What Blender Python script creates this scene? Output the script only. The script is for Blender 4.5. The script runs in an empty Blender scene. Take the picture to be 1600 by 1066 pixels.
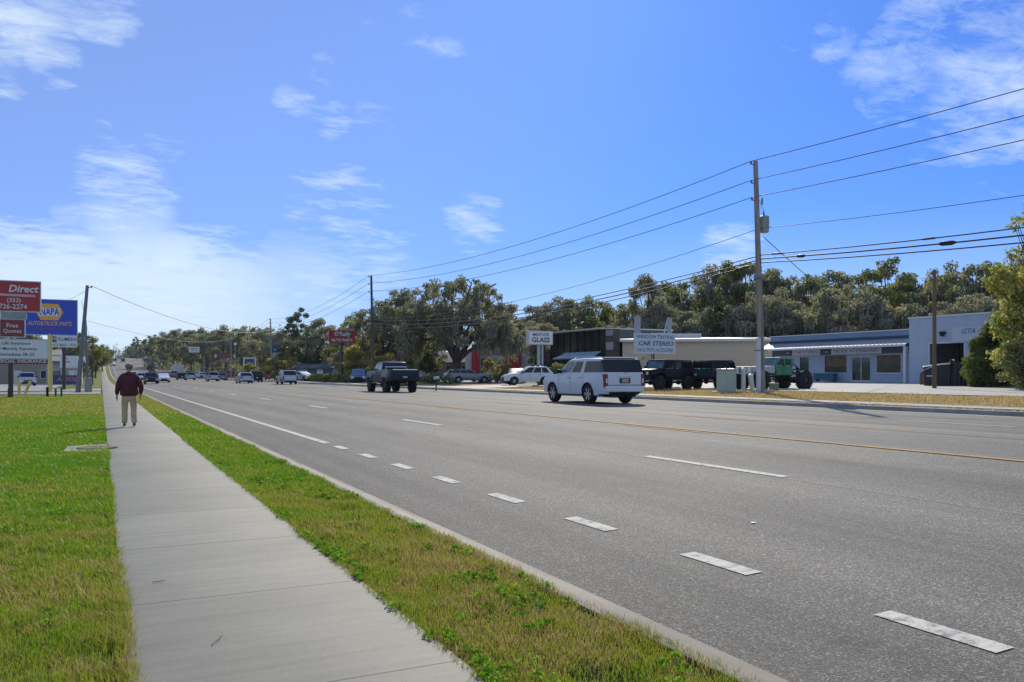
import bpy, bmesh, math, random
import numpy as np
from mathutils import Vector, Matrix, noise
R = math.radians
PI = math.pi
scene = bpy.context.scene
COL = scene.collection

# ------------------------------------------------------------------ camera
YAW = R(26.3)
EYE = 1.45
CY, SY = math.cos(YAW), math.sin(YAW)
cam_data = bpy.data.cameras.new("camera")
cam = bpy.data.objects.new("camera", cam_data)
COL.objects.link(cam)
cam.location = (0, 0, EYE)
cam.rotation_euler = (R(90), 0, -YAW)
cam_data.sensor_width = 36.0
cam_data.lens = 29.25
cam_data.shift_y = 52 / 1600
cam_data.clip_start = 0.05
cam_data.clip_end = 6000
scene.camera = cam

# ------------------------------------------------------------------ light
SUN_AZ = R(33)        # from +Y towards +X
SUN_EL = R(31)
sun_data = bpy.data.lights.new("sun", 'SUN')
sun = bpy.data.objects.new("sun", sun_data)
COL.objects.link(sun)
sun_dir = Vector((math.sin(SUN_AZ) * math.cos(SUN_EL), math.cos(SUN_AZ) * math.cos(SUN_EL), math.sin(SUN_EL)))
sun.rotation_euler = (-sun_dir).to_track_quat('-Z', 'Y').to_euler()
sun.location = (60, 90, 80)
sun_data.energy = 4.8
sun_data.angle = R(0.53)
sun_data.color = (1.0, 0.935, 0.79)

world = bpy.data.worlds.new("World")
scene.world = world
world.use_nodes = True
WN = world.node_tree
WN.nodes.clear()


def wn(kind, **kw):
    n = WN.nodes.new(kind)
    for k, v in kw.items():
        setattr(n, k, v)
    return n


def wl(a, b):
    WN.links.new(a, b)


def wmath(op, a, b=None, c=None, clamp=False):
    n = wn('ShaderNodeMath', operation=op, use_clamp=clamp)
    for i, v in enumerate((a, b, c)):
        if v is None:
            continue
        if isinstance(v, (int, float)):
            n.inputs[i].default_value = v
        else:
            wl(v, n.inputs[i])
    return n.outputs[0]


sky = wn('ShaderNodeTexSky')
sky.sky_type = 'NISHITA'
sky.sun_disc = False
sky.sun_elevation = SUN_EL
sky.sun_rotation = SUN_AZ
sky.air_density = 1.0
sky.dust_density = 0.25
sky.ozone_density = 2.5
sky.altitude = 20
tc = wn('ShaderNodeTexCoord')
DIR = tc.outputs['Generated']
sep = wn('ShaderNodeSeparateXYZ')
wl(DIR, sep.inputs[0])
# the clear air: compress the glow round the sun a little, keep it deep blue
hs = wn('ShaderNodeHueSaturation')
hs.inputs['Saturation'].default_value = 1.12
wl(sky.outputs[0], hs.inputs['Color'])
gam = wn('ShaderNodeGamma')
gam.inputs[1].default_value = SKY_GAMMA = 0.72
wl(hs.outputs[0], gam.inputs[0])
tint = wn('ShaderNodeMix', data_type='RGBA', blend_type='MULTIPLY')
tint.inputs[0].default_value = 1.0
tint.inputs[7].default_value = (0.46, 0.90, 2.0, 1)
wl(gam.outputs[0], tint.inputs[6])
# clouds live on a flat layer high above: project the view direction onto it
zc = wmath('ADD', wmath('MAXIMUM', sep.outputs[2], 0.0), 0.12)
px_ = wmath('DIVIDE', sep.outputs[0], zc)
py_ = wmath('DIVIDE', sep.outputs[1], zc)
comb = wn('ShaderNodeCombineXYZ')
wl(px_, comb.inputs[0])
wl(py_, comb.inputs[1])
mp = wn('ShaderNodeMapping')
mp.inputs['Rotation'].default_value = (0, 0, R(-52))
mp.inputs['Scale'].default_value = (1.0, 1.55, 1.0)
wl(comb.outputs[0], mp.inputs[0])
nz = wn('ShaderNodeTexNoise')
nz.inputs['Scale'].default_value = 3.1
nz.inputs['Detail'].default_value = 9
nz.inputs['Roughness'].default_value = 0.62
nz.inputs['Distortion'].default_value = 0.35
wl(mp.outputs[0], nz.inputs['Vector'])
nf = wn('ShaderNodeTexNoise')
nf.inputs['Scale'].default_value = 9.0
nf.inputs['Detail'].default_value = 8
nf.inputs['Roughness'].default_value = 0.7
nf.inputs['Distortion'].default_value = 0.6
wl(mp.outputs[0], nf.inputs['Vector'])
mixn = wmath('ADD', wmath('MULTIPLY', nz.outputs[0], 0.6), wmath('MULTIPLY', nf.outputs[0], 0.4))


def bearing(px, py):
    v = Vector(((px - 800) / 1300, 1, (585 - py) / 1300)).normalized()
    return Vector((v.x * CY + v.y * SY, -v.x * SY + v.y * CY, v.z))


cover = None
# places in the sky where cloud gathers: bearing x, y, angular half width (deg), weight
for (bx_, by_, rad, wgt) in [(20, 0, 4.2, .46), (150, 0, 3.2, .44), (0, 110, 2.2, .40), (85, 90, 2.3, .46), (680, 20, 3.8, .33), (575, 30, 1.8, .33),
                             (505, 113, 1.6, .34), (462, 154, 1.9, .36), (515, 188, 2.0, .33), (590, 203, 2.8, .31), (450, 210, 3.5, .22), (740, 346, 2.8, .38),
                             (200, 300, 4.0, .43), (170, 250, 2.6, .38), (250, 240, 2.4, .36), (215, 355, 2.4, .40), (110, 322, 1.6, .36),
                             (540, 365, 6.5, .34), (430, 400, 5, .22), (270, 392, 1.7, .42),
                             (1480, 60, 5.5, .34), (1590, 120, 6, .40), (1420, 120, 4.5, .32), (1600, 20, 5, .36), (1560, 160, 6, .30), (1300, 55, 2.0, .30), (1242, 53, 1.4, .30),
                             (1330, 190, 3.8, .22), (1290, 220, 2.5, .18), (1140, 395, 2.6, .38), (1010, 410, 4, .16), (1400, 300, 5, .12)]:
    d = bearing(bx_, by_)
    dp = wn('ShaderNodeVectorMath', operation='DOT_PRODUCT')
    wl(DIR, dp.inputs[0])
    dp.inputs[1].default_value = d
    mr = wn('ShaderNodeMapRange', interpolation_type='SMOOTHERSTEP')
    mr.inputs['From Min'].default_value = math.cos(R(rad * 1.35))
    mr.inputs['From Max'].default_value = 1.0
    mr.inputs['To Max'].default_value = wgt
    wl(dp.outputs['Value'], mr.inputs['Value'])
    cover = mr.outputs[0] if cover is None else wmath('MAXIMUM', cover, mr.outputs[0])
puff = wmath('MULTIPLY', wmath('SUBTRACT', wmath('ADD', mixn, cover), 0.775), 3.0, clamp=True)
puff = wmath('MULTIPLY', puff, 0.85)
# low bank of thin bright cloud over the road's end, fading upwards and to the right
bank = None
for (bx_, by_, rad, wgt) in [(60, 520, 21, 1.0), (260, 480, 11, .8), (400, 490, 9, .58), (540, 520, 11, .30), (-300, 560, 34, 1.0)]:
    d = bearing(bx_, by_)
    dp = wn('ShaderNodeVectorMath', operation='DOT_PRODUCT')
    wl(DIR, dp.inputs[0])
    dp.inputs[1].default_value = d
    mr = wn('ShaderNodeMapRange', interpolation_type='SMOOTHSTEP')
    mr.inputs['From Min'].default_value = math.cos(R(rad))
    mr.inputs['From Max'].default_value = math.cos(R(rad * .35))
    mr.inputs['To Max'].default_value = wgt
    wl(dp.outputs['Value'], mr.inputs['Value'])
    bank = mr.outputs[0] if bank is None else wmath('MAXIMUM', bank, mr.outputs[0])
veil_d = wn('ShaderNodeVectorMath', operation='DOT_PRODUCT')
wl(DIR, veil_d.inputs[0])
veil_d.inputs[1].default_value = bearing(-250, 250)
veil = wn('ShaderNodeMapRange', interpolation_type='SMOOTHSTEP')
veil.inputs['From Min'].default_value = math.cos(R(52))
veil.inputs['To Max'].default_value = .20
wl(veil_d.outputs['Value'], veil.inputs['Value'])
elev = wn('ShaderNodeMapRange', interpolation_type='SMOOTHSTEP')
elev.inputs['From Min'].default_value = 0.19
elev.inputs['From Max'].default_value = 0.11
wl(wmath('ADD', sep.outputs[2], wmath('MULTIPLY', wmath('SUBTRACT', mixn, 0.5), 0.22)), elev.inputs['Value'])
bank = wmath('MULTIPLY', wmath('MULTIPLY', bank, elev.outputs[0]), wmath('ADD', 0.50, wmath('MULTIPLY', mixn, 0.62)))
low = wn('ShaderNodeMapRange', interpolation_type='SMOOTHSTEP')
low.inputs['From Min'].default_value = 0.20
low.inputs['From Max'].default_value = 0.0
low.inputs['To Max'].default_value = 0.42
wl(sep.outputs[2], low.inputs['Value'])
bank = wmath('MAXIMUM', bank, low.outputs[0])
cl = wmath('SUBTRACT', 1.0, wmath('MULTIPLY', wmath('SUBTRACT', 1.0, puff), wmath('SUBTRACT', 1.0, bank)))
# unseen thin cloud added behind the camera to whiten the fill light
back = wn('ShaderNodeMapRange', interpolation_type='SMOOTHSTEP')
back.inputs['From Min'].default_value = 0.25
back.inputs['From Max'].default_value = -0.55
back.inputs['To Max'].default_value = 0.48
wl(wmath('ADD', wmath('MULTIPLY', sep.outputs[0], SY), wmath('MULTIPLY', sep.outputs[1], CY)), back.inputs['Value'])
fill_cloud = wmath('MULTIPLY', back.outputs[0], wmath('ADD', 0.35, wmath('MULTIPLY', mixn, 1.1)), clamp=True)
cl = wmath('MAXIMUM', wmath('MAXIMUM', cl, veil.outputs[0]), fill_cloud)
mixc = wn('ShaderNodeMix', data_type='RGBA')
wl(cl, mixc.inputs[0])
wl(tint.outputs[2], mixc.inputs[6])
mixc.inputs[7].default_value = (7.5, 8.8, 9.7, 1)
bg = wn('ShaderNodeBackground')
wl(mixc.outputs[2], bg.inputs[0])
bg.inputs[1].default_value = 0.1
wo = wn('ShaderNodeOutputWorld')
wl(bg.outputs[0], wo.inputs[0])

scene.view_settings.view_transform = 'Standard'
scene.view_settings.look = 'None'
scene.view_settings.exposure = 0.12
scene.view_settings.gamma = 1.0
scene.view_settings.use_curve_mapping = False
scene.render.engine = 'CYCLES'
scene.cycles.use_denoising = True
scene.cycles.max_bounces = 6
scene.cycles.transparent_max_bounces = 8
scene.cycles.caustics_reflective = False
scene.cycles.caustics_refractive = False

# ------------------------------------------------------------------ ground shape
def ramp(x, pts):
    if x <= pts[0][0]:
        return pts[0][1]
    for (x0, y0), (x1, y1) in zip(pts, pts[1:]):
        if x <= x1:
            return y0 + (y1 - y0) * (x - x0) / (x1 - x0)
    return pts[-1][1]


_PK = [(-400, 0), (170, 0), (210, .12), (250, .6), (290, 1.4), (325, 2.6), (367, 4.3), (410, 6.0), (460, 7.9), (516, 9.9), (550, 10.8), (590, 11.6),
       (640, 11.9), (700, 11.4), (800, 9.5), (1000, 6), (3000, 0)]


def prof(t):
    return (ramp(t - 14, _PK) + ramp(t, _PK) * 2 + ramp(t + 14, _PK)) / 4


_CK = [(-500, 3.0), (-200, 1.0), (-60, .1), (-20, 0.0), (2.9, 0.0)]
_RK = [(23.5, .37), (26, .38), (31, .48), (57, .75), (70, .85), (300, 2.5), (800, 6)]


def road_z(a):
    return ramp(a, [(3.12, -.12), (12.0, .275), (13.5, .28), (17.5, .235), (23.2, .25)])


def cross(a):
    if a <= 2.9:
        return ramp(a, _CK)
    if a >= 23.5:
        return ramp(a, _RK)
    return road_z(a)


def gz(a, t):
    return cross(a) + prof(t)


def spot(px, dist):
    """a place seen at a compass bearing and a depth: returns its real (x, y)"""
    X = (px - 800) / 1300 * dist
    return (X * CY + dist * SY, -X * SY + dist * CY)


# ------------------------------------------------------------------ materials
MATS = {}


def new_mat(name):
    m = bpy.data.materials.new(name)
    m.use_nodes = True
    nt = m.node_tree
    nt.nodes.clear()
    out = nt.nodes.new('ShaderNodeOutputMaterial')
    b = nt.nodes.new('ShaderNodeBsdfPrincipled')
    nt.links.new(b.outputs[0], out.inputs[0])
    return m, nt, b, out


def nd(nt, kind, inputs=None, **kw):
    n = nt.nodes.new(kind)
    for k, v in kw.items():
        setattr(n, k, v)
    for k, v in (inputs or {}).items():
        if hasattr(v, 'is_linked') or isinstance(v, bpy.types.NodeSocket):
            nt.links.new(v, n.inputs[k])
        else:
            n.inputs[k].default_value = v
    return n


def rampn(nt, fac, stops):
    r = nt.nodes.new('ShaderNodeValToRGB')
    nt.links.new(fac, r.inputs[0])
    e = r.color_ramp.elements
    while len(e) < len(stops):
        e.new(0.5)
    for el, (p, c) in zip(e, stops):
        el.position = p
        el.color = (*c, 1) if len(c) == 3 else c
    return r.outputs[0]


def mixrgb(nt, fac, a, b, blend='MIX'):
    n = nt.nodes.new('ShaderNodeMix')
    n.data_type = 'RGBA'
    n.blend_type = blend
    for i, v in ((0, fac), (6, a), (7, b)):
        if isinstance(v, bpy.types.NodeSocket):
            nt.links.new(v, n.inputs[i])
        elif i == 0:
            n.inputs[0].default_value = v
        else:
            n.inputs[i].default_value = (*v, 1) if len(v) == 3 else v
    return n.outputs[2]


def mat(name, col, rough=.6, metal=0.0, spec=.5, var=.12, scale=3.0, bump=0.0, bscale=None, coat=0.0, stretch=None):
    """plain surface with a little wear: slow colour drift plus fine bump"""
    if name in MATS:
        return MATS[name]
    m, nt, b, out = new_mat(name)
    tcn = nd(nt, 'ShaderNodeTexCoord')
    vec = tcn.outputs['Object']
    if stretch:
        vec = nd(nt, 'ShaderNodeMapping', {'Vector': vec, 'Scale': stretch}).outputs[0]
    n1 = nd(nt, 'ShaderNodeTexNoise', {'Vector': vec, 'Scale': scale, 'Detail': 6.0, 'Roughness': .6})
    lo = tuple(max(0, c * (1 - var)) for c in col)
    hi = tuple(min(1, c * (1 + var)) for c in col)
    c = rampn(nt, n1.outputs[0], [(.3, lo), (.7, hi)])
    nt.links.new(c, b.inputs['Base Color'])
    b.inputs['Roughness'].default_value = rough
    b.inputs['Metallic'].default_value = metal
    b.inputs['Specular IOR Level'].default_value = spec
    b.inputs['Coat Weight'].default_value = coat
    b.inputs['Coat Roughness'].default_value = .04
    if bump:
        n2 = nd(nt, 'ShaderNodeTexNoise', {'Vector': vec, 'Scale': bscale or scale * 8, 'Detail': 4.0})
        bp = nd(nt, 'ShaderNodeBump', {'Height': n2.outputs[0], 'Strength': bump, 'Distance': .02})
        nt.links.new(bp.outputs[0], b.inputs['Normal'])
    MATS[name] = m
    return m


def grass_colour(nt, pos, dry):
    """greens and straw in patches, laid out in world position"""
    big = nd(nt, 'ShaderNodeTexNoise', {'Vector': pos, 'Scale': .55, 'Detail': 5.0, 'Roughness': .62}).outputs[0]
    mid = nd(nt, 'ShaderNodeTexNoise', {'Vector': pos, 'Scale': 3.4, 'Detail': 4.0, 'Roughness': .6}).outputs[0]
    s = nd(nt, 'ShaderNodeMath', {0: nd(nt, 'ShaderNodeMath', {0: big, 1: .55}, operation='MULTIPLY').outputs[0],
                                  1: nd(nt, 'ShaderNodeMath', {0: mid, 1: .45}, operation='MULTIPLY').outputs[0]}, operation='ADD').outputs[0]
    sm = nd(nt, 'ShaderNodeTexNoise', {'Vector': pos, 'Scale': 13.0, 'Detail': 3.0, 'Roughness': .6}).outputs[0]
    s = nd(nt, 'ShaderNodeMath', {0: s, 1: nd(nt, 'ShaderNodeMath', {0: sm, 1: .34, 2: -.17}, operation='MULTIPLY_ADD').outputs[0]}, operation='ADD').outputs[0]
    s = nd(nt, 'ShaderNodeMath', {0: s, 1: dry}, operation='ADD').outputs[0]
    return s


def lawn_dry(nt, pos):
    """the lawn is lush in a belt 14 to 30 m up the path, drier close to us; far verges are straw"""
    sp = nd(nt, 'ShaderNodeSeparateXYZ', {0: pos})
    y = nd(nt, 'ShaderNodeMapRange', {'Value': sp.outputs[1], 'From Min': 5.0, 'From Max': 15.0, 'To Min': .015, 'To Max': -.13}, interpolation_type='SMOOTHSTEP').outputs[0]
    y2 = nd(nt, 'ShaderNodeMapRange', {'Value': sp.outputs[1], 'From Min': 29.0, 'From Max': 37.0, 'To Min': 0.0, 'To Max': .13}, interpolation_type='SMOOTHSTEP').outputs[0]
    x = nd(nt, 'ShaderNodeMapRange', {'Value': sp.outputs[0], 'From Min': 1.0, 'From Max': 1.9, 'To Min': 0.0, 'To Max': .025}).outputs[0]
    x2 = nd(nt, 'ShaderNodeMapRange', {'Value': sp.outputs[0], 'From Min': 20.0, 'From Max': 24.0, 'To Min': 0.0, 'To Max': .42}).outputs[0]
    a = nd(nt, 'ShaderNodeMath', {0: y, 1: y2}, operation='ADD').outputs[0]
    b2 = nd(nt, 'ShaderNodeMath', {0: x, 1: x2}, operation='ADD').outputs[0]
    return nd(nt, 'ShaderNodeMath', {0: a, 1: b2}, operation='ADD').outputs[0]


def make_ground_mat():
    m, nt, b, out = new_mat('ground_turf')
    pos = nd(nt, 'ShaderNodeNewGeometry').outputs['Position']
    s = grass_colour(nt, pos, lawn_dry(nt, pos))
    c = rampn(nt, s, [(.33, (.06, .14, .006)), (.47, (.095, .15, .012)), (.57, (.15, .14, .03)), (.67, (.29, .225, .10))])
    fine = nd(nt, 'ShaderNodeTexNoise', {'Vector': pos, 'Scale': 38.0, 'Detail': 5.0, 'Roughness': .75}).outputs[0]
    f = rampn(nt, fine, [(.3, (.45, .45, .42)), (.7, (1.35, 1.35, 1.3))])
    c = mixrgb(nt, 1.0, c, f, 'MULTIPLY')
    nt.links.new(c, b.inputs['Base Color'])
    b.inputs['Roughness'].default_value = .9
    b.inputs['Specular IOR Level'].default_value = .15
    bp = nd(nt, 'ShaderNodeBump', {'Height': fine, 'Strength': .9, 'Distance': .04})
    nt.links.new(bp.outputs[0], b.inputs['Normal'])
    return m


def make_blade_mat():
    m, nt, b, out = new_mat('grass_blades')
    pos = nd(nt, 'ShaderNodeNewGeometry').outputs['Position']
    rnd = nd(nt, 'ShaderNodeAttribute', attribute_name='rnd').outputs['Fac']
    s = grass_colour(nt, pos, lawn_dry(nt, pos))
    s = nd(nt, 'ShaderNodeMath', {0: s, 1: nd(nt, 'ShaderNodeMath', {0: rnd, 1: .19}, operation='MULTIPLY').outputs[0]}, operation='ADD').outputs[0]
    c = rampn(nt, s, [(.40, (.125, .29, .008)), (.53, (.25, .35, .018)), (.64, (.33, .31, .045)), (.78, (.48, .36, .15))])
    nt.links.new(c, b.inputs['Base Color'])
    b.inputs['Roughness'].default_value = .5
    b.inputs['Specular IOR Level'].default_value = .3
    tr = nd(nt, 'ShaderNodeBsdfTranslucent', {'Color': c})
    ms = nd(nt, 'ShaderNodeMixShader', {0: .45, 1: b.outputs[0], 2: tr.outputs[0]})
    nt.links.new(ms.outputs[0], out.inputs[0])
    return m


def make_asphalt():
    m, nt, b, out = new_mat('asphalt')
    pos = nd(nt, 'ShaderNodeNewGeometry').outputs['Position']
    # aggregate: pale and dark stones
    v = nd(nt, 'ShaderNodeTexVoronoi', {'Vector': pos, 'Scale': 105.0})
    stone = nd(nt, 'ShaderNodeSeparateColor', {0: v.outputs['Color']}).outputs[0]
    sc = rampn(nt, stone, [(.0, (.085, .080, .068)), (.35, (.128, .121, .103)), (.66, (.165, .157, .134)), (.84, (.215, .203, .173)), (.985, (.42, .40, .345))])
    n2 = nd(nt, 'ShaderNodeTexNoise', {'Vector': pos, 'Scale': 260.0, 'Detail': 2.0}).outputs[0]
    sc = mixrgb(nt, 1.0, sc, rampn(nt, n2, [(.3, (.75, .75, .75)), (.7, (1.25, 1.25, 1.25))]), 'MULTIPLY')
    # long wear bands along the lanes
    mp2 = nd(nt, 'ShaderNodeMapping', {'Vector': pos, 'Scale': (1.0, .02, 1.0)})
    band = nd(nt, 'ShaderNodeTexNoise', {'Vector': mp2.outputs[0], 'Scale': 1.15, 'Detail': 4.0, 'Roughness': .6}).outputs[0]
    sc = mixrgb(nt, 1.0, sc, rampn(nt, band, [(.3, (.74, .74, .75)), (.7, (1.20, 1.19, 1.17))]), 'MULTIPLY')
    big = nd(nt, 'ShaderNodeTexNoise', {'Vector': pos, 'Scale': .35, 'Detail': 5.0}).outputs[0]
    sc = mixrgb(nt, 1.0, sc, rampn(nt, big, [(.3, (.90, .90, .9)), (.7, (1.10, 1.09, 1.08))]), 'MULTIPLY')
    sp = nd(nt, 'ShaderNodeSeparateXYZ', {0: pos})
    # darker drip line down the middle of each lane, pale polished wheel tracks between
    def track(x0, w, c):
        d_ = nd(nt, 'ShaderNodeMath', {0: nd(nt, 'ShaderNodeMath', {0: sp.outputs[0], 1: x0}, operation='SUBTRACT').outputs[0]}, operation='ABSOLUTE').outputs[0]
        return nd(nt, 'ShaderNodeMapRange', {'Value': d_, 'From Min': w, 'From Max': w * .2, 'To Min': 0.0, 'To Max': c}, interpolation_type='SMOOTHSTEP').outputs[0]
    tr_ = None
    for x0, w_, c_ in ((6.25, .65, .26), (9.75, .65, .28), (13.2, .8, .12), (16.9, .6, .26), (20.7, .6, .26)):
        q = track(x0, w_, c_)
        tr_ = q if tr_ is None else nd(nt, 'ShaderNodeMath', {0: tr_, 1: q}, operation='MAXIMUM').outputs[0]
    mp3 = nd(nt, 'ShaderNodeMapping', {'Vector': pos, 'Scale': (1.4, .25, 1.0)})
    blot = nd(nt, 'ShaderNodeTexNoise', {'Vector': mp3.outputs[0], 'Scale': 1.3, 'Detail': 6.0, 'Roughness': .7}).outputs[0]
    bl = nd(nt, 'ShaderNodeMapRange', {'Value': blot, 'From Min': .38, 'From Max': .66, 'To Min': .3, 'To Max': 1.7}).outputs[0]
    sc = mixrgb(nt, nd(nt, 'ShaderNodeMath', {0: tr_, 1: bl}, operation='MULTIPLY', use_clamp=True).outputs[0], sc, (.045, .042, .038))
    spots = nd(nt, 'ShaderNodeTexNoise', {'Vector': pos, 'Scale': 1.9, 'Detail': 3.0, 'Roughness': .5}).outputs[0]
    sc = mixrgb(nt, rampn(nt, spots, [(.70, (0, 0, 0)), (.76, (.45, .45, .45))]), sc, (.05, .047, .042))
    # newer, darker strip beside the kerb and a thin tar seam by the lane line
    edge = rampn(nt, nd(nt, 'ShaderNodeMapRange', {'Value': sp.outputs[0], 'From Min': 3.0, 'From Max': 5.4}).outputs[0], [(.0, (.74, .73, .73)), (.55, (.84, .84, .84)), (1.0, (1, 1, 1))])
    sc = mixrgb(nt, 1.0, sc, edge, 'MULTIPLY')
    wob = nd(nt, 'ShaderNodeTexNoise', {'Vector': mp2.outputs[0], 'Scale': 30.0}).outputs[0]
    off = nd(nt, 'ShaderNodeMath', {0: nd(nt, 'ShaderNodeMath', {0: sp.outputs[0], 1: 7.93}, operation='SUBTRACT').outputs[0],
                                    1: nd(nt, 'ShaderNodeMath', {0: wob, 1: .04}, operation='MULTIPLY').outputs[0]}, operation='SUBTRACT').outputs[0]
    seam = nd(nt, 'ShaderNodeMath', {0: nd(nt, 'ShaderNodeMath', {0: off}, operation='ABSOLUTE').outputs[0], 1: .014}, operation='LESS_THAN').outputs[0]
    sc = mixrgb(nt, nd(nt, 'ShaderNodeMath', {0: seam, 1: .6}, operation='MULTIPLY').outputs[0], sc, (.04, .038, .036))
    nt.links.new(sc, b.inputs['Base Color'])
    b.inputs['Roughness'].default_value = .85
    b.inputs['Specular IOR Level'].default_value = .22
    bp = nd(nt, 'ShaderNodeBump', {'Height': v.outputs['Distance'], 'Strength': .55, 'Distance': .006})
    nt.links.new(bp.outputs[0], b.inputs['Normal'])
    return m


def make_concrete(name, col, broom=False, joints=None, stain=.12):
    m, nt, b, out = new_mat(name)
    pos = nd(nt, 'ShaderNodeNewGeometry').outputs['Position']
    n1 = nd(nt, 'ShaderNodeTexNoise', {'Vector': pos, 'Scale': .9, 'Detail': 6.0, 'Roughness': .6}).outputs[0]
    c = rampn(nt, n1, [(.3, tuple(x * (1 - stain) for x in col)), (.7, tuple(x * (1 + stain) for x in col))])
    g = nd(nt, 'ShaderNodeTexNoise', {'Vector': pos, 'Scale': 150.0, 'Detail': 3.0, 'Roughness': .7}).outputs[0]
    c = mixrgb(nt, 1.0, c, rampn(nt, g, [(.25, (.74, .74, .74)), (.75, (1.24, 1.24, 1.24))]), 'MULTIPLY')
    h = g
    if broom:
        mpb = nd(nt, 'ShaderNodeMapping', {'Vector': pos, 'Scale': (.25, 5.0, 1.0), 'Rotation': (0, 0, R(-1.5))})
        br = nd(nt, 'ShaderNodeTexNoise', {'Vector': mpb.outputs[0], 'Scale': 2.2, 'Detail': 7.0, 'Roughness': .65}).outputs[0]
        c = mixrgb(nt, 1.0, c, rampn(nt, br, [(.3, (.88, .88, .885)), (.5, (1, 1, 1)), (.72, (1.10, 1.10, 1.09))]), 'MULTIPLY')
    if joints:
        sp = nd(nt, 'ShaderNodeSeparateXYZ', {0: pos})
        cell = nd(nt, 'ShaderNodeMath', {0: nd(nt, 'ShaderNodeMath', {0: nd(nt, 'ShaderNodeMath', {0: sp.outputs[1], 1: joints[1]}, operation='ADD').outputs[0], 1: joints[0]}, operation='DIVIDE').outputs[0]}, operation='FLOOR').outputs[0]
        wn_ = nd(nt, 'ShaderNodeTexWhiteNoise', {'W': cell}, noise_dimensions='1D').outputs['Value']
        c = mixrgb(nt, 1.0, c, rampn(nt, wn_, [(.0, (.91, .91, .90)), (1.0, (1.08, 1.08, 1.07))]), 'MULTIPLY')
        st_ = nd(nt, 'ShaderNodeTexNoise', {'Vector': pos, 'Scale': 3.2, 'Detail': 5.0, 'Roughness': .75}).outputs[0]
        c = mixrgb(nt, rampn(nt, st_, [(.62, (0, 0, 0)), (.74, (.28, .28, .28))]), c, (.11, .10, .08))
        fr = nd(nt, 'ShaderNodeMath', {0: nd(nt, 'ShaderNodeMath', {0: sp.outputs[1], 1: joints[1]}, operation='ADD').outputs[0], 1: joints[0]}, operation='MODULO').outputs[0]
        jn = nd(nt, 'ShaderNodeMath', {0: fr, 1: .016}, operation='LESS_THAN').outputs[0]
        c = mixrgb(nt, nd(nt, 'ShaderNodeMath', {0: jn, 1: .8}, operation='MULTIPLY').outputs[0], c, (.07, .065, .06))
    nt.links.new(c, b.inputs['Base Color'])
    b.inputs['Roughness'].default_value = .8
    b.inputs['Specular IOR Level'].default_value = .35
    bp = nd(nt, 'ShaderNodeBump', {'Height': h, 'Strength': .35, 'Distance': .004})
    nt.links.new(bp.outputs[0], b.inputs['Normal'])
    return m


def make_paint(name, col, worn=.50):
    m, nt, b, out = new_mat(name)
    pos = nd(nt, 'ShaderNodeNewGeometry').outputs['Position']
    n1 = nd(nt, 'ShaderNodeTexNoise', {'Vector': pos, 'Scale': 9.0, 'Detail': 8.0, 'Roughness': .75}).outputs[0]
    mpc = nd(nt, 'ShaderNodeMapping', {'Vector': pos, 'Scale': (3.0, 14.0, 1.0)})
    cr = nd(nt, 'ShaderNodeTexVoronoi', {'Vector': mpc.outputs[0], 'Scale': 1.0, 'Randomness': 1.0}, feature='DISTANCE_TO_EDGE').outputs['Distance']
    c = rampn(nt, n1, [(.34, (.16, .155, .15)), (worn, tuple(x * .86 for x in col)), (.75, col)])
    c = mixrgb(nt, rampn(nt, cr, [(.0, (.5, .5, .5)), (.03, (0, 0, 0))]), c, (.2, .19, .18))
    nt.links.new(c, b.inputs['Base Color'])
    b.inputs['Roughness'].default_value = .85
    b.inputs['Specular IOR Level'].default_value = .15
    return m


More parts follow.
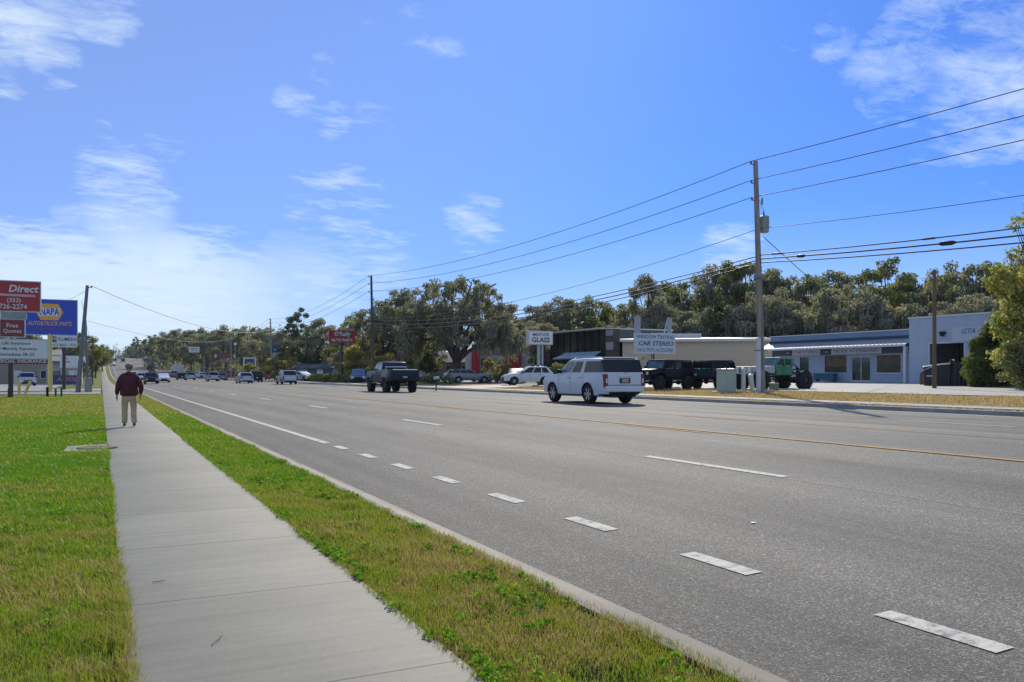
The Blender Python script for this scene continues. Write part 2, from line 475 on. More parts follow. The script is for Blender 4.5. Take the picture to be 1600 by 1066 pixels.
# ------------------------------------------------------------------ mesh helpers
class MB:
    def __init__(s):
        s.v, s.f = [], []

    def add(s, vs, fs):
        k = len(s.v)
        s.v += [tuple(p) for p in vs]
        s.f += [tuple(i + k for i in f) for f in fs]
        return s

    def box(s, x0, x1, y0, y1, z0, z1):
        return s.add([(x0, y0, z0), (x1, y0, z0), (x1, y1, z0), (x0, y1, z0), (x0, y0, z1), (x1, y0, z1), (x1, y1, z1), (x0, y1, z1)],
                     [(0, 3, 2, 1), (4, 5, 6, 7), (0, 1, 5, 4), (1, 2, 6, 5), (2, 3, 7, 6), (3, 0, 4, 7)])

    def hexa(s, lo, hi):
        """lo and hi: four points each, same winding"""
        return s.add(list(lo) + list(hi), [(0, 3, 2, 1), (4, 5, 6, 7), (0, 1, 5, 4), (1, 2, 6, 5), (2, 3, 7, 6), (3, 0, 4, 7)])

    def tube(s, pts, rad, n=8, caps=True):
        pts = [Vector(p) for p in pts]
        rs = rad if isinstance(rad, (list, tuple)) else [rad] * len(pts)
        base = len(s.v)
        prev = None
        for i, p in enumerate(pts):
            d = (pts[min(i + 1, len(pts) - 1)] - pts[max(i - 1, 0)]).normalized()
            if prev is None:
                up = Vector((0, 0, 1)) if abs(d.z) < .9 else Vector((1, 0, 0))
                u = d.cross(up).normalized()
            else:
                u = (prev - d * prev.dot(d)).normalized()
            prev = u
            w = d.cross(u)
            for k in range(n):
                an = 2 * PI * k / n
                s.v.append(tuple(p + (u * math.cos(an) + w * math.sin(an)) * rs[i]))
        for i in range(len(pts) - 1):
            for k in range(n):
                a0 = base + i * n + k
                a1 = base + i * n + (k + 1) % n
                s.f.append((a0, a1, a1 + n, a0 + n))
        if caps:
            s.f.append(tuple(base + k for k in range(n))[::-1])
            s.f.append(tuple(base + (len(pts) - 1) * n + k for k in range(n)))
        return s

    def lathe(s, prof_, c=(0, 0, 0), axis='z', n=20):
        base = len(s.v)
        for (r, h) in prof_:
            for k in range(n):
                an = 2 * PI * k / n
                x, y = r * math.cos(an), r * math.sin(an)
                p = {'z': (x, y, h), 'y': (x, h, y), 'x': (h, x, y)}[axis]
                s.v.append((p[0] + c[0], p[1] + c[1], p[2] + c[2]))
        for i in range(len(prof_) - 1):
            for k in range(n):
                a0 = base + i * n + k
                a1 = base + i * n + (k + 1) % n
                s.f.append((a0, a1, a1 + n, a0 + n))
        s.f.append(tuple(base + k for k in range(n))[::-1])
        s.f.append(tuple(base + (len(prof_) - 1) * n + k for k in range(n)))
        return s

    def prism(s, poly, axis, h0, h1):
        """poly of 2-D points pushed along an axis"""
        def P(p, h):
            return {'y': (p[0], h, p[1]), 'x': (h, p[0], p[1]), 'z': (p[0], p[1], h)}[axis]
        n = len(poly)
        return s.add([P(p, h0) for p in poly] + [P(p, h1) for p in poly],
                     [tuple(range(n))[::-1], tuple(range(n, 2 * n))] + [(i, (i + 1) % n, n + (i + 1) % n, n + i) for i in range(n)])

    def mesh(s, name, m, smooth=False, bevel=0.0, seg=2):
        me = bpy.data.meshes.new(name)
        me.from_pydata(s.v, [], s.f)
        bm = bmesh.new()
        bm.from_mesh(me)
        bmesh.ops.recalc_face_normals(bm, faces=bm.faces)
        if bevel:
            bmesh.ops.remove_doubles(bm, verts=bm.verts, dist=1e-5)
            ed = [e for e in bm.edges if len(e.link_faces) == 2 and e.calc_face_angle(0) > .5]
            bmesh.ops.bevel(bm, geom=ed, offset=bevel, segments=seg, affect='EDGES', profile=.5, clamp_overlap=True)
        bm.to_mesh(me)
        bm.free()
        if smooth:
            me.polygons.foreach_set('use_smooth', [True] * len(me.polygons))
            try:
                me.set_sharp_from_angle(angle=R(42))
            except Exception:
                pass
        if m is not None:
            me.materials.append(m)
        return me

    def obj(s, name, m, parent=None, smooth=False, bevel=0.0, seg=2, loc=None):
        o = bpy.data.objects.new(name, s.mesh(name, m, smooth, bevel, seg))
        COL.objects.link(o)
        if parent is not None:
            o.parent = parent
        if loc is not None:
            o.location = loc
        return o


def tag(o, label=None, cat=None, group=None, kind=None):
    if label:
        o['label'] = label
    if cat:
        o['category'] = cat
    if group:
        o['group'] = group
    if kind:
        o['kind'] = kind
    return o


def thing(name, label, cat, loc=(0, 0, 0), rz=0.0, group=None):
    o = bpy.data.objects.new(name, None)
    COL.objects.link(o)
    o.empty_display_size = .3
    o.location = loc
    o.rotation_euler = (0, 0, rz)
    return tag(o, label, cat, group)


def struct(o):
    o['kind'] = 'structure'
    return o


def dup(o, parent=None):
    c = o.copy()
    COL.objects.link(c)
    if parent is not None:
        c.parent = parent
        c.matrix_parent_inverse = o.matrix_parent_inverse
    for ch in list(o.children):
        dup(ch, c)
    return c


def np_object(name, V, faces_n, idx, m, parent=None, attrs=None, smooth=False):
    me = bpy.data.meshes.new(name)
    me.vertices.add(len(V))
    me.vertices.foreach_set('co', np.ascontiguousarray(V, dtype=np.float32).ravel())
    me.loops.add(len(idx))
    me.loops.foreach_set('vertex_index', np.ascontiguousarray(idx, dtype=np.int32))
    nf = len(faces_n)
    me.polygons.add(nf)
    st = np.zeros(nf, dtype=np.int32)
    st[1:] = np.cumsum(faces_n)[:-1]
    me.polygons.foreach_set('loop_start', st)
    me.update(calc_edges=True)
    for k, arr in (attrs or {}).items():
        at = me.attributes.new(k, 'FLOAT', 'POINT')
        at.data.foreach_set('value', np.ascontiguousarray(arr, dtype=np.float32))
    me.materials.append(m)
    if name is None:
        return me
    o = bpy.data.objects.new(name, me)
    COL.objects.link(o)
    if parent is not None:
        o.parent = parent
    return o


def strip(name, xs, ts, m, zf):
    """a sheet laid over the terrain between cross positions xs along the way ts"""
    mb = MB()
    n = len(xs)
    for t in ts:
        for i, x in enumerate(xs):
            mb.v.append((x, t, zf(i, x, t)))
    for j in range(len(ts) - 1):
        for i in range(n - 1):
            k = j * n + i
            mb.f.append((k, k + 1, k + n + 1, k + n))
    return mb.obj(name, m, smooth=True)


# ------------------------------------------------------------------ the setting
M_TURF = make_ground_mat()
M_BLADE = make_blade_mat()
M_ASPH = make_asphalt()
M_WALK = make_concrete('path_concrete', (.25, .236, .190), broom=True, joints=(1.83, 3.0 - 5.05 + 1.83 * 40))
M_KERB = make_concrete('kerb_concrete', (.215, .185, .145), joints=(3.05, 400), stain=.32)
M_LOT = make_concrete('lot_paving', (.33, .31, .28), stain=.18)
M_WHITE = make_paint('white_road_paint', (.66, .63, .54))
M_YEL = make_paint('yellow_road_paint', (.52, .29, .075))

TS = [-40, -20, -10] + [x * 2.0 for x in range(-3, 40)] + [80 + 6 * k for k in range(120)] + [820, 860, 920, 1000, 1200, 1500, 2000, 2600]
gx = [-900, -500, -200, -60, -20, -8, -3, 0.0, 0.13, 1.62, 2.7, 2.8, 2.95, 3.2, 8, 12.5, 18, 23.1, 23.5, 26, 31, 40, 57, 70, 110, 300, 800, 1500]


def ground_z(i, x, t):
    if 3.0 < x < 23.3:
        z = road_z(x) - .18
    elif 2.9 < x <= 3.0:
        z = -.22
    else:
        z = cross(x)
    if .1 < x < 1.63:
        z -= .10
    return z + prof(t) - .02


ground = strip('ground', gx, TS, M_TURF, ground_z)
struct(ground)
road = strip('road', [3.10, 3.6, 5, 7, 9, 11, 12.5, 15, 18, 21, 23.22], TS, M_ASPH, lambda i, x, t: road_z(x) + prof(t))
struct(road)
# sidewalk with real edges
wz = {0: -.14, 1: -.006, 2: 0, 3: 0, 4: -.006, 5: -.14}
path = strip('sidewalk', [.118, .120, .132, 1.632, 1.645, 1.647], TS, M_WALK, lambda i, x, t: wz[i] + prof(t) + .004)
struct(path)
kzl = [-.10, .0, .006, -.004, -.075, -.098, -.105, -.2]
kx = [2.70, 2.702, 2.72, 2.86, 2.93, 2.97, 3.125, 3.13]
kerb = strip('kerb', kx, TS, M_KERB, lambda i, x, t: kzl[i] + prof(t))
struct(kerb)
kzr = [.1, .256, .256, .385, .40, .39, .2]
kxr = [22.7, 22.72, 23.2, 23.24, 23.28, 23.42, 23.43]
kerb2 = strip('kerb', kxr, TS, mat('far_kerb_concrete', (.27, .25, .22), .85, var=.25, scale=1.5), lambda i, x, t: kzr[i] + prof(t))
struct(kerb2)
path2 = strip('sidewalk', [24.35, 24.36, 25.75, 25.76], TS, make_concrete('far_path_concrete', (.42, .40, .36)), lambda i, x, t: cross(x) + prof(t) + (-.05, .035, .035, -.05)[i])
struct(path2)


def markings(name, m, segs):
    mb = MB()
    for (a, w, t0, t1) in segs:
        step = 6.0
        k = max(1, int((t1 - t0) / step))
        tt = [t0 + (t1 - t0) * i / k for i in range(k + 1)]
        for u, v in zip(tt, tt[1:]):
            jl = .006
            mb.add([(a - w / 2, u, road_z(a - w / 2) + prof(u) + jl), (a + w / 2, u, road_z(a + w / 2) + prof(u) + jl),
                    (a + w / 2, v, road_z(a + w / 2) + prof(v) + jl), (a - w / 2, v, road_z(a - w / 2) + prof(v) + jl)], [(0, 1, 2, 3)])
    return struct(mb.obj(name, m))


ws = [(4.43, .155, 18.1, 760)]
ws += [(4.43, .16, 2.88 + 1.95 * k, 2.88 + 1.95 * k + .80) for k in range(-1, 8)]
ws += [(8.06, .15, 8.2 + 12.4 * k, 11.3 + 12.4 * k) for k in range(-1, 56)]
ws += [(18.8, .13, 12.0 + 12.4 * k, 15.1 + 12.4 * k) for k in range(-2, 56)]
ws += [(22.5, .12, -30, 700)]
markings('road_markings', M_WHITE, ws)
ys = [(11.42, .12, -30, 760), (15.05, .11, -30, 760)]
ys += [(11.20, .10, 13.5 + 12.4 * k, 16.6 + 12.4 * k) for k in range(-1, 50)]
ys += [(14.80, .10, 16 + 12.4 * k, 19.1 + 12.4 * k) for k in range(-2, 50)]
markings('yellow_road_markings', M_YEL, ys)


def sheet(name, poly, m, dz=.03):
    """a paved patch following the terrain: poly = (x0, x1, t0, t1)"""
    x0, x1, t0, t1 = poly
    nx = max(2, int(abs(x1 - x0) / 3))
    nt_ = max(2, int((t1 - t0) / 4))
    xs = sorted(set([x0 + (x1 - x0) * i / nx for i in range(nx + 1)] + [x for x in (-60, -20, 26, 31, 57, 70) if x0 < x < x1]))
    return struct(strip(name, xs, [t0 + (t1 - t0) * j / nt_ for j in range(nt_ + 1)], m, lambda i, x, t: gz(x, t) + dz))


M_DRIVE = mat('pale_asphalt_lot', (.25, .24, .23), .8, var=.15, scale=.8, bump=.3, bscale=40)
sheet('parking_lot', (34.0, 62, 18, 66.5), M_LOT)
sheet('driveway', (23.43, 34.0, 57.5, 66.5), M_LOT, .036)
sheet('parking_lot', (35.5, 75, 78, 150), M_DRIVE)
sheet('parking_lot', (31.0, 75, 156, 260), M_DRIVE, .045)
sheet('driveway', (23.43, 35.5, 92, 100), M_LOT, .036)
sheet('driveway', (23.43, 31.0, 168, 178), M_LOT, .036)
sheet('parking_lot', (-70, -.0, 69, 78), M_DRIVE, .01)
sheet('parking_lot', (-70, -4.5, 82, 140), M_DRIVE, .012)
sheet('driveway', (-4.5, 0, 82.5, 92), M_LOT, .014)

# ------------------------------------------------------------------ vehicles
def paint(name, col, rough=.28, metal=0.0):
    dark = max(col) < .1
    m = mat(name, col, rough, metal, .18 if dark else .5, var=.03, scale=2.0, coat=0.04 if dark else .25)
    return m


P_WHITE = paint('white_car_paint', (.60, .62, .65))
P_SILVER = paint('silver_car_paint', (.42, .44, .47), .3, .5)
P_GREY = paint('grey_car_paint', (.16, .17, .19), .3, .4)
P_BLACK = paint('black_car_paint', (.012, .013, .016))
P_NAVY = paint('navy_car_paint', (.012, .028, .05))
P_BLUE = paint('blue_car_paint', (.10, .15, .23))
P_RED = paint('red_car_paint', (.30, .02, .02))
P_TAN = paint('tan_car_paint', (.38, .34, .27), .3, .3)
M_GLASS = mat('car_glass', (.010, .014, .018), .08, 0, .35, var=.1)
M_GLASS2 = mat('clear_car_glass', (.10, .15, .18), .06, 0, .5, var=.5, scale=2.5)
M_TYRE = mat('tyre_rubber', (.014, .014, .015), .85, var=.3, scale=12, bump=.4, bscale=60)
M_RIM = mat('alloy_rim', (.45, .46, .48), .25, .85, var=.08)
M_DRIM = mat('dark_rim', (.10, .10, .11), .35, .7, var=.1)
M_DARK = mat('black_plastic', (.014, .014, .016), .6, spec=.25, var=.2, scale=8)
M_CHASS = mat('underbody_dark', (.01, .01, .01), .9, var=.3)
M_CHROME = mat('chrome_trim', (.62, .63, .65), .12, 1.0, var=.02)
M_TAIL = mat('red_lamp_lens', (.17, .012, .014), .15, 0, .6, var=.15, scale=20)
M_LAMP = mat('clear_lamp_lens', (.62, .64, .66), .1, 0, .8, var=.15, scale=20)
M_PLATE = mat('licence_plate_enamel', (.55, .55, .50), .4, var=.25, scale=30)
M_SEAM = mat('panel_gap', (.03, .03, .035), .8)


def wheel_meshes(r, w, rim_r, rim_mat, knobs=0, spokes=5):
    t = MB()
    lug = []
    prof_ = [(rim_r, -w * .5), (r * .86, -w * .5), (r * .97, -w * .40), (r, -w * .26), (r, w * .26), (r * .97, w * .40), (r * .86, w * .5), (rim_r, w * .5), (rim_r * .98, w * .3)]
    t.lathe(prof_, axis='y', n=28)
    if knobs:
        for k in range(knobs):
            an = 2 * PI * k / knobs
            for s in (-1, 1):
                a2 = an + (s > 0) * PI / knobs
                c, sn = math.cos(a2), math.sin(a2)
                tx, tz = -sn, c
                b = .42 * 2 * PI * r / knobs / 2
                lo = [(c * r * .93 + tx * q, y, sn * r * .93 + tz * q) for q, y in ((-b, s * w * .08), (b, s * w * .08), (b, s * w * .52), (-b, s * w * .52))]
                hi = [(c * r * 1.045 + tx * q, y, sn * r * 1.045 + tz * q) for q, y in ((-b, s * w * .08), (b, s * w * .08), (b, s * w * .50), (-b, s * w * .50))]
                t.hexa(lo, hi)
    q = MB()
    q.lathe([(rim_r, -.02), (rim_r * 1.0, w * .44), (rim_r * .93, w * .46), (rim_r * .90, w * .30), (rim_r * .2, w * .26), (.001, w * .26)], axis='y', n=28)
    hub = MB()
    hub.lathe([(rim_r * .26, w * .2), (rim_r * .26, w * .40), (rim_r * .16, w * .44), (.001, w * .44)], axis='y', n=14)
    for k in range(spokes):
        an = 2 * PI * k / spokes
        c, sn = math.cos(an), math.sin(an)
        for s2 in ((-.5, .5) if spokes <= 6 else (0,)):
            a3 = an + s2 * .38
            c2, s3 = math.cos(a3), math.sin(a3)
            bw = rim_r * .075
            tx, tz = -s3, c2
            lo = [(c * rim_r * .2 + tx * u, y, sn * rim_r * .2 + tz * u) for u, y in ((-bw, w * .28), (bw, w * .28), (bw, w * .42), (-bw, w * .42))]
            hi = [(c2 * rim_r * .93 + tx * u, y, s3 * rim_r * .93 + tz * u) for u, y in ((-bw, w * .28), (bw, w * .28), (bw, w * .45), (-bw, w * .45))]
            hub.hexa(lo, hi)
    return (t.mesh('wheel', M_TYRE, smooth=True), q.mesh('rim', mat('rim_barrel', (.05, .05, .055), .4, .6), smooth=True), hub.mesh('rim', rim_mat, smooth=False))


_WM = {}


def put_wheels(root, pos, r, w, rim_r, rim_mat, knobs=0, spokes=5):
    key = (r, w, rim_r, rim_mat.name, knobs, spokes)
    if key not in _WM:
        _WM[key] = wheel_meshes(*key[:3], rim_mat, knobs, spokes)
    tm, qm, hm = _WM[key]
    for (x, y) in pos:
        o = bpy.data.objects.new('wheel', tm)
        COL.objects.link(o)
        o.parent = root
        o.location = (x, y, r)
        o.rotation_euler = (0, 0, 0 if y > 0 else PI)
        for nm, me in (('rim', hm), ('wheel_barrel', qm)):
            c = bpy.data.objects.new(nm, me)
            COL.objects.link(c)
            c.parent = o


def lerp_pts(x, pts):
    if x <= pts[0][0]:
        return pts[0][1]
    for (x0, y0), (x1, y1) in zip(pts, pts[1:]):
        if x <= x1:
            u = (x - x0) / (x1 - x0)
            return y0 + (y1 - y0) * u
    return pts[-1][1]


def car(spec, name, label, cat, loc, rz, group=None, body=P_WHITE):
    """a road car from its side profile. x runs forward, y to its left"""
    s = dict(L=4.6, W=1.82, sill=.24, top=[(-2.3, .86), (-2.2, .98), (-1.5, 1.0), (.9, .98), (1.9, .86), (2.25, .70), (2.3, .6)],
             belt=.96, roof=1.45, xa=-1.95, xb=-1.45, xc=-.2, xd=.95, wr=.33, r=.33, tw=.22, rim=.21, wx=(1.38, -1.36), rimmat=M_RIM,
             wins=[(.06, .36), (.40, .70), (.74, .96)], lean=.02, bed=None, roofmat=None, knobs=0, tail='side', lift=0.0, detail=1, spokes=5, flare=0.0, bump_z=None)
    s.update(spec)
    root = thing(name, label, cat, loc, rz, group)
    L, W, lift = s['L'], s['W'], s['lift']
    hl = L / 2
    sill = s['sill'] + lift
    AR = s['r'] * 1.17
    wz_ = s['r']
    xs = set()
    n = 30 if s['detail'] else 18
    for i in range(n + 1):
        xs.add(round(-hl + L * i / n, 4))
    for e in (.012, .03, .07, .14):
        xs.add(round(hl - e, 4))
        xs.add(round(-hl + e, 4))
    for wx in s['wx']:
        for k in range(0, 13):
            xs.add(round(wx + AR * math.cos(PI * k / 12), 4))
        xs.add(round(wx + AR + .004, 4))
        xs.add(round(wx - AR - .004, 4))
    for (x, _) in s['top']:
        if -hl <= x <= hl:
            xs.add(round(x, 4))
    xs = sorted(xs)
    rows = [0, .12, .30, .52, .74, .90, 1.0]
    bul = [.965, .985, 1.0, 1.0, .985, .965, .93]
    topf = lambda x: lerp_pts(x, s['top']) + lift

    def zb(x):
        z = sill + (.06 if abs(x) > hl - .5 else 0)
        for wx in s['wx']:
            d = abs(x - wx)
            if d <= AR:
                z = max(z, wz_ + math.sqrt(max(0, AR * AR - d * d)))
        return z

    def hw(x):
        e = max(0, abs(x) - (hl - .55)) / .55
        f = 1 - .10 * e ** 2 - .05 * e ** 8
        return W / 2 * f

    def P(x, v, side, off=0.0):
        z0, z1 = zb(x), topf(x)
        i = 0
        while i < len(rows) - 2 and rows[i + 1] < v:
            i += 1
        u = (v - rows[i]) / (rows[i + 1] - rows[i])
        b = bul[i] + (bul[i + 1] - bul[i]) * u
        z = z0 + (z1 - z0) * v
        # use a bulge fixed to real height so arches do not pinch it
        hv = (z - sill) / max(.1, (lerp_pts(0, s['top']) + lift - sill))
        b = 1 - .035 * (1 - min(1, hv * 3)) - .06 * max(0, hv - .55) ** 1.5 * 2
        y = hw(x) * b + off
        if s['flare']:
            for wx in s['wx']:
                d = abs(x - wx)
                if d < AR * 1.15 and z < wz_ + AR * 1.2:
                    y += s['flare']
        e = max(0, abs(x) - (hl - .2)) / .2
        xx = x - math.copysign(1, x) * e * s['lean'] * (z - sill) ** 2 * 3
        return (xx, side * y, z)
    mb = MB()
    K = len(rows)
    bed = s['bed']
    for i, x in enumerate(xs):
        for side in (1, -1):
            for v in rows:
                mb.v.append(P(x, v, side))
    n2 = 2 * K
    for i in range(len(xs) - 1):
        xm = (xs[i] + xs[i + 1]) / 2
        for si in (0, 1):
            for k in range(K - 1):
                a0 = i * n2 + si * K + k
                mb.f.append((a0, a0 + 1, a0 + n2 + 1, a0 + n2))
        if not (bed and bed[0] < xm < bed[1]):
            a0 = i * n2 + K - 1
            b0 = i * n2 + 2 * K - 1
            # crowned top
            c0 = len(mb.v)
            for ii in (i, i + 1):
                x = xs[ii]
                p = P(x, 1, 1)
                for q in (.86, .5, 0, -.5, -.86):
                    mb.v.append((p[0], p[1] * q, p[2] + .035 * (1 - q * q)))
            ring0 = [a0] + [c0 + k for k in range(5)] + [b0]
            ring1 = [a0 + n2] + [c0 + 5 + k for k in range(5)] + [b0 + n2]
            for k in range(6):
                mb.f.append((ring0[k], ring0[k + 1], ring1[k + 1], ring1[k]))
    for i in (0, len(xs) - 1):
        for k in range(K - 1):
            a0 = i * n2 + k
            mb.f.append((a0, a0 + 1, a0 + 1 + K, a0 + K))
        c0 = len(mb.v)
        p = P(xs[i], 1, 1)
        for q in (.86, .5, 0, -.5, -.86):
            mb.v.append((p[0], p[1] * q, p[2] + .035 * (1 - q * q)))
        mb.f.append(tuple([i * n2 + K - 1] + [c0 + k for k in range(5)] + [i * n2 + 2 * K - 1]))
    if bed:
        x0, x1 = bed
        zr = topf((x0 + x1) / 2)
        yi, zf = W / 2 * .84, zr - .46
        mb.add([(x0, yi, zr), (x1, yi, zr), (x1, -yi, zr), (x0, -yi, zr), (x0, yi, zf), (x1, yi, zf), (x1, -yi, zf), (x0, -yi, zf)],
               [(0, 1, 5, 4), (1, 2, 6, 5), (2, 3, 7, 6), (3, 0, 4, 7), (4, 5, 6, 7)])
        for sd in (1, -1):
            mb.box(x0, x1, *sorted((sd * yi, sd * W / 2 * .935)), zr - .03, zr + .012)
        mb.box(x0 - .0, x0 + .07, -yi, yi, zr - .4, zr + .012)
    me = mb.mesh('body', body, smooth=True)
    bo = bpy.data.objects.new('body', me)
    COL.objects.link(bo)
    bo.parent = root
    # chassis
    ch = MB()
    ch.box(-hl * .93, hl * .93, -W / 2 + s['tw'] + .06, W / 2 - s['tw'] - .06, sill - .02, sill + .30)
    ch.box(s['wx'][1] + AR + .02, s['wx'][0] - AR - .02, -W / 2 + .07, W / 2 - .07, sill - .015, sill + .2)
    for wx in s['wx']:
        ch.box(wx - .06, wx + .06, -W / 2 + .2, W / 2 - .2, s['r'] - .05, s['r'] + .05)
    if lift > .15:
        ch.box(s['wx'][1], s['wx'][0], -.45, -.32, sill - .13, sill)
        ch.box(s['wx'][1], s['wx'][0], .32, .45, sill - .13, sill)
        for wx in s['wx']:
            ch.lathe([(.001, -.16), (.14, -.1), (.17, 0), (.14, .1), (.001, .16)], (wx, .1, s['r']), 'y', 10)
            for sy in (-1, 1):
                ch.tube([(wx + .1, sy * .55, s['r'] - .02), (wx + .2, sy * .42, sill + .3)], .035, 6)
    ch.obj('chassis', M_CHASS, root)
    # cabin
    zB, zR = s['belt'] + lift, s['roof'] + lift
    wb = W / 2 * .90
    wr = W / 2 - s['wr'] * .62
    xa, xb, xc, xd = s['xa'], s['xb'], s['xc'], s['xd']
    cb = MB()
    lowz = zB - .12
    secs = [(xa, lowz, wb), (xa, zB, wb), (xb, zR - .05, wr), (xb + .12, zR - .008, wr), ((xb + xc) / 2, zR + .012, wr + .005), (xc - .12, zR - .008, wr), (xc, zR - .05, wr), (xd, zB, wb), (xd, lowz, wb)]
    for (x, z, w) in secs:
        d = .05 if z > zR - .03 else .015
        for q, dz in ((1, -d), (.93, -d * .2), (.5, 0), (-.5, 0), (-.93, -d * .2), (-1, -d)):
            cb.v.append((x, w * q, z + dz))
    for i in range(len(secs) - 1):
        for k in range(5):
            a0 = i * 6 + k
            cb.f.append((a0, a0 + 1, a0 + 7, a0 + 6))
    for sd in (0, 5):
        cb.f.append(tuple(i * 6 + sd for i in range(len(secs))))
    cb.obj('cabin', s['roofmat'] or body, root, smooth=True, bevel=0)

    def panel(pts, nm, m_, off=.012, th=.008):
        p = [Vector(q) for q in pts]
        nrm = (p[1] - p[0]).cross(p[-1] - p[0]).normalized()
        cen = sum(p, Vector()) / len(p)
        if nrm.dot(cen - Vector((cen.x * .3 if abs(nrm.x) > .5 else cen.x, 0, cen.z - (.3 if abs(nrm.x) > .5 else 0)))) < 0:
            nrm = -nrm
        q = MB()
        k = len(p)
        q.v = [tuple(a + nrm * (off - th)) for a in p] + [tuple(a + nrm * off) for a in p]
        q.f = [tuple(range(k))[::-1], tuple(range(k, 2 * k))] + [(i, (i + 1) % k, k + (i + 1) % k, k + i) for i in range(k)]
        return q.obj(nm, m_, root)
    # windscreen and rear window
    def across(x0, z0, w0, x1, z1, w1, nm, m_, fr0=.08, fr1=.93, wy=.92):
        A = lambda f, sy: (x0 + (x1 - x0) * f, sy * (w0 + (w1 - w0) * f) * wy, z0 + (z1 - z0) * f)
        return panel([A(fr0, 1), A(fr0, -1), A(fr1, -1), A(fr1, 1)], nm, m_)
    across(xd, zB, wb, xc, zR - .05, wr, 'windshield', s.get('wsmat', M_GLASS))
    across(xa, zB, wb, xb, zR - .05, wr, 'rear_window', M_GLASS, s.get('rw0', .1), .94, s.get('rwy', .9))
    # side windows
    for sd in (1, -1):
        for wi, (u0, u1) in enumerate(s['wins']):
            def SP(u, f):
                # u along the side from the front, f from belt to roof
                xbot = xd - .10 + (xa + .10 - xd) * u
                xtop = xc + (xb - xc) * u
                x = xbot + (xtop - xbot) * f
                return (x, sd * (wb + (wr - wb) * f), zB - .02 + (zR - .05 - zB + .02) * f)
            pts = [SP(u0, .10), SP(u1, .10), SP(u1, .86), SP(u0, .86)]
            panel(pts, 'side_window', s.get('glassmat', {}).get(wi, M_GLASS))
    put_wheels(root, [(wx, sd * (W / 2 - s['tw'] / 2 - .01 + s['flare'] * .8)) for wx in s['wx'] for sd in (1, -1)], s['r'], s['tw'], s['rim'], s['rimmat'], s['knobs'], s['spokes'])
    # lamps
    zt = topf(-hl + .1)
    for sd in (1, -1):
        h = MB()
        zf = topf(hl - .12)
        y0 = hw(hl - .05) * .62
        h.box(hl - .16, hl + .004, *sorted((sd * y0, sd * (hw(hl - .1) * .99))), zf - .24, zf - .07)
        h.obj('headlight', M_LAMP, root, bevel=.015)
        tlt = MB()
        if s['tail'] == 'tall':
            yw = hw(-hl + .1)
            tlt.box(-hl - .012, -hl + .17, *sorted((sd * (yw - .14), sd * (yw + .005))), zt - .56, zt - .02)
        else:
            yw = hw(-hl + .1)
            tlt.box(-hl - .01, -hl + .15, *sorted((sd * (yw - .34), sd * (yw + .004))), zt - .26, zt - .09)
        tlt.obj('taillight', s.get('tailmat', M_TAIL), root, bevel=.012)
        mi = MB()
        mi.box(xd - .38, xd - .24, *sorted((sd * (wb + .02), sd * (wb + .24))), zB + .0, zB + .17)
        mi.obj('mirror', M_DARK if s.get('mirdark', 1) else body, root, bevel=.03)
    g = MB()
    zf = topf(hl - .05)
    g.box(hl - .06, hl + .002, -hw(hl) * .55, hw(hl) * .55, zf - .26, zf - .08)
    g.obj('grille', M_DARK, root)
    lb = MB()
    lb.box(hl - .1, hl + .004, -hw(hl) * .8, hw(hl) * .8, sill + .06, sill + .2)
    lb.obj('lower_grille', M_DARK, root)
    lb = MB()
    lb.box(-hl - .006, -hl + .1, -hw(hl) * .85, hw(hl) * .85, sill + .06, sill + .17)
    lb.obj('rear_valance', M_DARK, root)
    pl = MB()
    pz = s.get('platez', zt - .34)
    pl.box(-hl - .02, -hl - .004, -.155, .155, pz - .08, pz + .08)
    pl.obj('licence_plate', M_PLATE, root)
    if s['detail'] > 1:
        for sd in (1, -1):
            for x in s.get('seams', ()):
                sm = MB()
                for k in range(12):
                    v0, v1 = .12 + .86 * k / 12, .12 + .86 * (k + 1) / 12
                    a = Vector(P(x, v0, sd, .003)); b_ = Vector(P(x, v1, sd, .003))
                    sm.add([a + Vector((-.007, 0, 0)), a + Vector((.007, 0, 0)), b_ + Vector((.007, 0, 0)), b_ + Vector((-.007, 0, 0))], [(0, 1, 2, 3)])
                sm.obj('door_seam', M_SEAM, root)
            for x in s.get('handles', ()):
                hd = MB()
                p = P(x, .80, sd)
                hd.box(x - .11, x + .11, *sorted((p[1] - sd * .01, p[1] + sd * .035)), p[2] - .02, p[2] + .02)
                hd.obj('door_handle', s.get('hmat', M_CHROME), root, bevel=.01)
    root['hl'] = hl
    return root


def at(a, t, dz=0.0):
    z = gz(a, t) if not (3.1 < a < 23.2) else road_z(a) + prof(t)
    return (a, t, z + dz)


def heading(hx, hy):
    return math.atan2(hy, hx)


AWAY = heading(0, 1)
TOWARD = heading(0, -1)

# the big white SUV in the far lanes
suv = car(dict(L=5.18, W=2.03, sill=.34, top=[(-2.59, 1.16), (-2.5, 1.22), (-1.6, 1.24), (.95, 1.23), (1.35, 1.20), (2.1, 1.14), (2.42, 1.05), (2.54, .92), (2.59, .78)], belt=1.24, roof=1.86,
               xa=-2.55, xb=-2.30, xc=.25, xd=1.22, wr=.20, r=.41, tw=.285, rim=.285, wx=(1.60, -1.35), wins=[(.03, .235), (.27, .475), (.555, .985)], tail='tall', spokes=6,
               rw0=.06, rwy=.99, lean=.0, detail=2, seams=(1.02, .02, -1.02), handles=(.15, -.80), platez=.96, mirdark=1, glassmat={0: M_GLASS2}, lift=.02),
          'large_suv', 'big white SUV with dark rear glass driving away in the far lanes', 'SUV', at(18.9, 30.6), AWAY)
b = MB(); b.box(-2.665, -2.45, -.93, .93, .50, .74)
b.obj('rear_bumper', P_WHITE, suv, bevel=.04, seg=3)
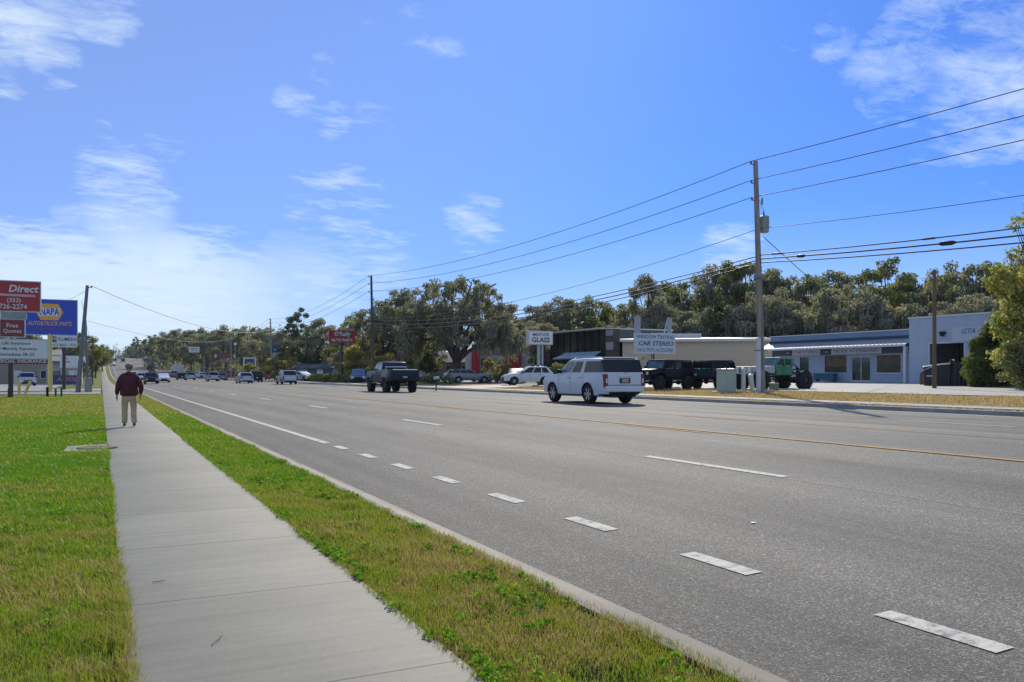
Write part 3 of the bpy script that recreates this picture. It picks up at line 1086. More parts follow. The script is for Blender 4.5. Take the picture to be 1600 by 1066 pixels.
for sd in (1, -1):
    b = MB()
    b.hexa([(-2.570, sd * .80, 1.31), (-2.570, sd * .925, 1.31), (-2.33, sd * .928, 1.31), (-2.33, sd * .80, 1.31)], [(-2.345, sd * .80, 1.80), (-2.345, sd * .905, 1.80), (-2.20, sd * .908, 1.80), (-2.20, sd * .80, 1.80)])
    b.obj('quarter_glass', M_GLASS, suv, bevel=.02)
for sd in (1, -1):
    b = MB(); b.box(-2.62, -2.60, *sorted((sd * .835, sd * .90)), .86, 1.05)
    b.obj('reversing_lamp', M_LAMP, suv)
b = MB(); b.box(-2.632, -2.60, -.24, .24, .86, 1.06); b.obj('plate_recess', M_SEAM, suv)
b = MB(); b.box(-2.640, -2.633, -.155, .155, .885, 1.035); b.obj('licence_plate', mat('orange_white_plate', (.42, .36, .26), .5, var=.5, scale=14), suv)
b = MB(); b.tube([(-2.62, .0, 1.28), (-2.58, -.25, 1.36), (-2.55, -.5, 1.40)], .012, 5); b.obj('rear_wiper', M_DARK, suv)
b = MB(); b.box(-2.605, -2.56, -.80, .80, .765, .785)
b.obj('tailgate_gap', M_SEAM, suv)
b = MB(); b.box(-2.62, -2.56, -.33, .33, 1.12, 1.165)
b.obj('tailgate_trim', M_CHROME, suv, bevel=.01)
b = MB(); b.box(-2.42, -2.1, -.80, .80, 1.862, 1.90)
b.obj('roof_spoiler', P_WHITE, suv, bevel=.02)
for sd in (-.72, .72):
    b = MB(); b.tube([(-2.0, sd, 1.885), (-1.9, sd, 1.925), (0, sd, 1.935), (.12, sd, 1.89)], .02, 6)
    b.obj('roof_rail', M_CHROME, suv)
    b = MB(); b.box(-.95, 1.1, *sorted((sd * 1.32, sd * 1.46)), .33, .38)
    b.obj('running_board', M_DARK, suv)
b = MB(); b.tube([(-2.55, .55, .36), (-2.3, .55, .36)], .035, 8); b.box(-2.75, -2.55, -.05, .05, .42, .5); b.box(-2.5, -1.75, -.6, .5, .3, .42)
b.obj('exhaust', M_CHASS, suv)

# the lifted dark pickup
pk = car(dict(L=5.65, W=2.12, sill=.42, top=[(-2.82, 1.20), (-2.7, 1.235), (-.62, 1.235), (-.6, 1.19), (1.2, 1.19), (1.5, 1.17), (2.5, 1.12), (2.75, 1.02), (2.82, .85)], belt=1.19, roof=1.78, bed=(-2.76, -.68),
              xa=-.78, xb=-.66, xc=.55, xd=1.35, wr=.34, r=.47, tw=.36, rim=.24, wx=(1.85, -1.65), wins=[(.05, .42), (.50, .95)], knobs=26, lift=.30, rimmat=M_DRIM, flare=.05,
              lean=0.0, detail=2, seams=(1.1, .0, -.63), handles=(.15, -.5), hmat=M_DARK, glassmat={0: M_GLASS2, 1: M_GLASS2}, spokes=8, platez=.99, rw0=.12, tail='tall', tailmat=mat('smoked_lamp', (.035, .008, .01), .3, 0, .3)),
         'pickup_truck', 'lifted dark pickup truck on knobbly tyres driving away in front of the spreading oak', 'pickup truck', at(18.15, 55.6), AWAY, body=P_NAVY)
b = MB(); b.box(-2.96, -2.80, -.92, .92, .78, .98)
b.obj('rear_bumper', M_DARK, pk, bevel=.03)
b = MB(); b.box(-2.835, -2.80, -.86, .86, 1.50, 1.55)
b.obj('tailgate_trim', M_CHROME, pk)
b = MB()
b.tube([(-.95, -.75, 1.5), (-.95, -.75, 1.72), (-.95, .75, 1.72), (-.95, .75, 1.5)], .03, 6)
b.obj('bed_rack', M_CHROME, pk)
for sd in (1, -1):
    b = MB(); b.box(-.55, 1.3, *sorted((sd * .985, sd * 1.015)), 1.02, 1.09)
    b.obj('side_stripe', P_TAN, pk)
    b = MB(); b.box(-.6, 1.25, *sorted((sd * .93, sd * 1.08)), .62, .67)
    b.obj('running_board', M_CHROME, pk)

SEDAN = dict()
SUVK = dict(L=4.65, W=1.86, sill=.30, top=[(-2.32, .95), (-2.25, 1.03), (-1.4, 1.06), (.95, 1.05), (2.0, .94), (2.28, .78), (2.32, .65)], belt=1.05, roof=1.68, xa=-2.22, xb=-1.85, xc=.05, xd=1.05,
            r=.36, rim=.23, wx=(1.42, -1.38), wins=[(.05, .32), (.36, .62), (.66, .93)], tail='tall', wr=.28)
CROSS = dict(L=4.42, W=1.82, sill=.30, top=[(-2.21, .90), (-2.12, 1.02), (-1.4, 1.06), (.85, 1.03), (1.85, .93), (2.16, .76), (2.21, .62)], belt=1.03, roof=1.64, xa=-2.1, xb=-1.55, xc=.0, xd=.98,
             r=.35, rim=.22, wx=(1.36, -1.30), wins=[(.05, .34), (.38, .64), (.68, .90)], wr=.30)
PICK = dict(L=5.4, W=1.95, sill=.38, top=[(-2.7, 1.1), (-2.6, 1.16), (-.52, 1.16), (-.5, 1.12), (1.2, 1.12), (2.4, 1.06), (2.65, .95), (2.7, .8)], belt=1.12, roof=1.78, bed=(-2.64, -.58),
            xa=-.62, xb=-.5, xc=.5, xd=1.3, wr=.3, r=.40, tw=.27, rim=.25, wx=(1.75, -1.6), wins=[(.05, .45), (.52, .95)])


def roadcar(kind, body, px, dist, a, label, cat, name, rz=None, det=0, group='cars and trucks on the highway', **kw):
    sp = dict(kind); sp['detail'] = det; sp.update(kw)
    x, y = spot(px, dist)
    if a is not None:
        x = a
    if rz is None:
        rz = AWAY if x > 13 else TOWARD
    return car(sp, name, label, cat, at(x, y), rz, group, body)


roadcar(SUVK, P_SILVER, 449, 101, 20.2, 'silver SUV driving away just left of the tall power pole by the red sign', 'SUV', 'silver_suv', det=1)
roadcar(SEDAN, P_SILVER, 387, 112, 17.3, 'silver four door car driving away with a dark SUV just ahead of it', 'car', 'sedan_car', det=1)
roadcar(SUVK, P_BLACK, 404, 127, 21.0, 'black SUV driving away half behind the silver four door car', 'SUV', 'dark_suv')
roadcar(CROSS, P_SILVER, 331, 141, 17.0, 'pale silver hatchback driving away behind the plaid shirted walker and right of the others', 'car', 'hatchback_car')
roadcar(SEDAN, P_GREY, 337, 158, 20.6, 'grey car partly hidden in front of the pale silver hatchback', 'car', 'sedan_car')
roadcar(SEDAN, P_WHITE, 256.5, 132, 8.9, 'white four door car coming towards us just right of the walker', 'car', 'sedan_car', det=1)
roadcar(CROSS, P_SILVER, 293, 166, 16.0, 'silver crossover driving away between the white oncoming car and the pale hatchback', 'car', 'crossover_car')
roadcar(SEDAN, P_BLACK, 280, 172, 14.9, 'low black car beside the silver crossover', 'car', 'sedan_car')
roadcar(SUVK, P_BLACK, 230, 122, 6.6, 'black SUV coming towards us right behind the walker shoulder', 'SUV', 'dark_suv')
roadcar(SUVK, P_WHITE, 224, 162, 7.1, 'white SUV coming towards us behind the black one in the kerb lane', 'SUV', 'white_suv')
roadcar(PICK, P_WHITE, 222, 205, 7.0, 'white pickup truck third in the oncoming kerb lane queue', 'pickup truck', 'oncoming_pickup')
roadcar(SEDAN, P_GREY, 234, 190, 10.0, 'grey car in the oncoming inner lane beside the white pickup', 'car', 'sedan_car')
roadcar(SEDAN, P_BLUE, 238, 228, 10.2, 'blue grey car behind the grey one in the oncoming inner lane', 'car', 'sedan_car')
roadcar(SUVK, P_GREY, 243, 215, 17.0, 'dark grey SUV driving away at the foot of the hill', 'SUV', 'dark_suv')
roadcar(SUVK, P_BLACK, 213, 300, 16.0, 'black SUV driving away where the road begins to climb', 'SUV', 'dark_suv')
roadcar(SEDAN, P_RED, 218, 262, 14.5, 'dark red car turning from the centre lane at the foot of the hill', 'car', 'sedan_car')
hill = [(SEDAN, P_WHITE, 160, 345, 4.7, 'white car at the kerb low on the hill', 'car', 'sedan_car'),
        (SEDAN, P_BLACK, 168, 420, 6.4, 'small black car coming down the kerb lane of the hill', 'car', 'sedan_car'),
        (SUVK, P_BLACK, 181, 400, 9.6, 'small black SUV coming down the inner lane of the hill', 'SUV', 'dark_suv'),
        (SUVK, P_SILVER, 177, 470, 9.8, 'silver SUV just behind the small black one on the hill', 'SUV', 'silver_suv'),
        (SEDAN, P_BLACK, 200, 520, 16.8, 'tiny black car climbing the inner lane near the crest', 'car', 'sedan_car'),
        (SUVK, P_BLACK, 207, 560, 20.4, 'tiny black SUV climbing the outer lane near the crest', 'SUV', 'dark_suv'),
        (SUVK, P_WHITE, 163, 540, 6.2, 'white van coming over the crest in the kerb lane', 'van', 'white_van'),
        (SEDAN, P_GREY, 185, 555, 12.9, 'tiny grey car on the crest in the centre lane', 'car', 'sedan_car')]
for (k, p, px, dist, a, lab, cat, nm) in hill:
    roadcar(k, p, px, dist, a, lab, cat, nm)
# the box truck behind the white oncoming car
bt = roadcar(PICK, P_WHITE, 257, 225, 18.6, 'white box truck driving away behind the white oncoming car', 'truck', 'box_truck', L=6.6, bed=None, roof=1.9)
b = MB(); b.box(-3.4, .3, -1.15, 1.15, .8, 3.3)
b.obj('cargo_box', mat('box_truck_panel', (.62, .64, .66), .5, var=.05), bt, bevel=.03)
b = MB()
for y in (-.57, .57):
    b.box(-3.425, -3.40, y - .53, y + .53, .9, 3.2)
b.obj('rear_door', mat('box_truck_door', (.5, .52, .54), .5), bt)

# the white crossover nosing out of the glass shop's drive
x, y = spot(824.5, 72)
cr = car(dict(CROSS, detail=2, seams=(.85, -.1, -.95), handles=(.0, -.85), rimmat=M_RIM, spokes=7), 'crossover_car', 'white crossover standing broadside by the glass shop sign', 'car',
         at(x, y, .02), heading(-CY - .20 * SY, SY - .20 * CY), body=P_WHITE)
b = MB(); b.box(-2.0, -.2, -.6, .6, 1.655, 1.69)
b.obj('roof_rail', M_DARK, cr)
# cars standing in the lots on the right
lot = [(SEDAN, P_GREY, 734, 88, heading(.9, -.2), 'grey car parked under the spreading oak'),
       (SEDAN, P_SILVER, 722, 97, heading(.9, -.3), 'silver car parked behind the grey one under the oak'),
       (SEDAN, P_WHITE, 656, 104, heading(-.6, -1), 'white car parked just right of the dark pickup truck'),
       (CROSS, P_BLUE, 560, 100, heading(-.3, -1), 'blue car nosing out behind the dark pickup truck'),
       (SEDAN, P_BLACK, 806, 84, heading(-.4, -1), 'dark car parked behind the white crossover'),
       (SEDAN, P_WHITE, 322, 205, heading(1, .2), 'white car parked in the lot above the pale hatchback'),
       (SEDAN, P_SILVER, 312, 215, heading(1, -.1), 'silver car parked left of the white one in the far lot'),
       (SUVK, P_GREY, 300, 225, heading(1, .3), 'grey SUV parked at the left end of the far lot'),
       (SUVK, P_RED, 362, 190, heading(1, -.5), 'maroon SUV parked under the far trees left of the blue sign'),
       (SEDAN, P_BLACK, 343, 208, heading(1, 0), 'black car parked between the white and maroon ones in the far lot'),
       (SEDAN, P_SILVER, 474, 128, heading(.4, -1), 'silver car behind the hedge by the red parts sign'),
       (SEDAN, P_RED, 425, 150, heading(.4, 1), 'small red car standing between the yellow bushes'),
       (SUVK, P_WHITE, 282, 245, heading(1, .2), 'white SUV parked farthest up the far lot')]
for (k, p, px, dist, rz, lab) in lot:
    x, y = spot(px, dist)
    sp = dict(k); sp['detail'] = 0
    o = car(sp, 'parked_suv' if k is SUVK else 'parked_car', lab, 'SUV' if k is SUVK else 'car', at(x, y, .05), rz, 'cars parked in the lots', p)
# the silver SUV across the side street on the left
x, y = spot(42, 104)
car(dict(SUVK, detail=1), 'parked_suv', 'silver SUV facing us behind the insurance sign on the left', 'SUV', at(x, y, .02), heading(.12, -1), None, P_SILVER)


# ------------------------------------------------------------------ boxy off-roaders
def jeep(name, label, loc, rz, col, lift=.25, r=.44, grille=None, hard=M_DARK, four=True, spare=True):
    root = thing(name, label, 'off-roader', loc, rz, 'off-roaders parked on the verge')
    z0 = .52 + lift
    L = 3.9 if four else 3.4
    rear = -1.95 if four else -1.5
    mb = MB()
    # tub
    mb.hexa([(rear, -.78, z0), (.85, -.78, z0), (.85, .78, z0), (rear, .78, z0)], [(rear, -.78, z0 + .58), (.85, -.76, z0 + .58), (.85, .76, z0 + .58), (rear, .78, z0 + .58)])
    # bonnet, tapering forward
    mb.hexa([(.85, -.66, z0 + .08), (2.05, -.56, z0 + .08), (2.05, .56, z0 + .08), (.85, .66, z0 + .08)],
            [(.85, -.64, z0 + .60), (2.05, -.52, z0 + .50), (2.05, .52, z0 + .50), (.85, .64, z0 + .60)])
    mb.obj('body', col, root, bevel=.035)
    g = MB(); g.box(2.052, 2.12, -.60, .60, z0 + .02, z0 + .50)
    gr = g.obj('grille', grille or col, root, bevel=.02)
    s = MB()
    for k in range(7):
        y = -.27 + .09 * k
        s.box(2.122, 2.132, y - .026, y + .026, z0 + .10, z0 + .42)
    s.obj('grille_slot', M_DARK, gr)
    for sy in (-.46, .46):
        h = MB(); h.lathe([(.095, 0), (.095, .02), (.05, .04), (.001, .045)], (2.118, sy, z0 + .28), 'x', 14)
        h.obj('headlight', M_LAMP, root, smooth=True)
    # flat flared fenders
    for sx, x1 in ((1, 1.42), (-1, -1.32 if four else -.95)):
        for sy in (-1, 1):
            f = MB()
            poly = [(x1 - .62, z0 + .02), (x1 - .50, z0 + .24), (x1 - .36, z0 + .34), (x1 + .40, z0 + .34), (x1 + .56, z0 + .20), (x1 + .58, z0 + .16), (x1 + .38, z0 + .29), (x1 - .34, z0 + .29), (x1 - .46, z0 + .2), (x1 - .57, z0 + .0)]
            f.prism(poly, 'y', *sorted((sy * .60, sy * .95)))
            f.obj('fender', M_DARK, root)
    # hard top, windscreen frame
    top = MB()
    zt = z0 + .58
    top.hexa([(rear + .02, -.72, zt + .46), (.72, -.70, zt + .46), (.72, .70, zt + .46), (rear + .02, .72, zt + .46)], [(rear + .06, -.66, zt + .54), (.60, -.64, zt + .56), (.60, .64, zt + .56), (rear + .06, .66, zt + .54)])
    for (xa_, xb_, w_) in ((.86, .70, .05), (-.25, -.25, .06), (-1.0, -1.0, .06), (rear + .06, rear + .06, .09)):
        for sy in (-1, 1):
            lo = [(xa_ - w_, sy * .74, zt - .01), (xa_ + w_, sy * .74, zt - .01), (xa_ + w_, sy * .68, zt - .01), (xa_ - w_, sy * .68, zt - .01)]
            hi = [(xb_ - w_, sy * .71, zt + .47), (xb_ + w_, sy * .71, zt + .47), (xb_ + w_, sy * .65, zt + .47), (xb_ - w_, sy * .65, zt + .47)]
            top.hexa(lo, hi)
    top.obj('hard_top', hard, root, bevel=.012)
    gl = MB(); gl.hexa([(.84, -.66, zt + .03), (.86, -.66, zt + .03), (.86, .66, zt + .03), (.84, .66, zt + .03)], [(.70, -.63, zt + .44), (.72, -.63, zt + .44), (.72, .63, zt + .44), (.70, .63, zt + .44)])
    gl.obj('windshield', M_GLASS2, root)
    gl = MB(); gl.box(rear + .03, rear + .05, -.62, .62, zt + .04, zt + .42)
    gl.obj('rear_window', M_GLASS, root)
    for sy in (-1, 1):
        for x0, x1 in ((-.2, .72), (-.95, -.3), (rear + .15, -1.05)):
            if x1 > x0:
                gl = MB(); gl.box(x0, x1, *sorted((sy * .69, sy * .71)), zt + .03, zt + .44)
                gl.obj('side_window', M_GLASS, root)
        d = MB(); d.box(-.22, .74, *sorted((sy * .775, sy * .795)), z0 + .05, zt - .02)
        dd = d.obj('door', col, root, bevel=.01)
        hh = MB(); hh.box(-.12, .02, *sorted((sy * .796, sy * .82)), zt - .14, zt - .10)
        hh.obj('door_handle', M_DARK, dd)
        tl = MB(); tl.box(rear - .03, rear + .02, *sorted((sy * .62, sy * .77)), z0 + .30, z0 + .52)
        tl.obj('taillight', M_TAIL, root)
        mr = MB(); mr.box(.62, .70, *sorted((sy * .80, sy * 1.02)), zt + .02, zt + .20)
        mr.obj('mirror', M_DARK, root, bevel=.02)
    bmp = MB(); bmp.box(2.14, 2.32, -.80, .80, z0 - .06, z0 + .10)
    bmp.tube([(2.26, -.35, z0 + .08), (2.28, -.3, z0 + .30), (2.28, .3, z0 + .30), (2.26, .35, z0 + .08)], .03, 6)
    bmp.obj('front_bumper', M_DARK, root, bevel=.0)
    bmp = MB(); bmp.box(rear - .22, rear - .02, -.80, .80, z0 - .06, z0 + .10)
    bmp.obj('rear_bumper', M_DARK, root, bevel=.02)
    pl = MB(); pl.box(rear - .03, rear - .012, .42, .70, z0 + .12, z0 + .26)
    pl.obj('licence_plate', M_PLATE, root)
    ch = MB(); ch.box(rear + .1, 2.0, -.45, .45, z0 - .14, z0 + .02)
    wxs = (1.42, -1.32 if four else -.95)
    for wx in wxs:
        ch.tube([(wx, -.7, r), (wx, .7, r)], .06, 8)
        ch.lathe([(.001, -.16), (.13, -.1), (.15, 0), (.13, .1), (.001, .16)], (wx, .12, r), 'y', 10)
        for sy in (-.45, .45):
            ch.tube([(wx, sy, r), (wx + .06, sy, z0 + .2)], .05, 6)
    ch.obj('chassis', M_CHASS, root)
    put_wheels(root, [(wx, sy * .80) for wx in wxs for sy in (1, -1)], r, .32, .215, M_DRIM, 24, 8)
    if spare:
        key = (r, .32, .215, M_DRIM.name, 24, 8)
        o = bpy.data.objects.new('spare_wheel', _WM[key][0])
        COL.objects.link(o); o.parent = root
        o.location = (rear - .2, -.05, z0 + .45); o.rotation_euler = (0, 0, PI / 2)
        c = bpy.data.objects.new('rim', _WM[key][2]); COL.objects.link(c); c.parent = o
    return root


P_JBLACK = paint('black_offroad_paint', (.014, .016, .028))
P_TEAL = paint('dark_teal_offroad_paint', (.018, .055, .062))
x, y = spot(1037, 52.5)
jeep('off_roader', 'black off-roader facing left at the left end of the off-roader row', at(x, y), heading(-CY - .85 * SY, SY - .85 * CY), P_JBLACK, lift=.22)
x, y = spot(1123, 54.5)
jeep('off_roader', 'dark teal off-roader seen from behind between the black one and the green cabinet', at(x, y), heading(CY + 1.0 * SY, -SY + 1.0 * CY), P_TEAL, lift=.18, spare=False)

# the green rock crawler, bare at the back, on huge tyres
P_GREEN = mat('faded_green_paint', (.04, .22, .105), .45, var=.55, scale=3.5, coat=.1)
P_GREY2 = mat('grey_primer_paint', (.42, .44, .45), .6, var=.2)
x, y = spot(1208, 50.5)
cw = thing('rock_crawler', 'green cab rock crawler with pale grille, bare rear frame and huge tyres', 'off-roader', at(x, y), heading(-CY - .48 * SY, SY - .48 * CY), 'off-roaders parked on the verge')
z0 = .86
b = MB()
b.hexa([(-.85, -.72, z0), (.35, -.72, z0), (.35, .72, z0), (-.85, .72, z0)], [(-.85, -.72, z0 + .55), (.42, -.72, z0 + .55), (.42, .72, z0 + .55), (-.85, .72, z0 + .55)])
cabo = b.obj('cab', P_GREEN, cw, bevel=.03)
b = MB()
zt = z0 + .55
b.hexa([(-.95, -.66, zt + .44), (.12, -.66, zt + .44), (.12, .66, zt + .44), (-.95, .66, zt + .44)], [(-.92, -.62, zt + .53), (.05, -.62, zt + .53), (.05, .62, zt + .53), (-.92, .62, zt + .53)])
for (x0, x1, w_) in ((.42, .10, .05), (-.25, -.30, .035), (-.85, -.95, .09)):
    for sy in (-1, 1):
        b.hexa([(x0 - w_, sy * .72, zt - .01), (x0 + w_, sy * .72, zt - .01), (x0 + w_, sy * .66, zt - .01), (x0 - w_, sy * .66, zt - .01)],
               [(x1 - w_, sy * .66, zt + .45), (x1 + w_, sy * .66, zt + .45), (x1 + w_, sy * .60, zt + .45), (x1 - w_, sy * .60, zt + .45)])
b.obj('cab_roof', P_GREEN, cw, bevel=.015)
for sy in (-1, 1):
    b = MB(); b.prism([(-.82, zt + .03), (-.30, zt + .03), (-.34, zt + .42), (-.88, zt + .42)], 'y', *sorted((sy * .63, sy * .66)))
    b.obj('side_window', M_GLASS, cw)
    b = MB(); b.prism([(-.24, zt + .03), (.36, zt + .03), (.08, zt + .42), (-.29, zt + .42)], 'y', *sorted((sy * .63, sy * .66)))
    b.obj('side_window', M_GLASS, cw)
    b = MB(); b.box(-.30, .30, *sorted((sy * .722, sy * .74)), z0 + .04, zt - .03)
    b.obj('door', P_GREEN, cw, bevel=.01)
b = MB(); b.hexa([(.42, -.62, zt + .02), (.44, -.62, zt + .02), (.44, .62, zt + .02), (.42, .62, zt + .02)], [(.12, -.56, zt + .43), (.14, -.56, zt + .43), (.14, .56, zt + .43), (.12, .56, zt + .43)])
b.obj('windshield', M_GLASS2, cw)
b = MB()
b.hexa([(.42, -.62, z0 + .12), (2.3, -.52, z0 + .16), (2.3, .52, z0 + .16), (.42, .62, z0 + .12)], [(.42, -.62, z0 + .56), (2.25, -.50, z0 + .50), (2.25, .50, z0 + .50), (.42, .62, z0 + .56)])
b.obj('hood', P_GREY2, cw, bevel=.03)
b = MB(); b.box(2.3, 2.37, -.62, .62, z0 + .08, z0 + .52)
gr = b.obj('grille', mat('off_white_grille', (.7, .7, .67), .5), cw, bevel=.02)
b = MB()
for k in range(7):
    yy = -.30 + .1 * k
    b.box(2.372, 2.382, yy - .028, yy + .028, z0 + .14, z0 + .46)
b.obj('grille_slot', M_DARK, gr)
for sy in (-.48, .48):
    b = MB(); b.lathe([(.09, 0), (.09, .02), (.05, .04), (.001, .045)], (2.37, sy, z0 + .32), 'x', 14)
    b.obj('headlight', M_LAMP, cw, smooth=True)
b = MB()
for sy in (-.42, .42):
    b.tube([(2.4, sy, z0), (.4, sy, z0 - .08), (-.9, sy, z0 - .05), (-1.6, sy, z0 + .25), (-2.1, sy, z0 + .1)], .05, 6)
    b.tube([(-.85, sy * 1.4, zt + .3), (-1.7, sy, z0 + .35), (-2.15, sy * .8, z0 + .1)], .035, 6)
    b.tube([(.6, sy, z0 - .1), (1.7, sy, .58)], .04, 6)
    b.tube([(-.5, sy, z0 - .1), (-1.55, sy, .58)], .04, 6)
    b.tube([(-1.55, sy, .58), (-1.5, sy, z0 + .5)], .06, 8)
    b.tube([(1.7, sy, .58), (1.65, sy, z0 + .4)], .06, 8)
b.tube([(-1.7, -.42, z0 + .35), (-1.7, .42, z0 + .35)], .035, 6)
b.tube([(-2.1, -.35, z0 + .1), (-2.1, .35, z0 + .1)], .05, 6)
b.tube([(2.45, -.7, z0), (2.45, .7, z0)], .06, 8)
for wx in (1.7, -1.6):
    b.tube([(wx, -.85, .56), (wx, .85, .56)], .07, 8)
    b.lathe([(.001, -.2), (.17, -.12), (.2, 0), (.17, .12), (.001, .2)], (wx, .1, .56), 'y', 10)
b.obj('tube_frame', M_CHASS, cw)
b = MB(); b.lathe([(.001, 0), (.13, .01), (.15, .05), (.15, .3), (.001, .31)], (-1.35, -.25, z0 + .45), 'z', 14)
b.obj('fuel_cell', M_CHROME, cw, smooth=True)
put_wheels(cw, [(wx, sy * .88) for wx in (1.7, -1.62) for sy in (1, -1)], .56, .40, .225, M_DRIM, 22, 8)

# ------------------------------------------------------------------ lettering
def lettering(text, parent, m, x, z, h, y=-.02, width=None, bold=0.0, shear=0.0, name='lettering', depth=.006, align='CENTER'):
    """flat raised letters on a board facing local -y; h is the cap height, width squeezes to fit"""
    cu = bpy.data.curves.new(name, 'FONT')
    cu.body = text
    cu.size = h / .72
    cu.align_x = align
    cu.align_y = 'CENTER'
    cu.extrude = depth / 2
    cu.offset = bold * h
    cu.shear = shear
    cu.resolution_u = 2
    tmp = bpy.data.objects.new('tmp_text', cu)
    COL.objects.link(tmp)
    bpy.context.view_layer.update()
    dg_ = bpy.context.evaluated_depsgraph_get()
    me = bpy.data.meshes.new_from_object(tmp.evaluated_get(dg_))
    bpy.data.objects.remove(tmp)
    xs = [v.co.x for v in me.vertices]
    w = max(xs) - min(xs)
    k = (width / w) if width else 1.0
    for v in me.vertices:
        v.co.x *= k
    me.name = name
    me.materials.clear()
    me.materials.append(m)
    o = bpy.data.objects.new(name, me)
    COL.objects.link(o)
    o.parent = parent
    o.location = (x, y, z)
    o.rotation_euler = (R(90), 0, 0)
    return o


S_WHITE = mat('sign_white', (.66, .67, .68), .45, var=.05)
S_GREYW = mat('sign_weathered_white', (.50, .55, .60), .55, var=.12)
S_RED = mat('sign_red', (.36, .018, .022), .4, var=.06)
S_DRED = mat('sign_dark_red', (.22, .02, .03), .4, var=.06)
S_BLUE = mat('sign_blue', (.012, .07, .50), .4, var=.05)
S_NAVY = mat('sign_navy', (.02, .05, .13), .45, var=.08)
S_TEAL = mat('sign_teal', (.02, .10, .16), .45, var=.08)
S_GOLD = mat('sign_gold', (.78, .38, .05), .45, var=.05)
S_BLACK = mat('sign_black', (.02, .02, .025), .5, var=.1)
S_PURPLE = mat('sign_purple', (.12, .06, .22), .5, var=.1)
S_FRAME = mat('sign_frame_metal', (.42, .43, .44), .4, .5, var=.1)
S_DKPOLE = mat('dark_sign_pole', (.05, .04, .035), .6, var=.2)
S_GPOLE = mat('galvanised_pole', (.36, .38, .40), .45, .5, var=.12)
S_YPOLE = mat('yellow_sign_pole', (.62, .55, .16), .5, var=.08)


def board(root, x0, x1, z0, z1, m, frame=None, d=.16, y=0.0, fw=.06, name='sign_panel'):
    b = MB(); b.box(x0, x1, y - d / 2, y + d / 2, z0, z1)
    p = b.obj(name, m, root, bevel=.008)
    if frame:
        f = MB()
        yy = y - d / 2 - .012
        for (a, b_, c, e) in ((x0 - fw, x1 + fw, z1, z1 + fw), (x0 - fw, x1 + fw, z0 - fw, z0), (x0 - fw, x0, z0, z1), (x1, x1 + fw, z0, z1)):
            f.box(a, b_, yy, y + d / 2 + .012, c, e)
        f.obj('frame', frame, root)
    return p


def H(py, dist):
    return EYE + (585 - py) * dist / 1300


def post(root, x, y, z0, z1, r, m, name='post', square=False):
    b = MB()
    if square:
        b.box(x - r, x + r, y - r, y + r, z0, z1)
    else:
        b.lathe([(r, z0), (r, z1)], (x, y, 0), 'z', 16)
    return b.obj(name, m, root, smooth=not square)


def signpost(name, label, px, dist, rz=0.0, group=None, cat='sign'):
    x, y = spot(px, dist)
    z = gz(x, y)
    return thing(name, label, cat, (x, y, z), rz, group), z


# blue parts shop sign on its yellow pole
r_, z_ = signpost('pylon_sign', 'blue auto parts sign on a thick yellow pole at the left edge', 78, 67)
b0, b1 = H(523, 67) - z_, H(469, 67) - z_
post(r_, 0, 0, -.3, b0 + .05, .17, S_YPOLE, 'pole')
board(r_, -1.93, 1.93, b0, b1, S_BLUE, S_FRAME, .3)
zm = (b0 + b1) / 2
cx_ = -.02
b = MB()
b.prism([(cx_ - .98, zm + .42), (cx_ - .62, zm + 1.08), (cx_ + .62, zm + 1.08), (cx_ + .98, zm + .42), (cx_ + .62, zm - .24), (cx_ - .62, zm - .24)], 'y', -.178, -.150)
b.obj('emblem', S_GOLD, r_)
b = MB(); b.box(cx_ - .74, cx_ + .74, -.190, -.1785, zm + .08, zm + .74)
b.obj('emblem_band', S_WHITE, r_)
lettering('NAPA', r_, S_BLUE, cx_, zm + .41, .56, y=-.197, width=1.36, bold=.03)
lettering('AUTO&TRUCK PARTS', r_, S_GOLD, 0, zm - .52, .33, y=-.158, width=3.15, shear=.25, bold=.02)
b = MB(); b.box(-1.45, 1.45, -.162, -.151, zm - 1.04, zm - .86)
b.obj('underline', S_PURPLE, r_)

# insurance sign: three boards stacked on two posts
r_, z_ = signpost('pylon_sign', 'red and white insurance sign of three stacked boards at the far left edge', 17, 52)
x_off = lambda px: (px - 17) / 1300 * 52 / .93
post(r_, 0.0, 0, -.3, H(568, 52) - z_, .13, S_DKPOLE, 'pole', True)
post(r_, -2.9, 0, -.3, H(568, 52) - z_, .13, S_DKPOLE, 'pole', True)
xa_, xb_ = x_off(-66), x_off(64)
z0, z1 = H(569, 52) - z_, H(531, 52) - z_
board(r_, xa_, xb_, z0 + .36, z1, S_WHITE, S_FRAME, .24)
board(r_, xa_, xb_, z0, z0 + .34, S_DRED, None, .25)
cxx = (xa_ + xb_) / 2
M_LET = mat('dark_letters', (.05, .05, .06), .6)
lettering('Auto & Life Insurance', r_, M_LET, xb_ - .95, z1 - .22, .20, y=-.128, align='RIGHT', bold=.01)
lettering('Low Monthly Payments', r_, M_LET, xb_ - .6, z1 - .56, .18, y=-.128, align='RIGHT', bold=.01)
lettering('Immediate SR-22', r_, M_LET, xb_ - .72, z1 - .92, .20, y=-.128, align='RIGHT', bold=.01)
lettering('COMMERCIAL INSURANCE', r_, S_WHITE, xb_ - .08, z0 + .17, .21, y=-.134, align='RIGHT', bold=.015)
board(r_, x_off(4), x_off(34), H(526, 52) - z_, H(500, 52) - z_, S_DRED, S_FRAME, .2)
lettering('Free', r_, S_WHITE, x_off(19), H(509, 52) - z_, .26, y=-.108, bold=.012)
lettering('Quotes', r_, S_WHITE, x_off(19), H(517.5, 52) - z_, .24, y=-.108, bold=.012)
b = MB(); b.box(x_off(4), x_off(37), -.14, .14, H(500, 52) - z_ + .06, H(487, 52) - z_)
b.obj('sign_support', mat('louvred_metal', (.25, .28, .28), .5, .3, var=.2), r_)
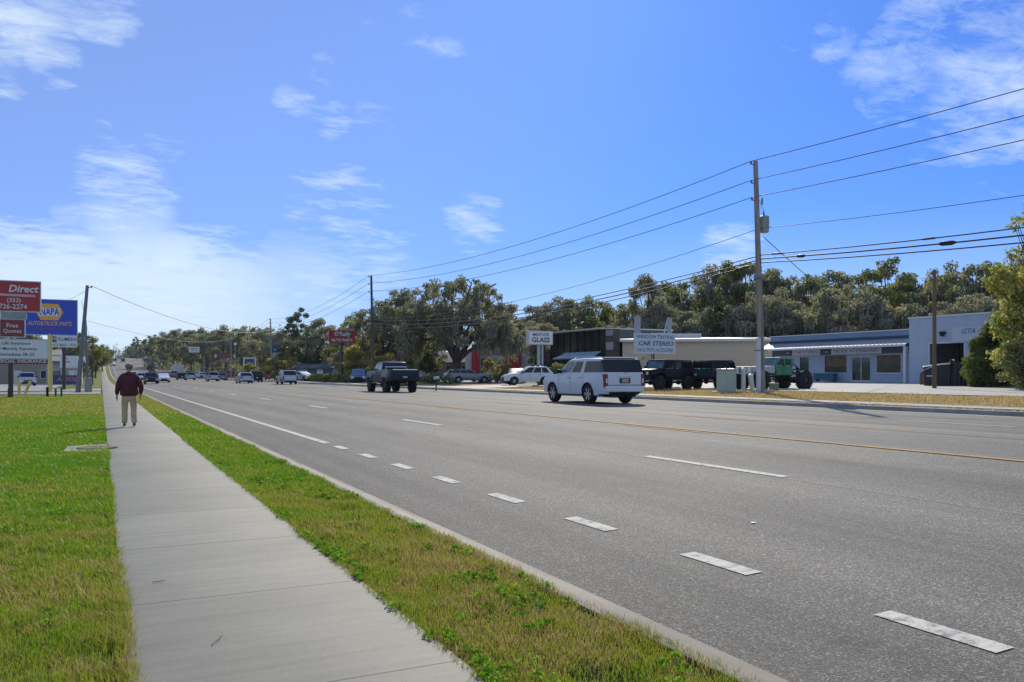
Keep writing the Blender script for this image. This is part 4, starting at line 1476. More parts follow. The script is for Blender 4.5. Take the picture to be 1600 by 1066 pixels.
zt0, zt1 = H(486, 52) - z_, H(440, 52) - z_
board(r_, x_off(-62), x_off(54), zt0, zt1, S_RED, S_FRAME, .26)
lettering('Direct', r_, S_WHITE, x_off(51), zt1 - .46, .44, y=-.138, shear=.2, bold=.03, align='RIGHT', width=None)
b = MB(); b.prism([(x_off(-30), zt1 - .76), (x_off(47), zt1 - .80), (x_off(49), zt1 - .87), (x_off(47), zt1 - .94), (x_off(-30), zt1 - .90)], 'y', -.146, -.131)
b.obj('underline', mat('sign_pink', (.6, .35, .35), .5), r_)
lettering('(352)', r_, S_WHITE, x_off(21), zt0 + .66, .26, y=-.138, bold=.01)
lettering('726-2274', r_, S_WHITE, x_off(20), zt0 + .26, .30, y=-.138, bold=.012, width=1.5)

# plumbing sign behind
r_, z_ = signpost('hanging_board_sign', 'white plumbing sign on a dark post behind the blue sign', 100, 78)
post(r_, 0, 0, -.2, H(543, 78) - z_, .14, S_DKPOLE, 'pole', True)
board(r_, -1.15, 1.1, H(543, 78) - z_, H(524.5, 78) - z_, S_WHITE, None, .2)
b = MB(); b.box(-1.1, -.62, -.12, -.102, H(535, 78) - z_, H(526, 78) - z_)
b.obj('emblem', S_NAVY, r_)
lettering('M', r_, S_WHITE, -.86, H(530.5, 78) - z_, .36, y=-.126, bold=.02)
lettering('PLUMBING', r_, S_NAVY, .28, H(530.5, 78) - z_, .34, y=-.108, width=1.55, bold=.01)
lettering('352-860-1973', r_, M_LET, 0, H(539.5, 78) - z_, .26, y=-.108, width=2.0)
# white board under it and the blue banner
r_, z_ = signpost('board_sign', 'white board sign low behind the plumbing sign', 109, 92)
post(r_, -.5, 0, -.2, H(575, 92) - z_, .06, S_GPOLE); post(r_, .5, 0, -.2, H(575, 92) - z_, .06, S_GPOLE)
board(r_, -.95, .8, H(575, 92) - z_, H(556, 92) - z_, S_WHITE, None, .12)
b = MB(); b.box(-.55, .05, -.075, -.06, H(566.5, 92) - z_, H(565, 92) - z_); b.box(-.5, -.2, -.075, -.06, H(561, 92) - z_, H(559.8, 92) - z_)
b.obj('printed_line', S_RED, r_)
r_, z_ = signpost('banner', 'navy banner with red and white lettering behind the leaning pole', 103, 80, cat='banner')
post(r_, -1.15, 0, -.2, 1.3, .05, S_GPOLE); post(r_, 1.25, 0, -.2, 1.3, .05, S_GPOLE)
board(r_, -1.12, 1.22, H(601, 80) - z_, H(586.5, 80) - z_, S_NAVY, None, .03, name='banner_sheet')
lettering('AMSOIL', r_, mat('banner_letters', (.55, .16, .24), .5), .12, H(593, 80) - z_, .42, y=-.02, width=1.85, shear=.3, bold=.02)

# small posts along the lawn edge
for (px, py0, py1, w, m, lab) in [(14, 621, 608, .07, M_DARK, 'short black marker post beside the insurance sign pole'),
                                  (74, 620, 606, .08, M_DARK, 'short black marker post left of the pair by the yellow pole'),
                                  (87, 620, 607, .06, mat('brown_post', (.08, .06, .05), .7), 'short brown marker post with a white cap'),
                                  (96, 620, 606, .06, mat('green_post', (.04, .09, .07), .6), 'short dark green marker post nearest the leaning pole')]:
    dist = 1300 * EYE / (py0 - 585)
    x, y = spot(px, dist)
    r_ = thing('marker_post', lab, 'post', at(x, y), 0, 'utility markers on the left lawn')
    h = (py0 - py1) * dist / 1300
    post(r_, 0, 0, -.1, h, w, m)
    b = MB(); b.lathe([(w * 1.1, h), (w * 1.1, h + .03), (.001, h + .06)], n=10)
    b.obj('cap', S_WHITE if 'cap' in lab else m, r_)
for (px, lean, lab) in [(30, 0, 'upright yellow steel bollard behind the insurance sign'), (39.5, .33, 'knocked over leaning yellow bollard')]:
    dist = 62
    x, y = spot(px, dist)
    r_ = thing('bollard', lab, 'bollard', at(x, y), 0, 'yellow bollards')
    r_.rotation_euler = (0, lean, 0)
    post(r_, 0, 0, -.1, .92, .105, mat('yellow_bollard_paint', (.62, .47, .08), .6, var=.2), 'pipe')
    b = MB(); b.lathe([(.105, .92), (.09, .96), (.001, .985)], n=16)
    b.obj('cap', MATS['yellow_bollard_paint'], r_, smooth=True)

# utility cabinet on the left
x, y = spot(138, 67.5)
r_ = thing('utility_cabinet', 'grey green utility cabinet right of the leaning pole beside the path', 'cabinet', at(x, y), R(4))
M_CAB = mat('cabinet_green_paint', (.24, .29, .26), .5, var=.08)
b = MB(); b.box(-.27, .27, -.22, .22, 0, 1.08); b.obj('cabinet_body', M_CAB, r_, bevel=.02)
b = MB(); b.box(-.30, .30, -.25, .25, 1.08, 1.14); b.obj('lid', M_CAB, r_, bevel=.015)
b = MB(); b.box(-.22, .22, -.235, -.22, .1, 1.0); d_ = b.obj('door', M_CAB, r_, bevel=.005)
b = MB(); b.box(.12, .16, -.26, -.235, .5, .64); b.obj('handle', M_DARK, d_)


# ------------------------------------------------------------------ power poles
M_WOOD = mat('weathered_pole_wood', (.27, .235, .19), .85, var=.35, scale=1.2, bump=.5, bscale=20, stretch=(6, 6, .6))
M_WOODD = mat('dark_pole_wood', (.085, .07, .058), .85, var=.35, scale=1.2, bump=.5, bscale=20, stretch=(6, 6, .6))
M_INS = mat('porcelain_insulator', (.16, .15, .15), .3, var=.1)
M_XF = mat('transformer_grey', (.27, .30, .32), .45, var=.1)
M_WIRE = mat('black_cable', (.015, .015, .016), .6)
M_WIRE2 = mat('bare_wire', (.09, .09, .095), .45, .5)
M_PVC = mat('white_conduit', (.52, .54, .57), .5, var=.08)


def pole(name, label, px, dist, top_px, top_py, ins=(0.0, .9, 1.75), xf=None, m=None, r0=.19, r1=.12, group='power poles along the far side', side=-1, base=None):
    if base:
        x, y = base
    else:
        x, y = spot(px, dist)
    z = gz(x, y)
    root = thing(name, label, 'utility pole', (x, y, z), 0, group)
    zt = H(top_py, dist)
    dx = (top_px - px) * dist / 1300
    tx, ty = dx * CY, -dx * SY
    b = MB()
    n = 10
    pts = [(tx * (i / n), ty * (i / n), -.5 + (zt - z + .5) * i / n) for i in range(n + 1)]
    b.tube(pts, [r0 + (r1 - r0) * i / n for i in range(n + 1)], 14)
    b.obj('pole_shaft', m or M_WOOD, root, smooth=True)
    hh = zt - z
    att = []
    for k in ins:
        f = 1 - k / hh
        px_, py_ = tx * f, ty * f
        q = MB()
        q.tube([(px_, py_, hh - k - .1), (px_ + side * .30, py_, hh - k - .06)], .028, 6)
        q.lathe([(.03, 0), (.07, .02), (.04, .05), (.07, .08), (.04, .11), (.06, .14), (.03, .18)], (px_ + side * .32, py_, hh - k - .09), 'z', 10)
        q.obj('insulator', M_INS, root, smooth=False)
        att.append((x + px_ + side * .32, y + py_, z + hh - k + .08))
    if xf:
        k = xf
        f = 1 - k / hh
        px_, py_ = tx * f + .42, ty * f - .08
        q = MB()
        q.lathe([(.001, -.48), (.20, -.46), (.235, -.40), (.235, .30), (.25, .32), (.25, .36), (.20, .42), (.001, .45)], (px_, py_, hh - k), 'z', 18)
        t_ = q.obj('transformer', M_XF, root, smooth=True)
        q = MB()
        q.lathe([(.05, 0), (.03, .05), (.06, .08), (.03, .12), (.06, .15), (.03, .2), (.02, .28)], (px_ - .05, py_, hh - k + .42), 'z', 10)
        q.tube([(px_ + .12, py_, hh - k + .45), (px_ + .32, py_, hh - k + .2), (px_ + .30, py_, hh - k - .3)], .018, 5)
        q.tube([(px_ - .05, py_, hh - k + .68), (px_ - .25, py_, hh - k + .95), (px_ - .34, py_, hh - k + 1.25)], .013, 5)
        q.obj('bushing', M_INS, t_)
        q = MB()
        q.box(px_ - .42, px_ - .2, py_ - .04, py_ + .04, hh - k - .25, hh - k - .17)
        q.obj('bracket', M_INS, root)
        q = MB()
        q.box(px_ - .42, px_ - .2, py_ - .04, py_ + .04, hh - k + .12, hh - k + .2)
        q.obj('bracket', M_INS, root)
        q = MB()
        q.lathe([(.035, -.2), (.05, 0), (.035, .2)], (px_ - .26, py_ - .1, hh - k + 1.15), 'z', 8)
        q.obj('fuse_cutout', M_INS, root)
    return root, att, (tx, ty, hh, x, y, z)


p1, at1, g1 = pole('utility_pole', 'tall leaning wooden power pole with a grey transformer and a white conduit before the off-roaders', 1191, 44, 1180.5, 252, (.12, 1.12, 2.02), xf=3.3)
# conduit up the pole's left side
b = MB(); b.box(-.42, -.20, -.14, .02, -.1, H(528, 44) - g1[5]); b.obj('conduit', M_PVC, p1, bevel=.03)
b = MB()
b.tube([(-.10, -.16, 1.2), (-.22, -.16, 5.5), (-.27, -.15, 6.0)], .02, 5)
b.box(-.42, .2, -.16, .16, 2.2, 2.25)
b.box(-.50, .08, -.17, .16, 6.05, 6.12)
b.obj('ground_wire', M_INS, p1)
p2, at2, g2 = pole('utility_pole', 'tall dark power pole standing left of the dark pickup truck', 584, 95, 580, 431, (.1, .95, 1.85), xf=3.9, m=M_WOODD)
p3, at3, g3 = pole('utility_pole', 'grey power pole right behind the blue white sign above the silver SUV', 425, 170, 422.5, 498, (.1, .9, 1.7))
p4, at4, g4 = pole('utility_pole', 'thin dark power pole left of the blue framed sign', 366, 225, 364, 518, (.1, .9, 1.7), m=M_WOODD)
p5, at5, g5 = pole('utility_pole', 'smallest visible power pole over the far parked cars', 316, 300, 315, 535, (.1, .9, 1.7), m=M_WOODD)
# left side poles
pl1, atl1, gl1 = pole('utility_pole', 'leaning grey pole beside the path left of the walker', 121, 67, 136.5, 446, (.1,), m=mat('grey_pole_wood', (.16, .17, .18), .8, var=.25, stretch=(6, 6, .6)), r0=.20, r1=.12, group='poles along the near path', side=1)
pl2, atl2, gl2 = pole('utility_pole', 'thinner pole right behind the leaning grey one', 138, 74, 133.5, 500, (), m=MATS['grey_pole_wood'], r0=.13, r1=.09, group='poles along the near path', side=1)
pl3, atl3, gl3 = pole('utility_pole', 'dark slim pole farther up the path left of the walker', 144, 118, 144.5, 534, (.1,), m=M_WOODD, r0=.15, r1=.1, group='poles along the near path', side=1)
# the plain post in front of the garage
x, y = spot(1460, 48.5)
r_ = thing('wooden_post', 'plain brown wooden post without wires before the open garage', 'post', at(x, y), 0)
b = MB()
hh = H(422, 48.5) - at(x, y)[2]
b.tube([(0, 0, -.3), (0, 0, hh * .5), (.0, 0, hh)], [.125, .11, .095], 12)
b.obj('post_shaft', mat('brown_post_wood', (.15, .10, .065), .85, var=.3, scale=1.0, bump=.4, stretch=(6, 6, .6)), r_, smooth=True)


def wire(name, label, pts, sag, rad, m=M_WIRE2, group=None, extra=()):
    """a span or run of spans hanging between fixed points"""
    P_ = []
    for i in range(len(pts) - 1):
        a, c = Vector(pts[i]), Vector(pts[i + 1])
        sg = sag[i] if isinstance(sag, (list, tuple)) else sag
        n = 22
        for k in range(n + (i == len(pts) - 2)):
            u = k / n
            p = a.lerp(c, u)
            p.z -= sg * 4 * u * (1 - u)
            P_.append(p)
    o0 = P_[0].copy()
    b = MB()
    b.tube([p - o0 for p in P_], rad, 5)
    o = b.obj(name, m, None, loc=o0)
    tag(o, label, 'wire', group)
    return o


nx, ny = g1[3] + .5, g1[4] - 62
for i, lab in enumerate(('topmost bare wire running along all the power poles', 'second bare wire from the top of the power poles', 'third bare wire on the power poles above the transformer')):
    pts = [(nx - .6, ny, at1[i][2] + .25)] + [at1[i], at2[i], at3[i], at4[i], at5[i]]
    wire('power_line', lab, pts, [.9, 1.1, 1.5, 1.2, 1.2], .020, group='power lines along the far side')
z1 = H(357, 44)
wire('power_line', 'fourth thin wire hung at the height of the transformer', [(nx, ny, z1 + .5), (g1[3] - .12, g1[4], z1), (g2[3] - .1, g2[4], H(497, 95)), (g3[3], g3[4], H(524, 170)), (g4[3], g4[4], H(540, 225))], [1.5, 1.3, 1.3, 1.0], .016, group='power lines along the far side')
CAB = []
for i, (py1, py2, ry, lab) in enumerate([(399, 500, 5.95, 'upper thick black cable on the power poles below the transformer'), (405, 506, 5.70, 'middle thick black cable on the power poles below the transformer'), (411, 512, 5.05, 'lowest thick black cable on the power poles')]):
    za = H(py1, 44)
    CAB.append(((nx + .1, ny, za + (.95, .55, .2)[i]), (g1[3] - .1, g1[4] - .17, za), (g2[3] - .1, g2[4] - .17, H(py2, 95))))
    wire('telephone_cable', lab, [(nx + .1, ny, za + (.95, .55, .2)[i]), (g1[3] - .1, g1[4] - .17, za), (g2[3] - .1, g2[4] - .17, H(py2, 95)), (g3[3], g3[4] - .17, H(527 + i * 2, 170)), (g4[3], g4[4], H(543 + i, 225))],
         [1.35, 1.2, 1.2, .9], (.028, .036, .030)[i], M_WIRE, group='thick cables along the far side')
# splice boxes hung on the cables near the pole
for (px, ci, ln, rr, lab) in [(1215, 0, 1.0, .05, 'black splice sleeve on a cable just right of the tall pole'), (1252, 1, .55, .08, 'stubby black splice case second along the cable'),
                          (1452, 0, .8, .045, 'black splice sleeve on the cable over the garage'), (1480, 1, .75, .10, 'fat black splice case over the garage'), (1160, 2, 1.1, .07, 'long splice case left of the tall pole')]:
    A_, B_, C_ = CAB[ci]
    p_, q_, sg = (A_, B_, 1.35) if px > 1190 else (B_, C_, 1.2)
    r = (px - 800) / 1300
    best = min(range(2001), key=lambda k: abs((lambda x, y: (x * CY - y * SY) / max(.1, x * SY + y * CY))(p_[0] + (q_[0] - p_[0]) * k / 2000, p_[1] + (q_[1] - p_[1]) * k / 2000) - r)) / 2000
    v = Vector(p_).lerp(Vector(q_), best)
    v.z -= sg * 4 * best * (1 - best)
    b = MB(); b.tube([(0, -ln / 2, 0), (0, -ln * .3, 0), (0, ln * .3, 0), (0, ln / 2, 0)], [rr * .5, rr, rr, rr * .5], 8)
    o = b.obj('splice_case', M_WIRE, None, smooth=True, loc=v)
    o.rotation_euler = (-math.atan2((Vector(q_) - Vector(p_)).z - sg * 4 * (1 - 2 * best), abs(q_[1] - p_[1])) * (1 if q_[1] < p_[1] else -1), 0, 0)
    tag(o, lab, 'splice case', 'splice cases on the cables')
# service drop to the shop roof, and the wires crossing from the near side
wire('service_wire', 'thin wire slanting down from the transformer to the shop roof', [(g1[3] + .1, g1[4], H(370, 44)), (57.5, 49.5, 6.0)], .25, .022, M_WIRE)
wire('crossing_cable', 'black cable crossing high over the road from the leaning grey pole', [atl1[0], (g3[3], g3[4], H(515, 170))], 1.9, .032, M_WIRE)
wire('crossing_cable', 'lower thin cable crossing from the slimmer pole to the far side', [(gl2[3], gl2[4], H(502, 74)), (g4[3], g4[4], H(527, 225))], 1.6, .022, M_WIRE)
wire('service_wire', 'short loose wire from the leaning pole towards the signs', [atl1[0], (gl1[3] - 3.6, gl1[4] + 26, H(475, 93))], .6, .013, M_WIRE)
for i in range(1):
    wire('power_line', 'thin wire along the near path above the walker', [(gl1[3] + .3, gl1[4], H(470, 67)), (gl3[3], gl3[4], H(536, 118))], .5, .014, M_WIRE)


# ------------------------------------------------------------------ buildings on the right
def bld(name, label, loc, rz, cat='building'):
    return thing(name, label, cat, loc, rz)


M_BLOCK = mat('pale_blue_block_wall', (.43, .50, .59), .85, var=.06, scale=1.0, bump=.25, bscale=12)
M_BLOCKD = mat('mid_blue_wall', (.22, .31, .42), .8, var=.08, scale=1.0, bump=.2, bscale=14)
M_TRIMB = mat('dark_blue_trim', (.03, .06, .12), .6, var=.1)
M_BAND = mat('shade_painted_band', (.09, .12, .16), .7, var=.1)  # dark colour stands in for the shade under the awning
M_ROOFG = mat('grey_metal_roof', (.40, .40, .39), .55, .2, var=.08, stretch=(.3, 6, 1))
M_WTRIM = mat('white_trim', (.66, .68, .70), .6, var=.05)
M_WGL = mat('shop_window_glass', (.035, .04, .045), .05, 0, 1.0, var=.3, scale=.6)
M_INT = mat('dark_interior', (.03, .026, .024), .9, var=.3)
M_BRSHEET = mat('brown_window_sheet', (.17, .12, .06), .6, var=.3, scale=2)

sx = lambda px, a: (a * (CY - SY * (px - 800) / 1300) / (SY + CY * (px - 800) / 1300))   # t on the plane x=a
T0 = sx(1190, 56)
gb = .74
A = bld('shop_building', 'low pale blue shop with a metal awning roof and car stereo signs', (56, T0, gb), R(-90))
lx = lambda px, a: T0 - sx(px, a)
W1 = lx(1421, 56)          # length of the shop front
fy = 1.55                  # depth of the recessed front
ops = [(lx(1249, 57.5), lx(1263, 57.5), .55, 2.25), (lx(1288, 57.5), lx(1322, 57.5), .85, 2.35), (lx(1329, 57.5), lx(1359.5, 57.5), .02, 2.22), (lx(1368, 57.5), lx(1407, 57.5), .80, 2.35)]
wb_ = MB()
xcur = 0.0
for (x0, x1, z0, z1) in ops:
    wb_.box(xcur, x0, fy, fy + .22, 0, 3.0)
    wb_.box(x0, x1, fy, fy + .22, z1, 3.0)
    if z0 > .05:
        wb_.box(x0, x1, fy, fy + .22, 0, z0)
    xcur = x1
wb_.box(xcur, W1 - .05, fy, fy + .22, 0, 3.0)
wb_.box(0, .22, fy + .22, 16, 0, 3.9)
wb_.box(.22, W1, 15.8, 16, 0, 3.9)
wb_.obj('wall', M_BLOCK, A)
b = MB(); b.box(-.1, W1, fy - .35, fy + .25, 3.35, 4.22); b.box(-.1, W1, fy + .25, 16, 3.7, 3.92)
b.obj('parapet', M_BLOCKD, A)
b = MB(); b.box(-.15, W1 + .0, fy - .45, fy + .30, 4.22, 4.30); b.obj('parapet_cap', M_WTRIM, A)
b = MB(); b.box(-.12, W1, fy - .5, fy - .35, 3.58, 3.80); b.obj('gutter', M_TRIMB, A)
b = MB()
b.hexa([(-.3, -.1, 2.98), (W1 - .3, -.1, 2.98), (W1 - .3, fy - .36, 3.52), (-.3, fy - .36, 3.52)], [(-.3, -.1, 3.06), (W1 - .3, -.1, 3.06), (W1 - .3, fy - .36, 3.60), (-.3, fy - .36, 3.60)])
k = -.25
while k < W1 - .35:
    b.hexa([(k, -.1, 3.06), (k + .04, -.1, 3.06), (k + .04, fy - .37, 3.60), (k, fy - .37, 3.60)], [(k, -.1, 3.10), (k + .04, -.1, 3.10), (k + .04, fy - .37, 3.64), (k, fy - .37, 3.64)])
    k += .42
b.obj('awning_roof', M_ROOFG, A)
b = MB(); b.box(-.32, W1 - .28, -.16, -.10, 2.90, 3.07); b.obj('fascia', M_WTRIM, A)
b = MB(); b.box(-.1, W1 - .3, fy - .14, fy - .003, 2.42, 2.98); b.obj('sign_band', M_BAND, A)
b = MB(); b.box(W1 - .62, W1 - .38, .05, .3, 0, 2.9); b.box(W1 - .42, W1 - .06, fy - .32, fy - .001, 0, 3.3)
b.tube([(W1 - .34, -.08, 2.95), (W1 - .36, .0, 2.6), (W1 - .30, fy - .4, 2.35), (W1 - .30, fy - .4, .1)], .05, 8)
b.obj('downspout', M_WTRIM, A)
for i, (x0, x1, z0, z1) in enumerate(ops):
    if i == 2:
        fr = MB()
        w_ = .07
        xm = (x0 + x1) / 2
        for (a_, b_) in ((x0, x0 + w_), (xm - w_ / 2, xm + w_ / 2), (x1 - w_, x1)):
            fr.box(a_, b_, fy + .05, fy + .12, z0, z1 - w_)
        fr.box(x0, x1, fy + .05, fy + .12, z1 - w_, z1); fr.box(x0 + w_, xm - w_ / 2, fy + .05, fy + .12, z0, z0 + .18); fr.box(xm + w_ / 2, x1 - w_, fy + .05, fy + .12, z0, z0 + .18)
        d_ = fr.obj('door', M_WTRIM, A)
        g = MB(); g.box(x0 + w_, xm - w_ / 2, fy + .08, fy + .095, z0 + .18, z1 - w_); g.box(xm + w_ / 2, x1 - w_, fy + .08, fy + .095, z0 + .18, z1 - w_)
        g.obj('glass', M_WGL, d_)
        g = MB(); g.box(xm - .10, xm - .07, fy - .0, fy + .04, .9, 1.2); g.box(xm + .07, xm + .10, fy, fy + .04, .9, 1.2)
        g.obj('handle', M_CHROME, d_)
    else:
        fr = MB()
        w_ = .05
        fr.box(x0, x1, fy + .04, fy + .12, z0, z0 + w_); fr.box(x0, x1, fy + .04, fy + .12, z1 - w_, z1)
        fr.box(x0, x0 + w_, fy + .04, fy + .12, z0 + w_, z1 - w_); fr.box(x1 - w_, x1, fy + .04, fy + .12, z0 + w_, z1 - w_)
        d_ = fr.obj('window', M_WTRIM if i == 3 else M_TRIMB, A)
        g = MB(); g.box(x0 + w_, x1 - w_, fy + .08, fy + .095, z0 + w_, z1 - w_); g.obj('pane', M_WGL, d_)
        if i in (1, 3):
            g = MB(); g.box(x0 + w_, x1 - w_, fy + .065, fy + .079, z0 + .55 if i == 1 else z0 + .75, z1 - w_); g.obj('upper_sheet', M_BRSHEET, d_)  # brown sheet over the upper part of the pane
        sl = MB(); sl.box(x0 - .06, x1 + .06, fy - .06, fy + .03, z0 - .08, z0 - .003); sl.obj('sill', M_WTRIM, d_)
for (p0, p1_, txt) in ((1236, 1279, 'CAR STEREO'), (1297, 1375, 'TRUCK ACCESSORIES')):
    x0, x1 = lx(p0, 57.2), lx(p1_, 57.2)
    b = MB(); b.box(x0, x1, fy - .20, fy - .143, 2.44, 2.93)
    s_ = b.obj('sign_board', mat('lilac_sign_white', (.80, .80, .86), .6), A)
    lettering(txt, s_, mat('violet_letters', (.14, .09, .30), .5), (x0 + x1) / 2, 2.685, .29, y=fy - .206, width=(x1 - x0) * .92, bold=.0)
    for q in (x0 - .5,):
        b = MB(); b.box(q - .12, q + .12, fy - .3, fy - .143, 2.62, 2.72); b.obj('wall_lamp', M_WTRIM, A)
# bench of blue boxes under the first window
b = MB(); b.box(0, 2.2, 0, .55, .25, .72); b.box(-.05, 2.25, -.05, .6, .72, .80)
for q in (.1, 1.95):
    b.box(q, q + .15, .08, .48, 0, .25)
o = b.obj('work_bench', mat('teal_bench_paint', (.02, .12, .17), .5, var=.2), None, bevel=.02, loc=(56.3, T0 - ops[1][0] + .1, gb))
o.rotation_euler = (0, 0, R(-90))
tag(o, 'teal bench standing under the shop window left of the glass door', 'bench')
for q in (1.2, 7.2, 12.0):
    b = MB(); b.box(-.9, .9, -.09, .09, 0, .13)
    o = b.obj('wheel_stop', M_LOT, None, bevel=.03, loc=(54.4, T0 - q - 1.5, gb - .02)); o.rotation_euler = (0, 0, R(90))
    tag(o, {1.2: 'concrete wheel stop at the left end of the shop front', 7.2: 'concrete wheel stop before the teal bench', 12.0: 'concrete wheel stop right of the shop glass door'}[q], 'wheel stop', 'wheel stops before the shop')

# the taller garage block
TB = sx(1420.5, 56)
B = bld('garage_building', 'tall pale blue block garage with one open bay and a GTA sign', (56, TB, gb), R(-90))
lb_ = lambda px: TB - sx(px, 56)
WB = lb_(1590)
o0, o1 = lb_(1451), lb_(1508)
w0, w1 = lb_(1521), lb_(1534)
zo = H(537, 62) - gb
ht = 4.98
b = MB()
b.box(0, o0, 0, .25, 0, ht); b.box(o0, o1, 0, .25, zo, ht); b.box(o1, w0, 0, .25, 0, ht)
b.box(w0, w1, 0, .25, 0, 1.1); b.box(w0, w1, 0, .25, zo - .1, ht); b.box(w1, WB, 0, .25, 0, ht)
b.box(0, .25, .25, 15, 0, ht); b.box(WB - .25, WB, .25, 15, 0, ht); b.box(.25, WB - .25, 14.75, 15, 0, ht)
b.obj('wall', M_BLOCK, B)
b = MB(); b.box(-.06, WB + .06, -.07, .32, ht, ht + .12); b.box(-.06, .32, .32, 15, ht, ht + .12)
b.obj('parapet_cap', M_WTRIM, B)
b = MB(); b.box(.25, WB - .25, .25, 14.75, ht - .5, ht - .35); b.obj('roof', M_ROOFG, B)
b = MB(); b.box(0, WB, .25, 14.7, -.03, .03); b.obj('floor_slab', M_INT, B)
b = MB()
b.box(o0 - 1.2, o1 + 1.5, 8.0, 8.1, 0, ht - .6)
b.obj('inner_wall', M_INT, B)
b = MB(); b.box(o0 - .0, o0 + .08, -.03, .0 - .002, 0, zo); b.box(o1 - .08, o1, -.03, -.002, 0, zo); b.box(o0, o1, -.03, -.002, zo, zo + .08)
b.obj('bay_frame', M_WTRIM, B)
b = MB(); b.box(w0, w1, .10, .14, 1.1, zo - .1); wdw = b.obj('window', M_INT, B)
gx0, gx1 = lb_(1489), lb_(1539)
b = MB(); b.box(gx0, gx1, -.10, -.003, H(534, 60) - gb, H(511, 60) - gb)
s_ = b.obj('sign_board', mat('pale_grey_sign', (.52, .56, .62), .6, var=.04), B)
lettering('GTA', s_, mat('slate_letters', (.10, .17, .28), .5), (gx0 + gx1) / 2, H(518, 60) - gb, .36, y=-.106, width=1.05, shear=.35, bold=.03)
lx_ = lb_(1474)
b = MB(); b.box(lx_ - .22, lx_ + .22, -.2, -.02, H(519, 61) - gb - .1, H(519, 61) - gb + .06); b.box(lx_ - .05, lx_ + .2, -.32, -.15, H(519, 61) - gb - .28, H(519, 61) - gb - .08)
b.obj('wall_lamp', M_DARK, B)
b = MB(); b.box(w0 - .3, w0 + .1, -.02, -.003, 1.5, 2.3); b.obj('green_notice', mat('green_notice', (.04, .2, .1), .5), B)
# a car lift, shelves and a half-seen car in the bay
b = MB()
for q in (o0 + .3, o0 + 1.1, o0 + 2.1):
    b.box(q, q + .7, 5, 5.5, .0, 1.2 + .3 * math.sin(q * 5)); b.box(q + .1, q + .5, 5.05, 5.4, 1.5, 2.0)
b.box(o0 + .1, o0 + .28, 3, 3.2, 0, 3.2); b.box(o1 - .35, o1 - .17, 3, 3.2, 0, 3.2)
b.obj('shop_shelving', mat('shop_clutter', (.12, .05, .04), .7, var=.8, scale=2.5), B)

# tarp covered skip before the bay
x, y = spot(1479, 55)
r_ = thing('dumpster', 'black dumpster under a crumpled tarp before the open garage bay', 'dumpster', at(x, y), R(-52))
b = MB()
b.hexa([(-1.35, -.75, .05), (.2, -.75, .05), (.2, .75, .05), (-1.35, .75, .05)], [(-1.4, -.8, 1.25), (.2, -.8, 1.45), (.2, .8, 1.55), (-1.4, .8, 1.35)])
b.obj('container', mat('black_bin_steel', (.012, .012, .016), .4, var=.3), r_, bevel=.02)
b = MB()
random.seed(5)
n = 18
for i in range(n + 1):
    for j in range(9):
        u = i / n
        x0 = .15 + 1.35 * u
        z = (1.60 + .10 * math.sin(u * 9)) if 0 < i < n else 0.0
        yy = -.85 + 1.7 * j / 8
        if j in (0, 8):
            z = 0.02
        b.v.append((x0 + .05 * math.sin(j * 3 + i * 2), yy + .07 * math.sin(i * 2.3) * (1 if j in (0, 8) else 0), z + random.uniform(-.05, .05)))
for i in range(n):
    for j in range(8):
        k = i * 9 + j
        b.f.append((k, k + 1, k + 10, k + 9))
b.obj('tarp', mat('black_tarp', (.012, .012, .014), .45, var=.3, scale=6, bump=.8, bscale=9), r_, smooth=True)
b = MB(); b.tube([(-1.5, -.84, 1.0), (-.6, -.86, 1.36), (.2, -.86, 1.5)], .03, 6); b.box(-1.2, -.7, -.84, -.80, .62, .70)
b.obj('handle', S_GREYW, r_)
x, y = spot(1444, 58.5)
b = MB(); b.lathe([(.28, 0), (.31, .2), (.31, .7), (.26, .85), (.22, .95), (.001, .97)], n=16)
tag(b.obj('barrel', mat('rust_barrel', (.16, .08, .05), .8, var=.3), None, smooth=True, loc=at(x, y)), 'brown barrel beside the black dumpster', 'barrel')
rnd_ = random.Random(3)
for i, (px, dist, lab) in enumerate([(1518, 55, 'split brown board in the debris below the round bush'), (1524, 54.5, 'pale plank lying right of the dumpster'), (1513, 54, 'short white rail lying beside the dumpster'), (1530, 55.5, 'dark plank under the round bush')]):
    x, y = spot(px, dist)
    b = MB(); b.box(-.7, .7, -.09, .09, 0, .05)
    o = b.obj('scrap_plank', [mat('scrap_brown', (.16, .10, .06), .8), S_GREYW, S_WHITE, M_WOODD][i], None, loc=at(x, y, .04 + .06 * i))
    o.rotation_euler = (rnd_.uniform(-.1, .1), rnd_.uniform(-.25, .1), rnd_.uniform(-1.6, -.6))
    tag(o, lab, 'plank', 'scrap by the dumpster')

# tan ribbed metal building, its long side towards us
P1, P2 = Vector((50.6, 75.4)), Vector((63.5, 66.6))
dv = P2 - P1
LT = dv.length
Cb = bld('metal_building', 'long tan ribbed metal building behind the off-roaders', (P1.x, P1.y, gb - .05), math.atan2(dv.y, dv.x))
M_TAN = mat('tan_metal_siding', (.57, .455, .32), .6, .0, var=.05)
htn = H(533, 89) - gb
b = MB(); b.box(0, LT, 0, 14, 0, htn)
k = .1
while k < LT:
    b.box(k, k + .10, -.045, .0 - .001, .0, htn - .02)
    k += .36
b.obj('wall', M_TAN, Cb)
b = MB(); b.hexa([(-.3, -.35, htn), (LT + .3, -.35, htn), (LT + .3, 14.3, htn), (-.3, 14.3, htn)], [(-.3, -.35, htn + .28), (LT + .3, -.35, htn + .28), (LT + .3, 7, htn + .75), (-.3, 7, htn + .75)])
b.obj('roof', mat('cream_roof_metal', (.55, .52, .45), .5, var=.04), Cb)
